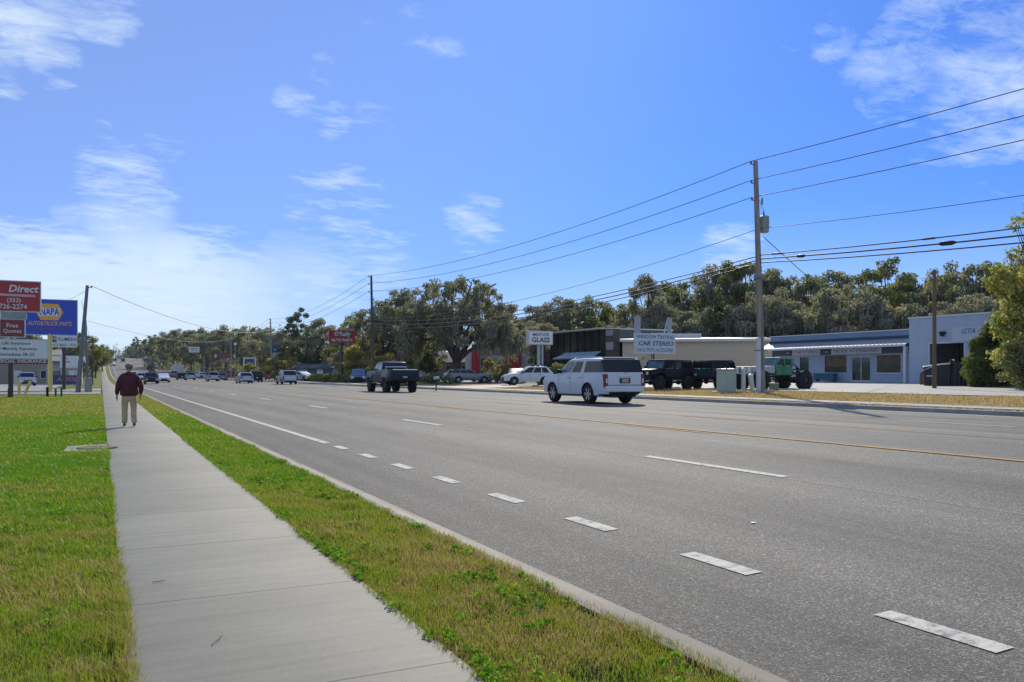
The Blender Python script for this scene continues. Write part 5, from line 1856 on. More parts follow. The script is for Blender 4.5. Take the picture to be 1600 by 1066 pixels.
b = MB(); b.box(-.3, LT + .3, -.42, -.36, htn - .02, htn + .24); b.obj('gutter', mat('cream_trim', (.6, .56, .48), .5), Cb)
b = MB(); b.box(LT * .30, LT * .55, 3, 5.2, htn + .4, htn + 1.0); b.obj('roof_unit', S_GREYW, Cb)
b = MB(); b.box(2.2, 2.3, -.12, -.05, 2.4, 2.6); b.tube([(3.1, -.1, 0), (3.1, -.1, htn)], .04, 6); b.obj('downspout', S_DKPOLE, Cb)
# gabled metal shed behind
x, y = spot(1150, 106)
Gd = bld('metal_shed', 'pale metal shed with a shallow gable roof behind the tan building', (x, y, .8), math.atan2(dv.y, dv.x))
hz_ = H(524, 106) - .8
b = MB(); b.box(-7.5, 8, 0, 10, 0, hz_); b.obj('wall', mat('grey_metal_siding', (.33, .33, .34), .5, .1, var=.06), Gd)
b = MB(); b.prism([(-8.2, hz_), (-8.2, hz_ + .15), (-3, H(519, 106) - .75), (8.6, hz_ + .45), (8.6, hz_)], 'y', -.4, 10.4); b.obj('roof', mat('cream_roof_metal', (.5, .5, .5), .5), Gd)
b = MB(); b.box(-1.9, 2.4, -.06, -.003, hz_ - .9, hz_ - .1); b.obj('vent_panel', S_GREYW, Gd)

# dark glass fronted shop
D0, D1 = sx(860, 50), sx(948, 50)
Db = bld('glass_shop', 'dark glass fronted shop with a lattice awning beside the white glass sign', (50, D0, gb - .1), R(-90))
WD = D0 - D1
hd = H(521, 96) - gb + .35
M_DGL = mat('dark_tinted_glass', (.02, .026, .026), .12, 0, .8, var=.5, scale=.7)
b = MB(); b.box(0, WD, .1, 9, 0, hd); b.obj('wall', M_DGL, Db)
b = MB()
for q in np.linspace(0, WD - .2, 9):
    b.box(q, q + .12, .0, .099, 0, hd)
b.box(0, WD, .02, .098, hd * .52, hd * .52 + .1)
b.obj('mullion', M_DARK, Db)
b = MB(); b.box(-.7, WD + .1, -1.0, 9, hd, hd + .16); b.obj('roof', mat('cream_trim', (.6, .56, .48), .5), Db)
a0, a1 = D0 - sx(864, 48.5), D0 - sx(925, 48.5)
za, zb_ = H(560, 96) - gb, H(549.5, 93) - gb
b = MB()
ap = [(-1.5, za), (-.03, zb_ + .1)]
b.hexa([(a0, -1.5, za), (a1, -1.5, za), (a1 - .5, -.03, zb_), (a0 + .5, -.03, zb_)], [(a0, -1.5, za + .06), (a1, -1.5, za + .06), (a1 - .5, -.03, zb_ + .1), (a0 + .5, -.03, zb_ + .1)])
b.obj('awning', mat('blue_awning_metal', (.16, .30, .42), .35, .2, var=.1), Db)
b = MB()
n = 11
for i in range(n):
    u0, u1 = i / n, (i + 1) / n
    for s_ in (0, 1):
        q0, q1 = (u0, u1) if s_ else (u1, u0)
        A0 = Vector((a0 + (a1 - a0) * q0, -1.5, za + .09)); A1 = Vector((a0 + .5 + (a1 - a0 - 1) * q1, -.06, zb_ + .13))
        b.tube([A0, A1], .045, 4)
b.obj('awning_lattice', mat('white_lattice', (.6, .68, .74), .4), Db)
# brick end with two light panels
WP = D0 - 75.9 - WD
b = MB(); b.box(WD, WD + WP, -.15, .6, 0, hd - .05); b.obj('brick_pier', mat('dark_brown_brick', (.09, .07, .06), .8, var=.3, scale=3), Db)
b = MB(); b.box(WD + .15, WD + WP - .15, -.2, -.152, hd - .75, hd - .15); b.box(WD + .15, WD + WP - .15, -.2, -.152, hd - 2.3, hd - 1.45)
b.obj('wall_panel', mat('stone_panel', (.36, .34, .32), .8, var=.1), Db)

# red and white shop behind the oak
x, y = spot(783, 118)
Eb = bld('red_white_shop', 'white shop with tall red pilasters half hidden by the spreading oak', (x, y, gb), R(-35))
b = MB(); b.box(-5.2, 5.2, 0, 9, 0, 4.2); b.box(-1.6, 1.4, 9, 9.3, 0, 4.0); b.obj('wall', mat('white_stucco', (.48, .49, .50), .8, var=.05), Eb)
M_REDW = mat('red_stucco', (.40, .015, .03), .7, var=.06)
for (q0, q1) in ((-4.2, -3.1), (1.2, 2.8)):
    b = MB(); b.box(q0, q1, -.45, -.002, 0, 4.9); b.obj('pilaster', M_REDW, Eb, bevel=.02)
b = MB(); b.box(-3.1, 1.2, -.3, -.002, 3.6, 4.5); b.obj('fascia', mat('grey_fascia', (.18, .17, .18), .7), Eb)
b = MB(); b.box(-2.9, 1.0, -.05, -.002, .2, 3.0); b.obj('shop_window', M_WGL, Eb)
# long tan house beyond the oak trunk
x, y = spot(688, 128)
Fb = bld('tan_house', 'long tan house with a brown roof behind the oak trunk', (x, y, gb), R(-28))
b = MB(); b.box(-7.5, 6, 0, 7, 0, 2.6); b.obj('wall', mat('tan_stucco', (.34, .29, .22), .85, var=.08), Fb)
b = MB(); b.prism([(-.6, 2.55), (7.6, 2.55), (3.5, 4.2)], 'x', -8, 6.5); b.obj('roof', mat('brown_shingle', (.20, .17, .14), .9, var=.2, scale=4), Fb)
for q in (-6, -3.8, -1.5, .8, 3.2):
    b = MB(); b.box(q, q + 1.2, -.04, -.002, .9, 2.1); w_ = b.obj('window', M_WTRIM, Fb)
    b = MB(); b.box(q + .07, q + 1.13, -.05, -.042, .97, 2.03); b.obj('pane', M_WGL, w_)
# small far buildings
for (px, dist, w, h, d, rz, wc, rc, nm, lab) in [(500, 140, 9, 1.9, 6, -30, (.08, .15, .16), (.09, .10, .10), 'far_shop', 'low teal building behind the hedge left of the tall dark pole'),
                                                 (547, 132, 5, 2.6, 4, -30, (.36, .30, .26), (.25, .23, .2), 'far_shop', 'small pale building right of the red parts sign pole'),
                                                 (243, 330, 9, 3.4, 8, -20, (.20, .25, .32), (.10, .12, .15), 'far_house', 'pale blue house at the foot of the climbing road'),
                                                 (28, 124, 11, 4.2, 8, 5, (.30, .26, .21), (.22, .20, .18), 'tan_shop', 'long tan shop behind the insurance sign'),
                                                 (100, 118, 4.5, 3.2, 6, 0, (.34, .33, .30), (.2, .2, .2), 'side_shop', 'small pale shop behind the navy banner'),
                                                 (350, 250, 14, 4, 8, -25, (.30, .28, .26), (.2, .2, .2), 'far_shop', 'grey shop behind the far parked cars')]:
    x, y = spot(px, dist)
    q_ = bld(nm, lab, (x, y, gz(x, y) - .1), R(rz))
    b = MB(); b.box(-w / 2, w / 2, 0, d, 0, h); b.obj('wall', mat(nm + str(px) + '_wall', wc, .8, var=.08), q_)
    b = MB(); b.prism([(-.4, h), (d + .4, h), (d + .4, h + .25), (d / 2, h + d * .16), (-.4, h + .25)], 'x', -w / 2 - .4, w / 2 + .4); b.obj('roof', mat(nm + str(px) + '_roof', rc, .8), q_)
    n = max(2, int(w / 3))
    for i in range(n):
        xx = -w / 2 + w * (i + .5) / n
        if i == n // 2:
            b = MB(); b.box(xx - .5, xx + .5, -.05, -.002, 0, 2.1); b.obj('door', M_WTRIM, q_)
        else:
            b = MB(); b.box(xx - .8, xx + .8, -.05, -.002, .9, 2.2); w_ = b.obj('window', M_WTRIM, q_)
            b = MB(); b.box(xx - .72, xx + .72, -.06, -.052, .98, 2.12); b.obj('pane', M_WGL, w_)

# ------------------------------------------------------------------ signs on the right
r_, z_ = signpost('pylon_sign', 'white sign lettered glass on a grey pole beside the white crossover', 843, 72)
post(r_, -.08, 0, -.2, H(539, 72) - z_, .15, S_GPOLE, 'pole'); post(r_, .28, 0, -.2, H(539, 72) - z_, .10, S_GPOLE, 'pole')
za, zb_ = H(538, 72) - z_, H(518, 72) - z_
board(r_, -1.15, 1.15, za, zb_, S_WHITE, S_FRAME, .45, fw=.05)
lettering('MIDSTATE', r_, M_LET, 0, zb_ - .30, .24, y=-.235, width=1.55, bold=.02)
lettering('GLASS', r_, M_LET, 0, za + .34, .42, y=-.235, width=1.75, bold=.035)
r_, z_ = signpost('billboard_sign', 'weathered white window tinting board on posts above the black off-roader', 1023, 62)
za, zb_ = H(553, 62) - z_, H(521.5, 62) - z_
hwid = 1.86
board(r_, -hwid, hwid, za, zb_, S_GREYW, None, .12)
M_HAND = mat('handpainted_blue', (.07, .10, .20), .6)
lettering('WINDOW TINTING', r_, M_HAND, 0, zb_ - .26, .27, y=-.066, width=3.35, shear=.15, bold=.01)
lettering('CAR STEREO', r_, M_HAND, .05, (za + zb_) / 2 - .0, .33, y=-.066, width=3.2, shear=.25, bold=.035)
lettering('CAR & TRUCK ACCESSORIES', r_, M_HAND, 0, za + .27, .27, y=-.066, width=3.35, bold=.0)
post(r_, 0.0, .14, -.2, zb_ + .1, .065, S_DKPOLE, 'pole')
for q, w_ in ((-1.42, .17), (1.43, .09)):
    post(r_, q, .2, zb_ - .35, H(495, 62) - z_, w_, S_GPOLE, 'pole', True)
b = MB(); b.tube([(1.35, .2, H(495.5, 62) - z_), (.95, .2, zb_ - .1)], .035, 6); b.tube([(1.65, .2, H(496, 62) - z_), (1.65, .2, zb_ - .2)], .03, 6); b.box(-.2, 1.9, .08, .16, zb_ - .08, zb_ + .06)
b.obj('brace', S_WHITE, r_)
r_, z_ = signpost('pylon_sign', 'red auto parts sign on a dark pole left of the tall dark power pole', 534, 112)
post(r_, 0, 0, -.2, H(535, 112) - z_, .17, S_DKPOLE, 'pole')
za, zb_ = H(535.5, 112) - z_, H(516.5, 112) - z_
board(r_, -1.8, 1.8, za, zb_, S_RED, None, .3)
lettering("O'Reilly", r_, mat('sign_green', (.03, .16, .08), .5), 0.04, zb_ - .52, .62, y=-.158, width=2.3, shear=.2, bold=.10)
lettering("O'Reilly", r_, S_WHITE, 0, zb_ - .48, .60, y=-.168, width=2.2, shear=.2, bold=.03)
lettering('AUTO PARTS', r_, S_WHITE, 0, za + .32, .38, y=-.158, width=2.9, bold=.03)
r_, z_ = signpost('pylon_sign', 'small navy sign over a white panel beside the grey power pole', 433, 150)
post(r_, -.4, 0, -.2, H(562, 150) - z_, .1, S_GPOLE, 'pole')
board(r_, -.95, 1.15, H(551, 150) - z_, H(539, 150) - z_, S_TEAL, None, .25)
board(r_, -.75, .85, H(562, 150) - z_, H(551.6, 150) - z_, S_GREYW, None, .22)
lettering('ALL STAR', r_, S_WHITE, .1, H(546.5, 150) - z_, .34, y=-.13, width=1.5, bold=.02)
b = MB()
for k in range(4):
    b.box(-.5, .6, -.125, -.112, H(554 + 2 * k, 150) - z_, H(553.4 + 2 * k, 150) - z_)
b.obj('printed_line', S_NAVY, r_)
r_, z_ = signpost('framed_sign', 'white framed sign with blue panels behind the yellow bush', 390, 160)
for q in (-1.05, 1.05):
    post(r_, q, 0, -.2, H(559.5, 160) - z_, .12, S_WHITE, 'post', True)
for k in range(3):
    board(r_, -.93, .93, H(566.5 + 5.5 * k, 160) - z_, H(562 + 5.5 * k, 160) - z_, S_TEAL, None, .12)
b = MB(); b.box(-1.2, 1.2, -.1, .1, H(560.5, 160) - z_, H(558.6, 160) - z_); b.obj('frame', S_WHITE, r_)
r_, z_ = signpost('board_sign', 'small white sign with dark markings on a thin post above the far lot', 303, 215)
post(r_, 0, 0, -.2, H(551, 215) - z_, .1, S_DKPOLE, 'pole')
board(r_, -1.25, 1.35, H(551, 215) - z_, H(542, 215) - z_, S_WHITE, None, .2)
b = MB(); b.box(-.7, -.1, -.115, -.102, H(548, 215) - z_, H(547, 215) - z_); b.box(-.7, .4, -.115, -.102, H(545, 215) - z_, H(544.2, 215) - z_); b.box(.55, .7, -.115, -.102, H(549, 215) - z_, H(544, 215) - z_)
b.obj('printed_line', M_LET, r_)
r_, z_ = signpost('oval_sign', 'reddish sign with white ends among the trees left of the blue framed sign', 352, 190)
post(r_, 0, 0, -.2, H(566, 190) - z_, .12, S_DKPOLE, 'pole')
board(r_, -1.9, 1.8, H(560, 190) - z_, H(552, 190) - z_, mat('faded_maroon', (.20, .06, .07), .6), None, .2)
board(r_, -1.2, 1.0, H(566, 190) - z_, H(561, 190) - z_, mat('faded_pink', (.36, .20, .22), .6), None, .2)
board(r_, -2.3, -1.92, H(559, 190) - z_, H(554, 190) - z_, S_WHITE, None, .2, name='sign_end'); board(r_, 1.82, 2.2, H(559, 190) - z_, H(554, 190) - z_, S_WHITE, None, .2, name='sign_end')
r_, z_ = signpost('round_sign', 'small round white sign on a tall thin post right of the slim dark pole', 367.5, 178)
post(r_, 0, 0, -.2, H(536, 178) - z_, .07, S_GPOLE, 'pole')
b = MB(); b.lathe([(.001, -.06), (.33, -.06), (.33, .06), (.001, .06)], (0, -.1, H(537.5, 178) - z_), 'y', 18); b.obj('sign_panel', S_WHITE, r_)
for (px, dist, top, lab) in [(361, 186, 532, 'thin grey lamp post left of the round white sign'), (319, 210, 556, 'thin pole right of the small white sign'), (643, 108, 500, 'thin dark wooden pole between the pickup truck and the oak trunk')]:
    r_, z_ = signpost('slim_pole', lab, px, dist, group='slim poles in the lots', cat='pole')
    post(r_, 0, 0, -.2, H(top, dist) - z_, .09, S_GPOLE if px < 600 else M_WOODD, 'shaft')
    b = MB(); b.box(-.12, .12, -.12, .12, H(top, dist) - z_, H(top, dist) - z_ + .1); b.obj('cap', S_DKPOLE, r_)
# little grey board on a stake at the verge, and the street marker by the walker
x, y = spot(681, 60)
r_ = thing('mailbox', 'small grey box on a dark stake at the edge of the far verge', 'mailbox', at(x, y), R(-20))
b = MB(); b.tube([(0, 0, -.1), (.06, 0, .85)], .045, 8); b.obj('post', M_WOODD, r_)
b = MB(); b.hexa([(-.18, -.3, .82), (.26, -.3, .86), (.26, .3, .86), (-.18, .3, .82)], [(-.16, -.3, 1.02), (.24, -.3, 1.06), (.24, .3, 1.06), (-.16, .3, 1.02)]); b.obj('box', S_GREYW, r_, bevel=.04)
x, y = spot(179, 97)
x = 2.1
r_ = thing('street_marker', 'small grey sign on a short post by the kerb left of the walker head', 'sign', at(x, y), R(10))
post(r_, 0, 0, -.1, 1.15, .04, S_GPOLE)
b = MB(); b.box(-.3, .3, -.025, .025, 1.0, 1.3); b.obj('sign_panel', S_GREYW, r_)

# ------------------------------------------------------------------ things on the far verge
x, y = spot(1135, 45)
r_ = thing('utility_cabinet', 'large pale green utility cabinet in front of the teal off-roader', 'cabinet', at(x, y), R(-38))
M_CAB2 = mat('pale_green_cabinet', (.34, .40, .34), .5, var=.07)
b = MB(); b.box(-.50, .50, -.35, .35, 0, 1.20); b.obj('cabinet_body', M_CAB2, r_, bevel=.03)
b = MB(); b.box(-.53, .53, -.38, .38, 1.20, 1.28); b.obj('lid', M_CAB2, r_, bevel=.025)
b = MB(); b.box(-.44, -.01, -.365, -.352, .1, 1.14); b.box(.01, .44, -.365, -.352, .1, 1.14); d_ = b.obj('door', M_CAB2, r_, bevel=.004)
b = MB(); b.box(-.75, .75, -.55, .55, -.1, .05); b.obj('plinth', M_LOT, r_)
for (px, d_, h, lean, rr, lab) in [(1161.5, 45, 1.25, 0.0, .12, 'upright white pipe post right of the large green cabinet'), (1176, 45, .92, -.16, .13, 'shorter leaning white pipe post beside the tall pole')]:
    x, y = spot(px, d_)
    r_ = thing('pipe_post', lab, 'post', at(x, y), 0, 'white pipe posts')
    r_.rotation_euler = (0, lean, 0)
    post(r_, 0, 0, -.1, h, rr, M_PVC, 'pipe')
    b = MB(); b.lathe([(rr * 1.12, h - .05), (rr * 1.12, h + .02), (rr * .8, h + .06), (.001, h + .08)], n=14); b.obj('cap', S_WHITE, r_, smooth=True)
x, y = spot(1209, 47)
r_ = thing('junction_box', 'small olive junction box at the foot of the tall pole', 'box', at(x, y), R(-35))
b = MB(); b.box(-.24, .24, -.2, .2, 0, .40); b.obj('box', mat('olive_box_paint', (.16, .19, .13), .6), r_, bevel=.02)
b = MB(); b.box(-.26, .26, -.22, .22, .40, .45); b.obj('lid', mat('olive_lid', (.28, .30, .2), .6), r_, bevel=.01)
for i, (px, dist, lab) in enumerate([(1157, 44, 'pale stone at the foot of the upright pipe post'), (1196, 43.5, 'white stone at the foot of the tall pole'), (1205, 44.2, 'small stone right of the tall pole base')]):
    x, y = spot(px, dist)
    bm = bmesh.new(); bmesh.ops.create_icosphere(bm, subdivisions=2, radius=.17)
    rr = random.Random(i)
    for v in bm.verts:
        v.co *= rr.uniform(.8, 1.15); v.co.z *= .6
    me = bpy.data.meshes.new('stone'); bm.to_mesh(me); bm.free(); me.materials.append(M_LOT)
    o = bpy.data.objects.new('stone', me); COL.objects.link(o); o.location = at(x, y, .05); tag(o, lab, 'stone', 'stones on the far verge')

# ------------------------------------------------------------------ small things near us
# round iron cover in its concrete collar, left edge of the path
x0, y0 = -.42, 18.2
r_ = thing('manhole', 'round iron cover set in a pale concrete collar at the left edge of the path', 'manhole', (x0 + .5, y0, 0.0), 0)
b = MB()
poly = [(-.72, -.55), (-.3, -.80), (.035, -.80), (.035, .80), (-.4, .85), (-.68, .55)]
b.prism([(p[0], p[1]) for p in poly], 'z', -.05, .012)
b.obj('collar', M_LOT, r_)
b = MB(); b.lathe([(.36, .013), (.36, .028), (.31, .032), (.001, .028)], (-.14, -.02, 0), 'z', 28); b.obj('cover', mat('rusty_iron', (.12, .08, .06), .8, .3, var=.3, scale=8), r_)
# twigs
def twig(loc, rz, ln, lab):
    b = MB()
    b.tube([(0, 0, .006), (ln * .25, ln * .02, .008), (ln * .55, -.003, .006), (ln * .8, ln * .04, .009), (ln, ln * .05, .006)], [.0022, .0025, .002, .0016, .001], 5)
    b.tube([(ln * .55, -.004, .008), (ln * .72, -ln * .09, .02)], [.0015, .0008], 5)
    o = b.obj('twig', S_DKPOLE, None, loc=loc)
    o.rotation_euler = (0, 0, rz)
    tag(o, lab, 'twig', 'twigs on the path')
xx, yy = spot(331, 4.42); twig((xx, yy, .006), R(62), .17, 'forked twig lying on the path near the camera')
xx, yy = spot(238, 5.75); twig((xx, yy, .006), R(5), .09, 'short dark twig further up the path')
# bits on the road
rr = random.Random(9)
for i, (px, py, s, lab) in enumerate([(1178, 822, .03, 'white pebble in the near lane right of the lane stripes'), (824, 873, .03, 'dark leaf lying against the kerb')]):
    dist = 1300 * (EYE + .03) / (py - 585)
    x, y = spot(px, dist)
    bm = bmesh.new(); bmesh.ops.create_icosphere(bm, subdivisions=1, radius=s)
    for v in bm.verts:
        v.co.z *= .12; v.co.x *= rr.uniform(.7, 1.3); v.co.y *= rr.uniform(.5, .9); v.co.x += rr.uniform(-.3, .3) * s; v.co.y += rr.uniform(-.3, .3) * s
    me = bpy.data.meshes.new('pebble'); bm.to_mesh(me); bm.free(); me.materials.append(S_WHITE if i < 1 else S_DKPOLE)
    o = bpy.data.objects.new('pebble' if i < 1 else 'dead_leaf', me); COL.objects.link(o); o.location = (x, y, road_z(max(x, 3.2)) + .01); tag(o, lab, 'pebble' if i < 1 else 'leaf', 'litter on the road')

# ------------------------------------------------------------------ foliage
def make_leaf_mat(name, stops, trans=.35, rough=.45, spec=.4):
    m, nt, b, out = new_mat(name)
    rnd = nd(nt, 'ShaderNodeAttribute', attribute_name='rnd').outputs['Fac']
    oi = nd(nt, 'ShaderNodeObjectInfo').outputs['Random']
    v = nd(nt, 'ShaderNodeMath', {0: rnd, 1: nd(nt, 'ShaderNodeMath', {0: oi, 1: .16, 2: -.08}, operation='MULTIPLY_ADD').outputs[0]}, operation='ADD').outputs[0]
    c = rampn(nt, v, stops)
    nt.links.new(c, b.inputs['Base Color'])
    b.inputs['Roughness'].default_value = rough
    b.inputs['Specular IOR Level'].default_value = spec
    tr = nd(nt, 'ShaderNodeBsdfTranslucent', {'Color': mixrgb(nt, 1.0, c, (1.2, 1.25, .7), 'MULTIPLY')})
    ms = nd(nt, 'ShaderNodeMixShader', {0: trans, 1: b.outputs[0], 2: tr.outputs[0]})
    nt.links.new(ms.outputs[0], out.inputs[0])
    return m


L_OAK = make_leaf_mat('oak_leaves', [(.0, (.24, .225, .17)), (.26, (.29, .27, .205)), (.38, (.13, .145, .075)), (.7, (.21, .22, .12)), (1.0, (.33, .33, .20))], .45, .6, .15)
L_MOSSY = make_leaf_mat('mossy_oak_leaves', [(.0, (.27, .245, .20)), (.42, (.36, .335, .27)), (.55, (.16, .165, .10)), (1.0, (.29, .285, .20))], .42, .65, .12)
L_GREEN = make_leaf_mat('green_leaves', [(.0, (.12, .13, .045)), (.5, (.20, .21, .07)), (1.0, (.33, .31, .13))], .46, .55, .2)
L_YELLOW = make_leaf_mat('yellow_green_leaves', [(.0, (.20, .19, .045)), (.5, (.36, .30, .08)), (1.0, (.48, .38, .12))], .45, .55, .2)
L_ORANGE = make_leaf_mat('orange_leaves', [(.0, (.30, .18, .05)), (.5, (.50, .27, .06)), (1.0, (.26, .22, .08))], .45, .55, .2)
L_DARK = make_leaf_mat('dark_evergreen_leaves', [(.0, (.06, .08, .035)), (.5, (.10, .12, .05)), (1.0, (.18, .20, .08))], .34, .55, .2)
L_BRIGHT = make_leaf_mat('sunny_broad_leaves', [(.0, (.14, .16, .03)), (.5, (.30, .30, .07)), (1.0, (.50, .45, .16))], .45, .6, .15)
M_BARK = mat('bark', (.085, .07, .055), .9, var=.35, scale=1.5, bump=.8, bscale=10, stretch=(4, 4, .7))


def leaf_cloud(rng, centres, radii, n_per, size, rnd_c, flat=.75, hang=None):
    """leaf faces scattered through clumps; returns vertices (4 per leaf) and rnd values"""
    Vs, Rs = [], []
    for c, r, n, q in zip(centres, radii, n_per, rnd_c):
        n = int(n)
        d = rng.normal(size=(n, 3))
        d /= np.linalg.norm(d, axis=1)[:, None] + 1e-9
        rad = r * rng.random(n) ** .42
        p = c + d * rad[:, None] * np.array([1, 1, flat])
        nrm = rng.normal(size=(n, 3)) * .8 + d * .7 + np.array([0, 0, .35])
        nrm /= np.linalg.norm(nrm, axis=1)[:, None] + 1e-9
        a = rng.normal(size=(n, 3))
        u = np.cross(nrm, a)
        u /= np.linalg.norm(u, axis=1)[:, None] + 1e-9
        w = np.cross(nrm, u)
        s = size * rng.uniform(.6, 1.35, n)
        L = s[:, None] * u * .5
        Wd = (s * rng.uniform(.45, .8, n))[:, None] * w * .5
        v = np.stack([p - L, p - L * .1 - Wd, p + L, p + L * .1 + Wd], axis=1)
        if hang is not None and hang > 0:
            k = rng.random(n) < hang
            m = int(k.sum())
            if m:
                ln = rng.uniform(.5, 1.5, m) * size * 3.2
                wd = size * rng.uniform(.25, .5, m)
                an = rng.uniform(0, 2 * PI, m)
                ux = np.stack([np.cos(an), np.sin(an), np.zeros(m)], 1) * wd[:, None] * .5
                dz = np.stack([rng.normal(0, .08, m), rng.normal(0, .08, m), -np.ones(m)], 1) * ln[:, None]
                pk_ = p[k]
                v[k] = np.stack([pk_ - ux, pk_ + dz * .9 - ux * .3, pk_ + dz, pk_ + ux], axis=1)
        Vs.append(v.reshape(-1, 3))
        base = q + rng.normal(0, .13, n)
        if hang:
            base = np.where(k, rng.uniform(0, .3, n), base)
        Rs.append(np.repeat(np.clip(base, 0, 1), 4))
    return np.concatenate(Vs), np.concatenate(Rs)


def quads(V):
    n = len(V) // 4
    return np.full(n, 4, dtype=np.int32), np.arange(n * 4, dtype=np.int32)


def leaf_mesh(name, V, rnd, m):
    me = bpy.data.meshes.new(name)
    me.vertices.add(len(V))
    me.vertices.foreach_set('co', V.astype(np.float32).ravel())
    n = len(V) // 4
    me.loops.add(n * 4)
    me.loops.foreach_set('vertex_index', np.arange(n * 4, dtype=np.int32))
    me.polygons.add(n)
    me.polygons.foreach_set('loop_start', np.arange(n, dtype=np.int32) * 4)
    me.update(calc_edges=True)
    at_ = me.attributes.new('rnd', 'FLOAT', 'POINT')
    at_.data.foreach_set('value', rnd.astype(np.float32))
    me.materials.append(m)
    return me


def tree_proto(seed, h, rx, crown_lo, n_cl, leaves, size, m, kind='round', hang=0.0, trunk_r=.28, lean=0.0, open_=.0, cl_r=(.9, 1.7)):
    """returns (trunk mesh, crown mesh): a tapered trunk whose limbs run to the leaf clumps"""
    rng = np.random.default_rng(seed)
    rr = random.Random(seed)
    cz = (crown_lo + h) / 2
    hz = (h - crown_lo) / 2
    cs, rs = [], []
    tries = 0
    while len(cs) < n_cl and tries < 4000:
        tries += 1
        d = rng.normal(size=3)
        d /= np.linalg.norm(d)
        f = rng.uniform(.35, 1.0) ** .6
        wob = 1 + .28 * math.sin(d[0] * 3.1 + seed) * math.cos(d[1] * 2.7 + seed * 2) + .15 * math.sin(d[2] * 6 + seed)
        p = np.array([d[0] * rx * f * wob, d[1] * rx * f * wob, cz + d[2] * hz * f * (1 if d[2] > 0 else .9)])
        if kind == 'tall':
            tap = 1 - .35 * max(0, (p[2] - cz) / hz)
            p[:2] *= tap
        if kind == 'pine':
            tap = .25 + .9 * max(0, 1 - (p[2] - crown_lo) / (h - crown_lo)) if rng.random() < .5 else .8
            p[:2] *= tap
        if kind == 'spread' and p[2] < crown_lo + .8 and (p[0] ** 2 + p[1] ** 2) ** .5 < rx * .35:
            continue
        r = rng.uniform(*cl_r) * (1.15 - .45 * f)
        if any(np.linalg.norm(p - c) < (r + q) * (.42 + open_) for c, q in zip(cs, rs)):
            continue
        cs.append(p); rs.append(r)
    vol = np.array([r ** 2.3 for r in rs])
    per = leaves * vol / vol.sum()
    q = rng.uniform(.30, .90, len(cs))
    if hang:
        q = np.where(rng.random(len(cs)) < .5, q * .5, q)
    V, R_ = leaf_cloud(rng, cs, rs, per, size, q, hang=hang)
    crown = leaf_mesh('crown', V, R_, m)
    b = MB()
    top = crown_lo + (h - crown_lo) * (.75 if kind != 'spread' else .25)
    lx_, ly_ = lean * rr.uniform(.5, 1), lean * rr.uniform(-.5, .5)
    n = 7
    trunk = []
    for i in range(n + 1):
        u = i / n
        trunk.append(Vector((lx_ * u + .18 * math.sin(u * 5 + seed), ly_ * u + .18 * math.cos(u * 4 + seed), -.3 + (top + .3) * u)))
    b.tube(trunk, [trunk_r * (1.25 if i == 0 else 1 - .75 * i / n) for i in range(n + 1)], 9)
    order = sorted(range(len(cs)), key=lambda i: -rs[i])[:26]
    for i in order:
        c = Vector(cs[i])
        u = min(.95, max(.25 if kind != 'spread' else .45, (c.z - 1.5) / top * .75))
        a = trunk[0].lerp(trunk[-1], u)
        k = u * n
        a = trunk[int(k)].lerp(trunk[min(n, int(k) + 1)], k - int(k))
        mid = a.lerp(c, .5) + Vector((rr.uniform(-.4, .4), rr.uniform(-.4, .4), -.12 * (c - a).length + .25))
        r0 = trunk_r * (1 - .75 * u) * .55
        b.tube([a, a.lerp(mid, .55), mid, mid.lerp(c, .6) + Vector((0, 0, .1)), c], [r0, r0 * .85, r0 * .65, r0 * .4, .02], 6, caps=False)
    tm = b.mesh('trunk', M_BARK, smooth=True)
    return tm, crown


PROTO = {
    'oak1': (tree_proto(11, 13, 5.6, 2.6, 60, 10500, .36, L_OAK, 'round', .10), 13, 5.6),
    'oak2': (tree_proto(12, 14, 5.0, 3.0, 54, 10000, .36, L_OAK, 'tall', .12, open_=.05), 14, 5.0),
    'mossy1': (tree_proto(13, 12, 5.8, 1.6, 64, 11500, .36, L_MOSSY, 'round', .12), 12, 5.8),
    'mossy2': (tree_proto(14, 13.5, 5.0, 2.0, 56, 10500, .36, L_MOSSY, 'tall', .12), 13.5, 5.0),
    'green1': (tree_proto(15, 12.5, 4.6, 2.2, 50, 9000, .34, L_GREEN, 'round', .03), 12.5, 4.6),
    'tall1': (tree_proto(16, 17, 3.9, 5.5, 46, 8500, .36, L_OAK, 'tall', .12, open_=.12, trunk_r=.24), 17, 3.9),
    'tall2': (tree_proto(17, 16, 3.6, 4.0, 40, 7500, .36, L_GREEN, 'tall', .05, open_=.14, trunk_r=.22), 16, 3.6),
    'pine': (tree_proto(18, 17, 3.6, 8.0, 30, 5200, .34, L_DARK, 'pine', 0, open_=.16, trunk_r=.24, cl_r=(.7, 1.2)), 17, 3.6),
    'orange': (tree_proto(19, 12, 3.4, 3.5, 34, 5200, .34, L_ORANGE, 'round', .0, open_=.1), 12, 3.4),
    'bushy': (tree_proto(20, 5.5, 3.2, .3, 44, 8000, .26, L_YELLOW, 'round', .0, trunk_r=.10, cl_r=(.6, 1.1)), 5.5, 3.2),
    'dark': (tree_proto(21, 12, 5.0, 1.2, 56, 9500, .36, L_DARK, 'round', .05), 12, 5.0),
}


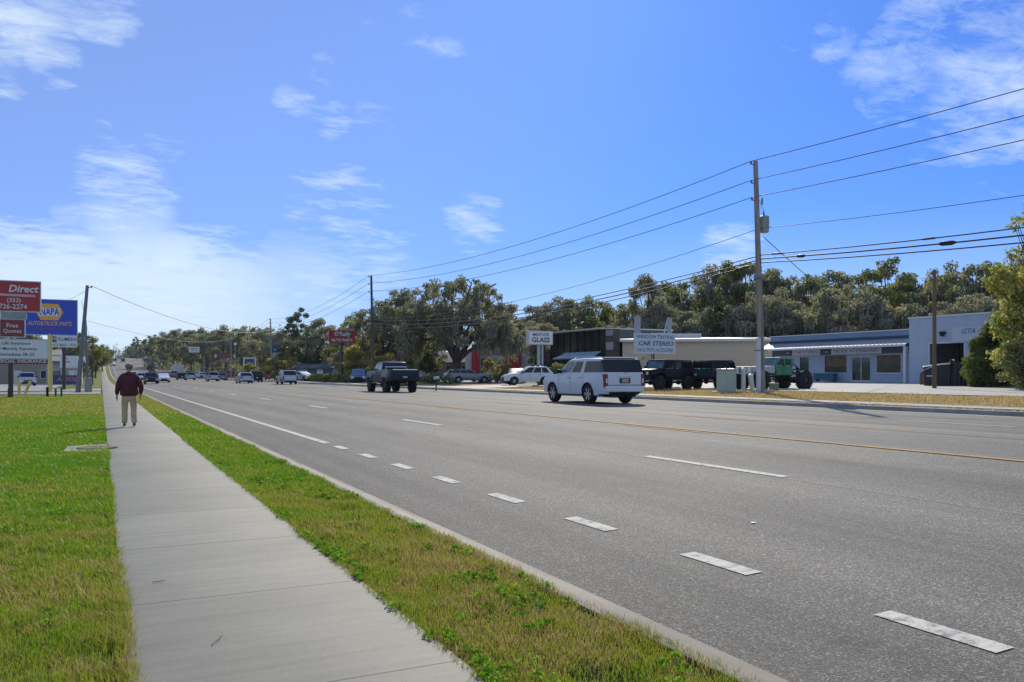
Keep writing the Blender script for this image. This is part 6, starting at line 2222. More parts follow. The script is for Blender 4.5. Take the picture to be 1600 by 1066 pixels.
def plant_tree(kind, px, dist, top_py, label, group, wide=1.0, name='tree', rot=None, cat='tree', base=None):
    (tm, cm), h0, r0 = PROTO[kind]
    x, y = spot(px, dist)
    z = gz(x, y) - .05
    sc = (H(top_py, dist) - z) / (h0 * .985)
    root = thing(name, label, cat, (x, y, z), rot if rot is not None else (px * 1.7) % 6.28, group)
    root.scale = (sc * wide, sc * wide, sc)
    for nm, me in (('trunk', tm), ('crown', cm)):
        o = bpy.data.objects.new(nm, me)
        COL.objects.link(o)
        o.parent = root
    return root


G1 = 'trees behind the shops on the right'
rowA = [('oak2', 835, 128, 478, 'mossy oak right above the white glass sign'), ('mossy2', 868, 124, 470, 'tree above the left corner of the dark glass shop'),
        ('oak1', 903, 122, 466, 'rounded tree above the middle of the dark glass shop'), ('green1', 940, 120, 470, 'greener tree above the brick end of the dark glass shop'),
        ('green1', 972, 126, 474, 'low green tree left of the thick sign post'), ('tall1', 1012, 112, 432, 'tall dark tree standing alone above the window tinting board'),
        ('oak2', 1046, 118, 442, 'loose topped tree right of the tall one over the tinting board'), ('green1', 1076, 116, 440, 'green tree crossed by the thick cables'),
        ('mossy2', 1104, 112, 424, 'dark mossy tree just under the cable splice'), ('tall2', 1136, 110, 408, 'tallest green tree left of the transformer pole'),
        ('oak2', 1166, 112, 412, 'tree close left of the transformer pole top cables'), ('tall1', 1206, 110, 420, 'thin topped tree right behind the transformer pole'),
        ('oak1', 1240, 112, 434, 'round tree over the car stereo sign'), ('tall2', 1272, 114, 428, 'slim green tree between the two shop signs'),
        ('oak2', 1308, 110, 424, 'oak over the truck accessories sign'), ('green1', 1345, 110, 428, 'green tree over the shop glass door'),
        ('tall2', 1384, 106, 402, 'tall thin green tree over the shop right window'), ('orange', 1437, 104, 436, 'tree with orange autumn leaves left of the plain wooden post'),
        ('oak2', 1414, 108, 428, 'oak left of the orange tree'), ('green1', 1468, 112, 432, 'tree right behind the plain wooden post'),
        ('oak1', 1500, 102, 416, 'big rounded oak above the GTA sign'), ('oak2', 1545, 98, 412, 'oak behind the sunny tree at the right edge'), ('mossy2', 1600, 96, 408, 'oak hidden most behind the sunny tree')]
for i, (k, px, d, tp, lab) in enumerate(rowA):
    plant_tree(k, px, d, tp, lab, G1, 1.0 if k[:4] != 'tall' else 1.15)
rowB = [('mossy1', 850, 112, 500, 'low grey mossy tree behind the white glass sign pole'), ('mossy1', 1195, 100, 452, 'grey mossy tree behind the transformer pole'), ('mossy1', 1255, 98, 462, 'low grey mossy tree over the left shop sign'),
        ('mossy1', 1318, 96, 440, 'wide grey mossy tree over the shop awning'), ('dark', 1368, 97, 470, 'dark low tree over the right part of the shop'), ('mossy1', 1408, 95, 468, 'brownish mossy tree next to the garage corner'),
        ('mossy1', 1085, 103, 478, 'low mossy tree behind the tan metal building'), ('dark', 1135, 101, 476, 'dark low tree behind the metal shed roof'), ('mossy2', 1035, 104, 470, 'mossy tree behind the tinting board'),
        ('mossy1', 985, 108, 492, 'low mossy tree right of the dark glass shop roof'), ('dark', 920, 112, 500, 'dark low tree close behind the glass shop roof'), ('mossy1', 1480, 92, 462, 'grey mossy oak over the garage roof'), ('mossy1', 1535, 90, 455, 'mossy oak over the garage right end')]
for (k, px, d, tp, lab) in rowB:
    plant_tree(k, px, d, tp, lab, G1, 1.05)
G2 = 'trees around the middle of the far side'
rowC = [('oak2', 600, 122, 470, 'loose oak right behind the tall dark power pole'), ('tall1', 622, 116, 452, 'thin topped oak between the pickup truck and the oak trunk'), ('mossy1', 655, 124, 474, 'mossy tree behind the left arm of the spreading oak'),
        ('mossy2', 788, 134, 486, 'mossy tree behind the red pilasters'), ('mossy1', 822, 128, 490, 'drooping mossy tree left of the white glass sign'), ('dark', 668, 105, 528, 'low dark round tree left of the spreading oak trunk'),
        ('oak1', 566, 138, 492, 'grey oak right of the red parts sign'), ('mossy1', 520, 150, 504, 'mossy tree behind the red parts sign'), ('oak2', 498, 160, 498, 'tree left of the red parts sign'),
        ('pine', 465, 165, 480, 'tall tufted tree between the grey power pole and the red sign'), ('dark', 480, 150, 514, 'dark tree below the tall tufted one'), ('mossy1', 440, 185, 512, 'mossy tree behind the small navy sign'),
        ('oak2', 412, 200, 514, 'oak behind the white framed sign'), ('oak1', 385, 215, 512, 'oak over the white framed sign'), ('mossy2', 352, 230, 512, 'oak left of the thin dark pole'), ('oak1', 325, 245, 514, 'oak over the far parked cars'),
        ('oak2', 298, 262, 516, 'tree behind the small white sign'), ('oak1', 272, 285, 515, 'tree at the left end of the far oak row'), ('dark', 252, 325, 522, 'dark tree where the road begins to climb'),
        ('pine', 213, 470, 526, 'lone tufted pine beside the climbing road'), ('oak1', 225, 430, 540, 'low tree under the lone tufted pine'), ('oak2', 238, 380, 534, 'tree right of the lone tufted pine'), ('mossy1', 548, 118, 537, 'low mossy tree behind the small pale building'),
        ('green1', 535, 128, 522, 'green tree behind the red sign pole'), ('oak1', 205, 600, 541, 'small dark tree left of the lone tufted pine')]
for (k, px, d, tp, lab) in rowC:
    plant_tree(k, px, d, tp, lab, G2, 1.1)
G3 = 'trees on the left side'
rowD = [('green1', 60, 140, 512, 'green tree behind the blue sign'), ('oak1', 25, 138, 520, 'dark tree behind the insurance sign'), ('oak1', 98, 135, 518, 'dark tree behind the plumbing sign'), ('green1', 128, 150, 520, 'bright green tree right behind the leaning pole'),
        ('green1', 150, 215, 538, 'green tree left above the path end'), ('oak1', 160, 290, 541, 'dark tree further up above the path end'), ('oak2', 166, 380, 545, 'dark tree by the road high on the hill left'), ('dark', 172, 480, 550, 'farthest tree left of the crest'),
        ('dark', -12, 130, 520, 'tree mostly outside the left edge'), ('oak1', 116, 170, 530, 'tree between the plumbing sign and the leaning pole')]
for (k, px, d, tp, lab) in rowD:
    plant_tree(k, px, d, tp, lab, G3, 1.1)
for (px, d, tp, w, lab) in [(402, 150, 568, 1.5, 'low yellow green bush in front of the white framed sign'), (446, 146, 558, 1.5, 'yellow bush right of the grey power pole'), (572, 108, 541, 1.25, 'yellow green bushy tree beside the tall dark power pole'),
                            (775, 104, 560, 1.1, 'yellow green bush before the red pilasters'), (556, 122, 548, 1.1, 'pale olive bush left of the tall dark power pole'), (660, 112, 552, 1.0, 'olive bush under the left arm of the oak')]:
    plant_tree('bushy', px, d, tp, lab, 'yellow green bushes', w, name='bush', cat='bush')

# the spreading live oak, hung with moss
def hero_oak():
    d = 99
    x, y = spot(711, d)
    z = gz(x, y) - .1
    root = thing('live_oak', 'wide spreading oak with a forked arching trunk and hanging moss', 'tree', (x, y, z), -YAW)
    K = d / 1300
    P_ = lambda px, py, dep=0.0: Vector(((px - 711) * K, dep, H(py, d) - z))
    b = MB()
    rr = random.Random(4)
    rng = np.random.default_rng(4)
    tips = []

    def limb(pts, r0, r1, n=8):
        b.tube(pts, [r0 + (r1 - r0) * (i / (len(pts) - 1)) ** .8 for i in range(len(pts))], n, caps=False)

    base = P_(712, 592)
    fork = P_(714, 566)
    b.tube([base + Vector((0, 0, -.3)), base, P_(712, 580), fork], [.95, .72, .60, .58], 12, caps=False)
    mains = [[fork, P_(704, 548, -.5), P_(692, 533, -1.0), P_(676, 530, -1.4), P_(655, 535, -1.5), P_(636, 545, -1.6)],
             [fork, P_(708, 545, .5), P_(700, 522, 1.0), P_(690, 500, 1.4), P_(672, 480, 1.8), P_(655, 464, 2.0)],
             [fork, P_(716, 540, -.8), P_(722, 510, -1.2), P_(728, 485, -1.2), P_(732, 462, -1.0), P_(737, 445, -.8)],
             [fork, P_(728, 540, 1.0), P_(744, 516, 1.6), P_(762, 494, 2.0), P_(775, 480, 2.1), P_(789, 472, 2.2)],
             [fork, P_(735, 548, -1.4), P_(758, 535, -2.2), P_(782, 528, -2.6), P_(805, 530, -2.8)],
             [P_(700, 522, 1.0), P_(706, 496, .6), P_(706, 470, .2), P_(700, 448, 0)],
             [P_(728, 485, -1.2), P_(748, 470, -1.6), P_(764, 452, -1.8), P_(776, 446, -1.8)],
             [P_(692, 533, -1.0), P_(672, 512, -2.0), P_(650, 500, -2.6), P_(630, 492, -2.8)],
             [P_(744, 516, 1.6), P_(770, 512, 3.2), P_(795, 505, 3.8), P_(812, 498, 4.0)],
             [fork, P_(712, 535, 2.2), P_(705, 510, 4.4), P_(700, 492, 5.5)], [fork, P_(720, 540, -2.6), P_(735, 515, -4.6), P_(745, 500, -5.6)]]
    for i, m_ in enumerate(mains):
        limb(m_, .42 if i < 4 else .27, .07)
    allp = []
    for m_ in mains:
        for a, c in zip(m_[1:], m_[2:]):
            for u in (0, .33, .66):
                allp.append(a.lerp(c, u))
        allp.append(m_[-1])
    # crown clumps in the outline the tree has
    ol = [(628, 520), (622, 490), (640, 462), (665, 447), (690, 441), (705, 443), (722, 436), (745, 436), (762, 447), (782, 462), (800, 478), (815, 500), (822, 522), (812, 540), (790, 541), (765, 540), (745, 546), (725, 538), (705, 525), (690, 530), (668, 545), (645, 556), (632, 545)]

    def inside(px, py):
        c = False
        j = len(ol) - 1
        for i in range(len(ol)):
            if (ol[i][1] > py) != (ol[j][1] > py) and px < (ol[j][0] - ol[i][0]) * (py - ol[i][1]) / (ol[j][1] - ol[i][1]) + ol[i][0]:
                c = not c
            j = i
        return c
    cs, rs = [], []
    t = 0
    while len(cs) < 170 and t < 9000:
        t += 1
        px, py = rr.uniform(618, 828), rr.uniform(434, 566)
        if not inside(px, py):
            continue
        hd = 6.2 * math.sqrt(max(.05, 1 - ((px - 720) / 110) ** 2)) * (.55 + .45 * min(1, (py - 425) / 60))
        dep = rr.uniform(-hd, hd)
        p = P_(px, py, dep)
        r = rr.uniform(.45, .95) if py < 480 else rr.uniform(.65, 1.2)
        if any((p - c).length < (r + q) * (.62 if py < 480 else .48) for c, q in zip(cs, rs)):
            continue
        cs.append(p); rs.append(r)
    for c in cs:
        a = min(allp, key=lambda q: (q - c).length + (0 if q.z < c.z + .3 else 2.5))
        mid = a.lerp(c, .5) + Vector((rr.uniform(-.3, .3), rr.uniform(-.3, .3), rr.uniform(-.1, .35)))
        b.tube([a, mid, c], [.075, .05, .015], 5, caps=False)
    b.obj('trunk', M_BARK, root, smooth=True)
    per = [(70 if c.z > H(480, d) - z else 100) + (120 if c.z > H(480, d) - z else 220) * (r ** 2) for r, c in zip(rs, cs)]
    low = [H(500, d) - z > c.z for c in cs]
    q = [rng.uniform(.2, .5) if l and rng.random() < .6 else rng.uniform(.5, .95) for l in low]
    V, R_ = leaf_cloud(rng, [np.array(c) for c in cs], rs, per, .27, q, hang=.10)
    # long moss curtains under the lower clumps
    ms, mr, mp = [], [], []
    for c, r, l in zip(cs, rs, low):
        if (l and rng.random() < .45) or rng.random() < .12:
            ms.append(np.array(c) - np.array([0, 0, r * .5])); mr.append(r * .7); mp.append(34)
    V2, R2 = leaf_cloud(rng, ms, mr, mp, .34, [.15] * len(ms), hang=.95)
    me = leaf_mesh('crown', np.concatenate([V, V2]), np.concatenate([R_, R2]), L_MOSSY)
    o = bpy.data.objects.new('crown', me); COL.objects.link(o); o.parent = root


hero_oak()


# the sunny tree at the right edge, its shrub and the clipped looking round bush
def special(name, label, cat, px, d, seed, blobs, n, size, m, trunk_to, tr, hang=0):
    """blobs: (bearing px, py, depth offset, radius)"""
    x, y = spot(px, d)
    z = gz(x, y) - .05
    root = thing(name, label, cat, (x, y, z), -YAW)
    K = d / 1300
    rng = np.random.default_rng(seed)
    rr = random.Random(seed)
    cs, rs = [], []
    b = MB()
    b.tube([Vector((0, 0, -.3)), Vector((.1, 0, trunk_to * .4)), Vector((-.05, .1, trunk_to * .75)), Vector((.05, 0, trunk_to))], [tr * 1.3, tr, tr * .7, tr * .3], 9)
    for (bx, by, dep, r) in blobs:
        c0 = Vector(((bx - px) * K, dep, H(by, d) - z))
        k = max(6, int(r * r * 11))
        for i in range(k):
            v = Vector((rr.gauss(0, 1), rr.gauss(0, 1), rr.gauss(0, 1))).normalized() * r * rr.uniform(.35, 1)
            c = c0 + v
            if c.z < .25:
                c.z = .25 + rr.random() * .4
            cs.append(np.array(c)); rs.append(rr.uniform(.32, .62) * min(1, r))
            if rr.random() < .5:
                s0 = Vector((0, 0, min(trunk_to * .9, max(.3, c.z * .55))))
                b.tube([s0, s0.lerp(c, .5) + Vector((0, 0, -.1)), c], [tr * .3, tr * .18, .01], 5, caps=False)
    b.obj('trunk', M_BARK, root, smooth=True)
    tot = sum(r ** 2 for r in rs)
    V, R_ = leaf_cloud(rng, cs, rs, [n * r * r / tot for r in rs], size, list(rng.uniform(.2, .9, len(cs))), flat=1.0, hang=hang)
    o = bpy.data.objects.new('crown', leaf_mesh('crown', V, R_, m)); COL.objects.link(o); o.parent = root
    return root


special('broadleaf_tree', 'sunny yellow green tree with big leaves at the right edge', 'tree', 1632, 47, 31,
        [(1575, 470, 0, 1.05), (1568, 440, .2, .9), (1600, 445, .5, 1.5), (1640, 420, 0, 1.8), (1610, 490, -.3, 1.6), (1650, 480, .3, 1.8), (1590, 535, .2, 1.3), (1640, 545, 0, 1.9), (1590, 350, 0, .55), (1612, 336, .3, .8), (1595, 395, .3, .55),
         (1640, 370, 0, 1.4), (1690, 420, 0, 2.2), (1700, 500, 0, 2.2), (1720, 360, 0, 1.6), (1575, 505, -.2, 1.0), (1660, 330, 0, 1.1)], 27000, .21, L_BRIGHT, 7.5, .22)
special('shrub', 'pale leaved shrub under the sunny tree at the right edge', 'shrub', 1600, 44, 32,
        [(1578, 560, 0, .8), (1570, 585, -.2, .7), (1600, 565, .1, 1.1), (1630, 570, 0, 1.2), (1600, 595, -.3, .8), (1650, 590, 0, 1.2), (1590, 540, .2, .8)], 13000, .13,
        make_leaf_mat('pale_shrub_leaves', [(.0, (.12, .13, .04)), (.5, (.21, .21, .08)), (1.0, (.33, .31, .15))], .35, .6, .15), 1.6, .07)
special('round_bush', 'dense dark green cone shaped bush right of the dumpster', 'bush', 1543, 51, 33,
        [(1550, 520, 0, .55), (1545, 531, .1, .75), (1541, 545, 0, .9), (1556, 535, .3, .95), (1568, 545, .3, 1.0), (1539, 560, 0, .95), (1541, 574, 0, 1.08), (1539, 588, 0, 1.12), (1555, 592, .1, 1.1), (1570, 560, .6, 1.0), (1570, 590, .5, .9)], 60000, .12, make_leaf_mat('juniper_leaves', [(.0, (.07, .10, .03)), (.5, (.12, .155, .045)), (1.0, (.22, .25, .08))], .35, .6, .15), 2.2, .09)
special('clipped_bush', 'small round green bush before the dark glass shop', 'bush', 873, 84, 34, [(867, 582, 0, .55), (873, 578, 0, .7), (880, 581, 0, .6)], 5000, .12, L_GREEN, .7, .05)


def hedge(name, label, pts, w, h, m, seed, dens=260, size=.16):
    rng = np.random.default_rng(seed)
    V = []
    o0 = Vector((pts[0][0], pts[0][1], gz(*pts[0])))
    cs, rs = [], []
    for (a, c) in zip(pts, pts[1:]):
        L = math.dist(a, c)
        n = int(L / .5)
        for i in range(n):
            u = (i + rng.random()) / n
            xx, yy = a[0] + (c[0] - a[0]) * u, a[1] + (c[1] - a[1]) * u
            for k in range(3):
                q = Vector((xx + rng.uniform(-w, w) * .4, yy + rng.uniform(-w, w) * .4, gz(xx, yy) + h * (.25 + .25 * k) + rng.uniform(-.1, .1))) - o0
                cs.append(np.array(q)); rs.append(.34)
    Vq, Rq = leaf_cloud(rng, cs, rs, [dens / 6] * len(cs), size, list(rng.uniform(.2, .9, len(cs))), flat=1.0)
    o = bpy.data.objects.new(name, leaf_mesh(name, Vq, Rq, m)); COL.objects.link(o); o.location = o0
    return tag(o, label, 'hedge')


hedge('hedge', 'long low clipped hedge left of the dark pickup truck', [spot(475, 132), spot(520, 112), spot(566, 98)], 1.0, .95, L_GREEN, 41, size=.24)
hedge('hedge', 'low dark hedge between the pickup truck and the oak', [spot(655, 90), spot(705, 84)], .9, .75, L_DARK, 42)
hedge('hedge', 'low reddish brown hedge before the red pilasters', [spot(748, 92), spot(808, 86)], .9, .8, make_leaf_mat('copper_leaves', [(.0, (.08, .05, .02)), (.6, (.14, .10, .03)), (1, (.20, .14, .05))]), 43)

# far woods that read as one mass
def wood(name, lab, lines, m, seed, per_m=11, size=.75, h=(7, 11)):
    rng = np.random.default_rng(seed)
    cs, rs, q = [], [], []
    for (p0, p1, hh, dep) in lines:
        L = math.dist(p0, p1)
        n = int(L / 1.6)
        for i in range(n):
            u = (i + rng.random()) / n
            ext = hh * (.78 + .3 * math.sin(i * .7 + seed) * math.sin(i * .23))
            for k in range(int(hh / 1.5)):
                xx = p0[0] + (p1[0] - p0[0]) * u + rng.uniform(-dep, dep)
                yy = p0[1] + (p1[1] - p0[1]) * u + rng.uniform(-dep, dep)
                cs.append(np.array([xx, yy, gz(xx, yy) + ext * rng.uniform(.03, 1)])); rs.append(rng.uniform(1.2, 2.2)); q.append(rng.uniform(.2, .9))
    V, R_ = leaf_cloud(rng, cs, rs, [per_m] * len(cs), size, q, hang=.2)
    c0 = V.mean(axis=0)
    o = bpy.data.objects.new(name, leaf_mesh(name, V - c0, R_, m)); COL.objects.link(o); o.location = c0
    o['kind'] = 'stuff'
    tag(o, lab, 'woods')
    return o


wood('woods', 'mixed trees merging into one mass behind the shops and lots on the right', [(spot(480, 190), spot(760, 150), 8, 6), (spot(760, 148), spot(1120, 128), 9.5, 5), (spot(1120, 128), spot(1700, 118), 11, 5), (spot(255, 330), spot(480, 195), 12, 8), (spot(480, 185), spot(600, 150), 9, 5)], L_OAK, 51)
wood('woods', 'far wooded ridge on both sides of the climbing road', [((40, 330), (30, 620), 13, 7), ((28, 620), (20, 760), 11, 8), ((-8, 240), (-14, 620), 10, 6), ((-12, 620), (-5, 760), 9, 8), ((-30, 800), (60, 800), 18, 8), ((60, 330), (60, 760), 16, 8)], L_DARK, 52, per_m=10, size=1.0)
wood('woods', 'dark trees behind the left signs and shops', [((-75, 175), (-12, 160), 9, 5), ((-10, 165), (-12, 240), 7, 4)], L_OAK, 53)


# ------------------------------------------------------------------ grass
def in_view(x, y, margin=.2):
    Z = x * SY + y * CY
    X = x * CY - y * SY
    r = X / np.maximum(Z, .01)
    return (Z > 1.2) & (np.abs(r) < .6154 * 1.0 + margin) & ((EYE - 0) / np.maximum(Z, .01) < .42 + margin)


def blades(name, label, seed, zones, hmul=1.0):
    rng = np.random.default_rng(seed)
    allV, allR = [], []
    for (x0, x1, y0, y1, dens, hgt, wid) in zones:
        n = int((x1 - x0) * (y1 - y0) * dens)
        x = rng.uniform(x0, x1, n); y = rng.uniform(y0, y1, n)
        k = in_view(x, y)
        thin = np.sin(x * 7.3 + 2 * np.sin(y * 2.1)) * np.cos(y * 5.9 + 2 * np.sin(x * 3.7)) + .6 * np.sin(x * 2.2 - y * 1.3 + 1.0)
        k &= rng.random(n) > np.clip((thin - .55) * 1.1, 0, .8)
        x, y = x[k], y[k]
        n = len(x)
        if not n:
            continue
        cl = np.sin(x * 5.1 + np.sin(y * 3.3) * 1.7) * np.cos(y * 4.3 + np.sin(x * 2.9) * 2)
        cl2 = np.sin(x * 1.7 + 1) * np.cos(y * 1.1 + x)
        h = hgt * (1 + .25 * cl + .25 * cl2) * rng.uniform(.5, 1.4, n)
        an = rng.uniform(0, 2 * PI, n)
        lean_ = rng.uniform(.1, 1.0, n) * h
        tx, ty = np.cos(an + rng.normal(1.57, .7, n)) * lean_, np.sin(an + rng.normal(1.57, .7, n)) * lean_
        wx, wy = np.cos(an) * wid * .5, np.sin(an) * wid * .5
        z0 = np.where(x > 23, np.interp(x, [a for a, _ in _RK], [b for _, b in _RK]), 0.0) - .025
        p = np.stack([x, y, z0], 1)
        w = np.stack([wx, wy, np.zeros(n)], 1)
        mid = p + np.stack([tx * .35, ty * .35, h * .6], 1)
        tip = p + np.stack([tx, ty, h], 1)
        V = np.stack([p - w, p + w, mid + w * .8, mid - w * .8, tip], axis=1)
        allV.append(V.reshape(-1, 3))
        allR.append(np.repeat(rng.random(n), 5))
    V = np.concatenate(allV); Rn = np.concatenate(allR)
    n = len(V) // 5
    base = np.arange(n, dtype=np.int32)[:, None] * 5
    idx = np.concatenate([base + np.array([[0, 1, 2, 3]]), base + np.array([[3, 2, 4]])], axis=1).ravel()
    fn = np.tile([4, 3], n)
    o = np_object(name, V, fn, idx, M_BLADE, attrs={'rnd': Rn})
    o['kind'] = 'stuff'
    tag(o, label, 'grass')
    return n


def strip_zones(x0, x1):
    return [(x0, x1, 1.5, 6, 9000, .050, .0045), (x0, x1, 6, 10, 6500, .050, .006), (x0, x1, 10, 18, 2800, .05, .009), (x0, x1, 18, 32, 1100, .05, .016), (x0, x1, 32, 66, 350, .05, .03)]


NB = blades('grass', 'patchy green and straw grass between the path and the kerb', 1, strip_zones(1.655, 2.73))
NB += blades('grass', 'patchy lawn left of the path, bright green further on', 2, [(-1.2, .12, 2.5, 6, 9000, .050, .0045), (-1.6, .12, 6, 10, 6000, .05, .006), (-3, .12, 10, 18, 2600, .05, .009), (-4.5, .12, 18, 32, 1000, .05, .016), (-8, .12, 32, 66, 300, .05, .03)])
NB += blades('grass', 'dry straw coloured grass on the far verge', 3, [(25.8, 34, 14, 57, 130, .08, .03), (23.6, 24.3, 14, 90, 160, .07, .03)])
# ragged tufts creeping over the path and kerb edges
NB += blades('edge_grass', 'ragged grass tufts along both edges of the path', 4, [(1.60, 1.70, 1.5, 8, 9000, .055, .0045), (1.61, 1.69, 8, 20, 3500, .06, .008), (.07, .165, 2.5, 8, 8000, .055, .0045), (.08, .145, 8, 20, 2500, .055, .008), (2.68, 2.78, 1.5, 8, 7000, .05, .0045), (2.68, 2.76, 8, 20, 2000, .05, .008)])
def weeds(name, label, seed, zones):
    rng = np.random.default_rng(seed)
    cs, rs, q, pn = [], [], [], []
    for (x0, x1, y0, y1, n) in zones:
        for i in range(n):
            cx_, cy_ = rng.uniform(x0, x1), rng.uniform(y0, y1)
            for j in range(rng.integers(3, 9)):
                cs.append(np.array([np.clip(cx_ + rng.normal(0, .09), x0, x1), cy_ + rng.normal(0, .14), rng.uniform(.012, .035)]))
                rs.append(rng.uniform(.03, .07)); q.append(rng.uniform(.1, .9)); pn.append(26)
    V, R_ = leaf_cloud(rng, cs, rs, pn, .026, q, flat=.45)
    o = bpy.data.objects.new(name, leaf_mesh(name, V, R_, make_leaf_mat('weed_leaves', [(.0, (.10, .19, .02)), (.5, (.17, .32, .03)), (1.0, (.30, .42, .06))], .42, .8, .05)))
    COL.objects.link(o)
    o['kind'] = 'stuff'
    tag(o, label, 'weeds')


weeds('clover', 'low broad leaved weeds dotted through the grass beside the path', 61, [(1.68, 2.70, 2.0, 8, 20), (1.68, 2.70, 8, 16, 20), (-1.0, .06, 3.0, 10, 10), (1.64, 1.72, 2.0, 9, 16)])
print('blades', NB)


# ------------------------------------------------------------------ the walker
def skinned(name, pts, edges, radii, m, parent, sub=2, root=0, rough_round=True):
    me = bpy.data.meshes.new(name)
    me.from_pydata([tuple(p) for p in pts], edges, [])
    o = bpy.data.objects.new(name, me)
    COL.objects.link(o)
    sk = o.modifiers.new('skin', 'SKIN')
    sk.use_smooth_shade = True
    for i, v in enumerate(me.skin_vertices[0].data):
        r = radii[i]
        v.radius = r if isinstance(r, tuple) else (r, r)
        v.use_root = (i == root)
    ss = o.modifiers.new('sub', 'SUBSURF')
    ss.levels = sub
    ss.render_levels = sub
    bpy.context.view_layer.update()
    dg_ = bpy.context.evaluated_depsgraph_get()
    m2 = bpy.data.meshes.new_from_object(o.evaluated_get(dg_))
    m2.name = name
    bpy.data.objects.remove(o)
    m2.materials.clear()
    m2.materials.append(m)
    m2.polygons.foreach_set('use_smooth', [True] * len(m2.polygons))
    q = bpy.data.objects.new(name, m2)
    COL.objects.link(q)
    if parent is not None:
        q.parent = parent
    return q


class Skel:
    def __init__(s):
        s.p, s.e, s.r = [], [], []

    def chain(s, start, pts):
        prev = start
        ids = []
        for (p, r) in pts:
            s.p.append(Vector(p)); s.r.append(r)
            i = len(s.p) - 1
            if prev is not None:
                s.e.append((prev, i))
            prev = i
            ids.append(i)
        return ids


def make_shirt_mat():
    m, nt, b, out = new_mat('plaid_flannel')
    co = nd(nt, 'ShaderNodeTexCoord').outputs['Object']
    sp = nd(nt, 'ShaderNodeSeparateXYZ', {0: co})

    def stripes(sock, k, thr):
        f = nd(nt, 'ShaderNodeMath', {0: nd(nt, 'ShaderNodeMath', {0: sock, 1: k}, operation='MULTIPLY').outputs[0]}, operation='FRACT').outputs[0]
        return nd(nt, 'ShaderNodeMath', {0: f, 1: thr}, operation='LESS_THAN').outputs[0]
    xy = nd(nt, 'ShaderNodeMath', {0: sp.outputs[0], 1: sp.outputs[1]}, operation='ADD').outputs[0]
    a, c = stripes(xy, 11.0, .42), stripes(sp.outputs[2], 10.0, .42)
    col = mixrgb(nt, nd(nt, 'ShaderNodeMath', {0: a, 1: .65}, operation='MULTIPLY').outputs[0], (.095, .011, .016), (.04, .011, .020))
    col = mixrgb(nt, nd(nt, 'ShaderNodeMath', {0: c, 1: .55}, operation='MULTIPLY').outputs[0], col, (.03, .012, .028))
    th = stripes(sp.outputs[2], 20.0, .07)
    col = mixrgb(nt, nd(nt, 'ShaderNodeMath', {0: th, 1: .25}, operation='MULTIPLY').outputs[0], col, (.3, .2, .25))
    nt.links.new(col, b.inputs['Base Color'])
    b.inputs['Roughness'].default_value = .9
    n = nd(nt, 'ShaderNodeTexNoise', {'Vector': co, 'Scale': 6.0, 'Detail': 4.0})
    bp = nd(nt, 'ShaderNodeBump', {'Height': n.outputs[0], 'Strength': 1.0, 'Distance': .06})
    nt.links.new(bp.outputs[0], b.inputs['Normal'])
    return m


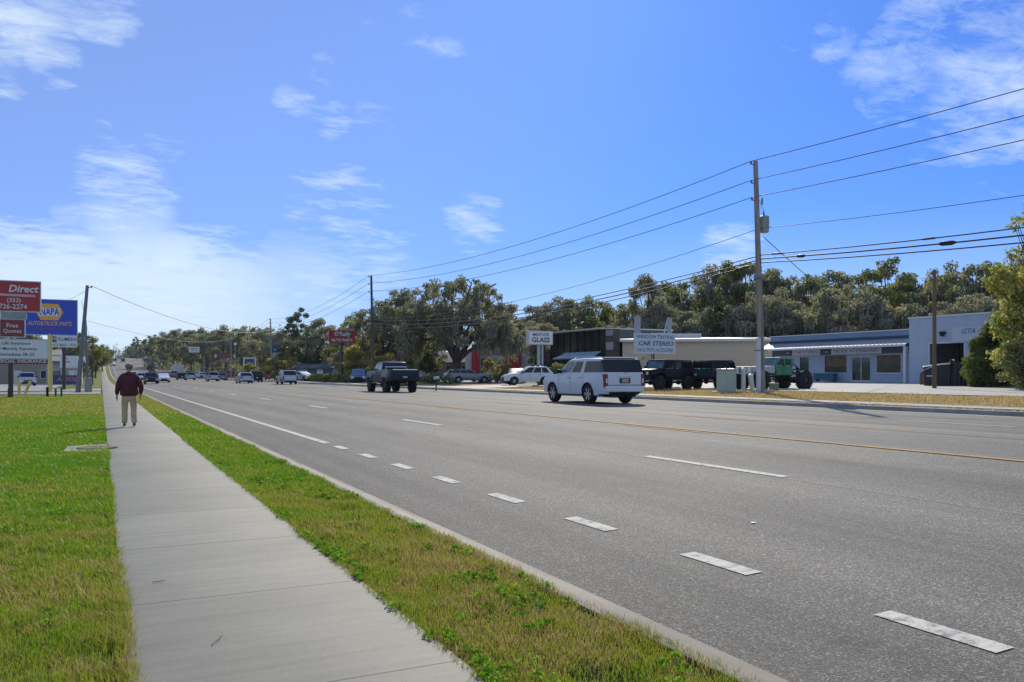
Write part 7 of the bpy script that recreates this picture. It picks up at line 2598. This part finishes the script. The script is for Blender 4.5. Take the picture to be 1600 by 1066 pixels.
def person():
    # local frame: faces +y (away from us), x to his right
    root = thing('person', 'person in a plaid maroon shirt and khaki trousers walking away on the path', 'person', (.70, 25.2, .004), R(-2))
    M_SKIN = mat('skin', (.38, .21, .15), .5, var=.08, scale=20)
    s = Skel()
    t = s.chain(None, [((0, 0, .90), (.125, .10)), ((0, -.01, 1.05), (.125, .105)), ((0, -.02, 1.22), (.14, .11)), ((0, .0, 1.37), (.145, .10)), ((0, .035, 1.46), (.075, .07)), ((0, .08, 1.535), (.052, .055)), ((0, .100, 1.595), (.080, .095)), ((0, .112, 1.655), (.098, .118)), ((0, .11, 1.715), (.090, .108)), ((0, .105, 1.755), (.050, .060))])
    fingers = []
    for sx_, el, wr in ((-1, (-.275, -.03, 1.10), (-.307, .07, .855)), (1, (.300, -.09, 1.12), (.286, .02, .87))):
        a = s.chain(t[3], [((sx_ * .15, 0, 1.39), (.065, .06)), ((sx_ * .21, -.01, 1.31), (.055, .055)), (el, (.042, .042)), (((el[0] + wr[0]) / 2 + sx_ * .01, (el[1] + wr[1]) / 2, (el[2] + wr[2]) / 2), (.040, .038)), (wr, (.026, .026))])
        w = Vector(wr)
        palm = s.chain(a[-1], [(w + Vector((sx_ * .003, .008, -.045)), (.020, .036)), (w + Vector((0, .015, -.085)), (.018, .038))])
        for k, (off, ln) in enumerate(((-.030, .070), (-.010, .080), (.010, .075), (.029, .058))):
            r_ = .0095 - .0006 * k
            s.chain(palm[-1], [(w + Vector((0, .015 + off, -.100)), r_), (w + Vector((-sx_ * .006, .017 + off * 1.05, -.100 - ln * .5)), r_ * .95), (w + Vector((-sx_ * .024, .020 + off * 1.05, -.100 - ln * .95)), r_ * .8)])
        s.chain(palm[0], [(w + Vector((-sx_ * .012, .050, -.055)), .0115), (w + Vector((-sx_ * .020, .066, -.085)), .010), (w + Vector((-sx_ * .024, .070, -.112)), .0085)])
    for sx_, kn, an in ((-1, (-.105, .04, .50), (-.115, .0, .09)), (1, (.115, .02, .50), (.13, -.16, .10))):
        s.chain(t[0], [((sx_ * .095, 0, .84), (.088, .088)), ((sx_ * .105, .01, .68), (.075, .078)), (kn, (.055, .058)), ((kn[0] * 1.0, (kn[1] + an[1]) / 2 - .02, .32), (.052, .055)), (an, (.036, .040)), ((an[0], an[1] + .08, .045), (.038, .030)), ((an[0] + .005 * sx_, an[1] + .16, .035), (.036, .022))])
    body = skinned('body', s.p, s.e, s.r, M_SKIN, root)
    # face details and ears
    b = MB()
    b.tube([(0, .19, 1.685), (0, .222, 1.655), (0, .222, 1.640), (0, .195, 1.632)], [.010, .014, .018, .012], 8)
    b.obj('nose', M_SKIN, body, smooth=True)
    for sx_ in (-1, 1):
        b = MB(); b.tube([(sx_ * .078, .10, 1.695), (sx_ * .094, .088, 1.685), (sx_ * .094, .088, 1.655), (sx_ * .080, .10, 1.635)], [.006, .014, .013, .007], 8)
        b.obj('ear', M_SKIN, body, smooth=True)
        b = MB(); b.lathe([(.001, -.004), (.010, 0), (.001, .006)], (sx_ * .03, .196, 1.68), 'y', 10)
        b.obj('eye', S_WHITE, body, smooth=True)
    b = MB(); b.tube([(-.024, .196, 1.612), (0, .206, 1.610), (.024, .196, 1.612)], [.003, .007, .003], 6)
    b.obj('mouth', mat('lips', (.3, .12, .1), .5), body, smooth=True)
    # thin grey hair round a bald crown
    bm = bmesh.new()
    bmesh.ops.create_icosphere(bm, subdivisions=4, radius=1.0)
    hr = random.Random(2)
    for v in bm.verts:
        k = 1 + hr.uniform(-.025, .025)
        v.co = Vector((v.co.x * .090 * k, .098 + v.co.y * .100 * k, 1.655 + v.co.z * .105 * k))
    bmesh.ops.delete(bm, geom=[v for v in bm.verts if v.co.y > .125 - (1.70 - v.co.z) * .25 or v.co.z > 1.735 - max(0, .04 - v.co.y) * .2 or v.co.z < 1.575], context='VERTS')
    me = bpy.data.meshes.new('hair'); bm.to_mesh(me); bm.free()
    me.materials.append(mat('grey_brown_hair', (.17, .12, .10), .85, var=.5, scale=30))
    ho_ = bpy.data.objects.new('hair', me); COL.objects.link(ho_); ho_.parent = root
    # shirt: bulky, hanging past the hips
    s = Skel()
    t = s.chain(None, [((0, -.01, .835), (.262, .170)), ((0, -.015, .92), (.258, .175)), ((0, -.03, 1.07), (.245, .170)), ((0, -.04, 1.24), (.225, .165)), ((0, -.02, 1.37), (.195, .145)), ((0, .02, 1.455), (.130, .115)), ((0, .055, 1.51), (.080, .078))])
    for sx_, el, wr in ((-1, (-.275, -.03, 1.10), (-.305, .065, .885)), (1, (.300, -.09, 1.12), (.285, .02, .90))):
        s.chain(t[4], [((sx_ * .165, -.005, 1.375), (.105, .10)), ((sx_ * .235, -.02, 1.27), (.096, .092)), (el, (.086, .080)), (((el[0] + wr[0]) / 2 + sx_ * .008, (el[1] + wr[1]) / 2, (el[2] + wr[2]) / 2), (.068, .066)), (wr, (.050, .048))])
    skinned('shirt', s.p, s.e, s.r, make_shirt_mat(), root)
    # trousers
    s = Skel()
    t = s.chain(None, [((0, 0, .96), (.165, .12)), ((0, 0, .86), (.165, .125))])
    for sx_, kn, an in ((-1, (-.108, .04, .50), (-.115, .0, .13)), (1, (.118, .02, .50), (.13, -.155, .14))):
        s.chain(t[1], [((sx_ * .10, 0, .78), (.105, .11)), ((sx_ * .108, .015, .65), (.098, .10)), (kn, (.084, .086)), ((kn[0], (kn[1] + an[1]) / 2 - .03, .31), (.080, .082)), ((an[0], an[1] - .005, an[2] + .04), (.076, .080)), ((an[0], an[1], an[2] - .04), (.072, .080))])
    skinned('trousers', s.p, s.e, s.r, mat('khaki_cotton', (.42, .33, .20), .85, var=.22, scale=6, bump=1.0, bscale=9), root)
    for sx_, an in ((-1, (-.115, .0)), (1, (.13, -.16))):
        sh = Skel()
        up = .0 if sx_ < 0 else .012
        sh.chain(None, [((an[0], an[1] - .045, .060 + up), (.042, .038)), ((an[0], an[1] + .02, .062 + up), (.044, .042)), ((an[0], an[1] + .10, .050 + up * .5), (.046, .032)), ((an[0] + .004 * sx_, an[1] + .18, .042), (.040, .024))])
        so = skinned('shoe', sh.p, sh.e, sh.r, mat('dark_sneaker', (.03, .035, .05), .6, var=.3, scale=20), root)
        b = MB()
        n = 16
        poly = []
        for k in range(n):
            a_ = 2 * PI * k / n
            poly.append((an[0] + .050 * math.cos(a_) * (1.0 + .1 * math.sin(a_)), an[1] + .065 + .150 * math.sin(a_)))
        b.prism(poly, 'z', .0, .026 + up * .3)
        b.obj('sole', S_WHITE, so, bevel=.006)
    return root


person()

# ------------------------------------------------------------------ the air
b = MB()
b.box(-1000, 1600, -60, 2700, -2.0, 45.0)
hz = b.obj('haze', None)
hz['kind'] = 'stuff'
hm = bpy.data.materials.new('haze')
hm.use_nodes = True
hm.node_tree.nodes.clear()
ho = hm.node_tree.nodes.new('ShaderNodeOutputMaterial')
hv = hm.node_tree.nodes.new('ShaderNodeVolumePrincipled')
hv.inputs['Color'].default_value = (.72, .84, 1.0, 1)
hv.inputs['Density'].default_value = .00011
hv.inputs['Anisotropy'].default_value = .0
hm.node_tree.links.new(hv.outputs[0], ho.inputs['Volume'])
hz.data.materials.append(hm)
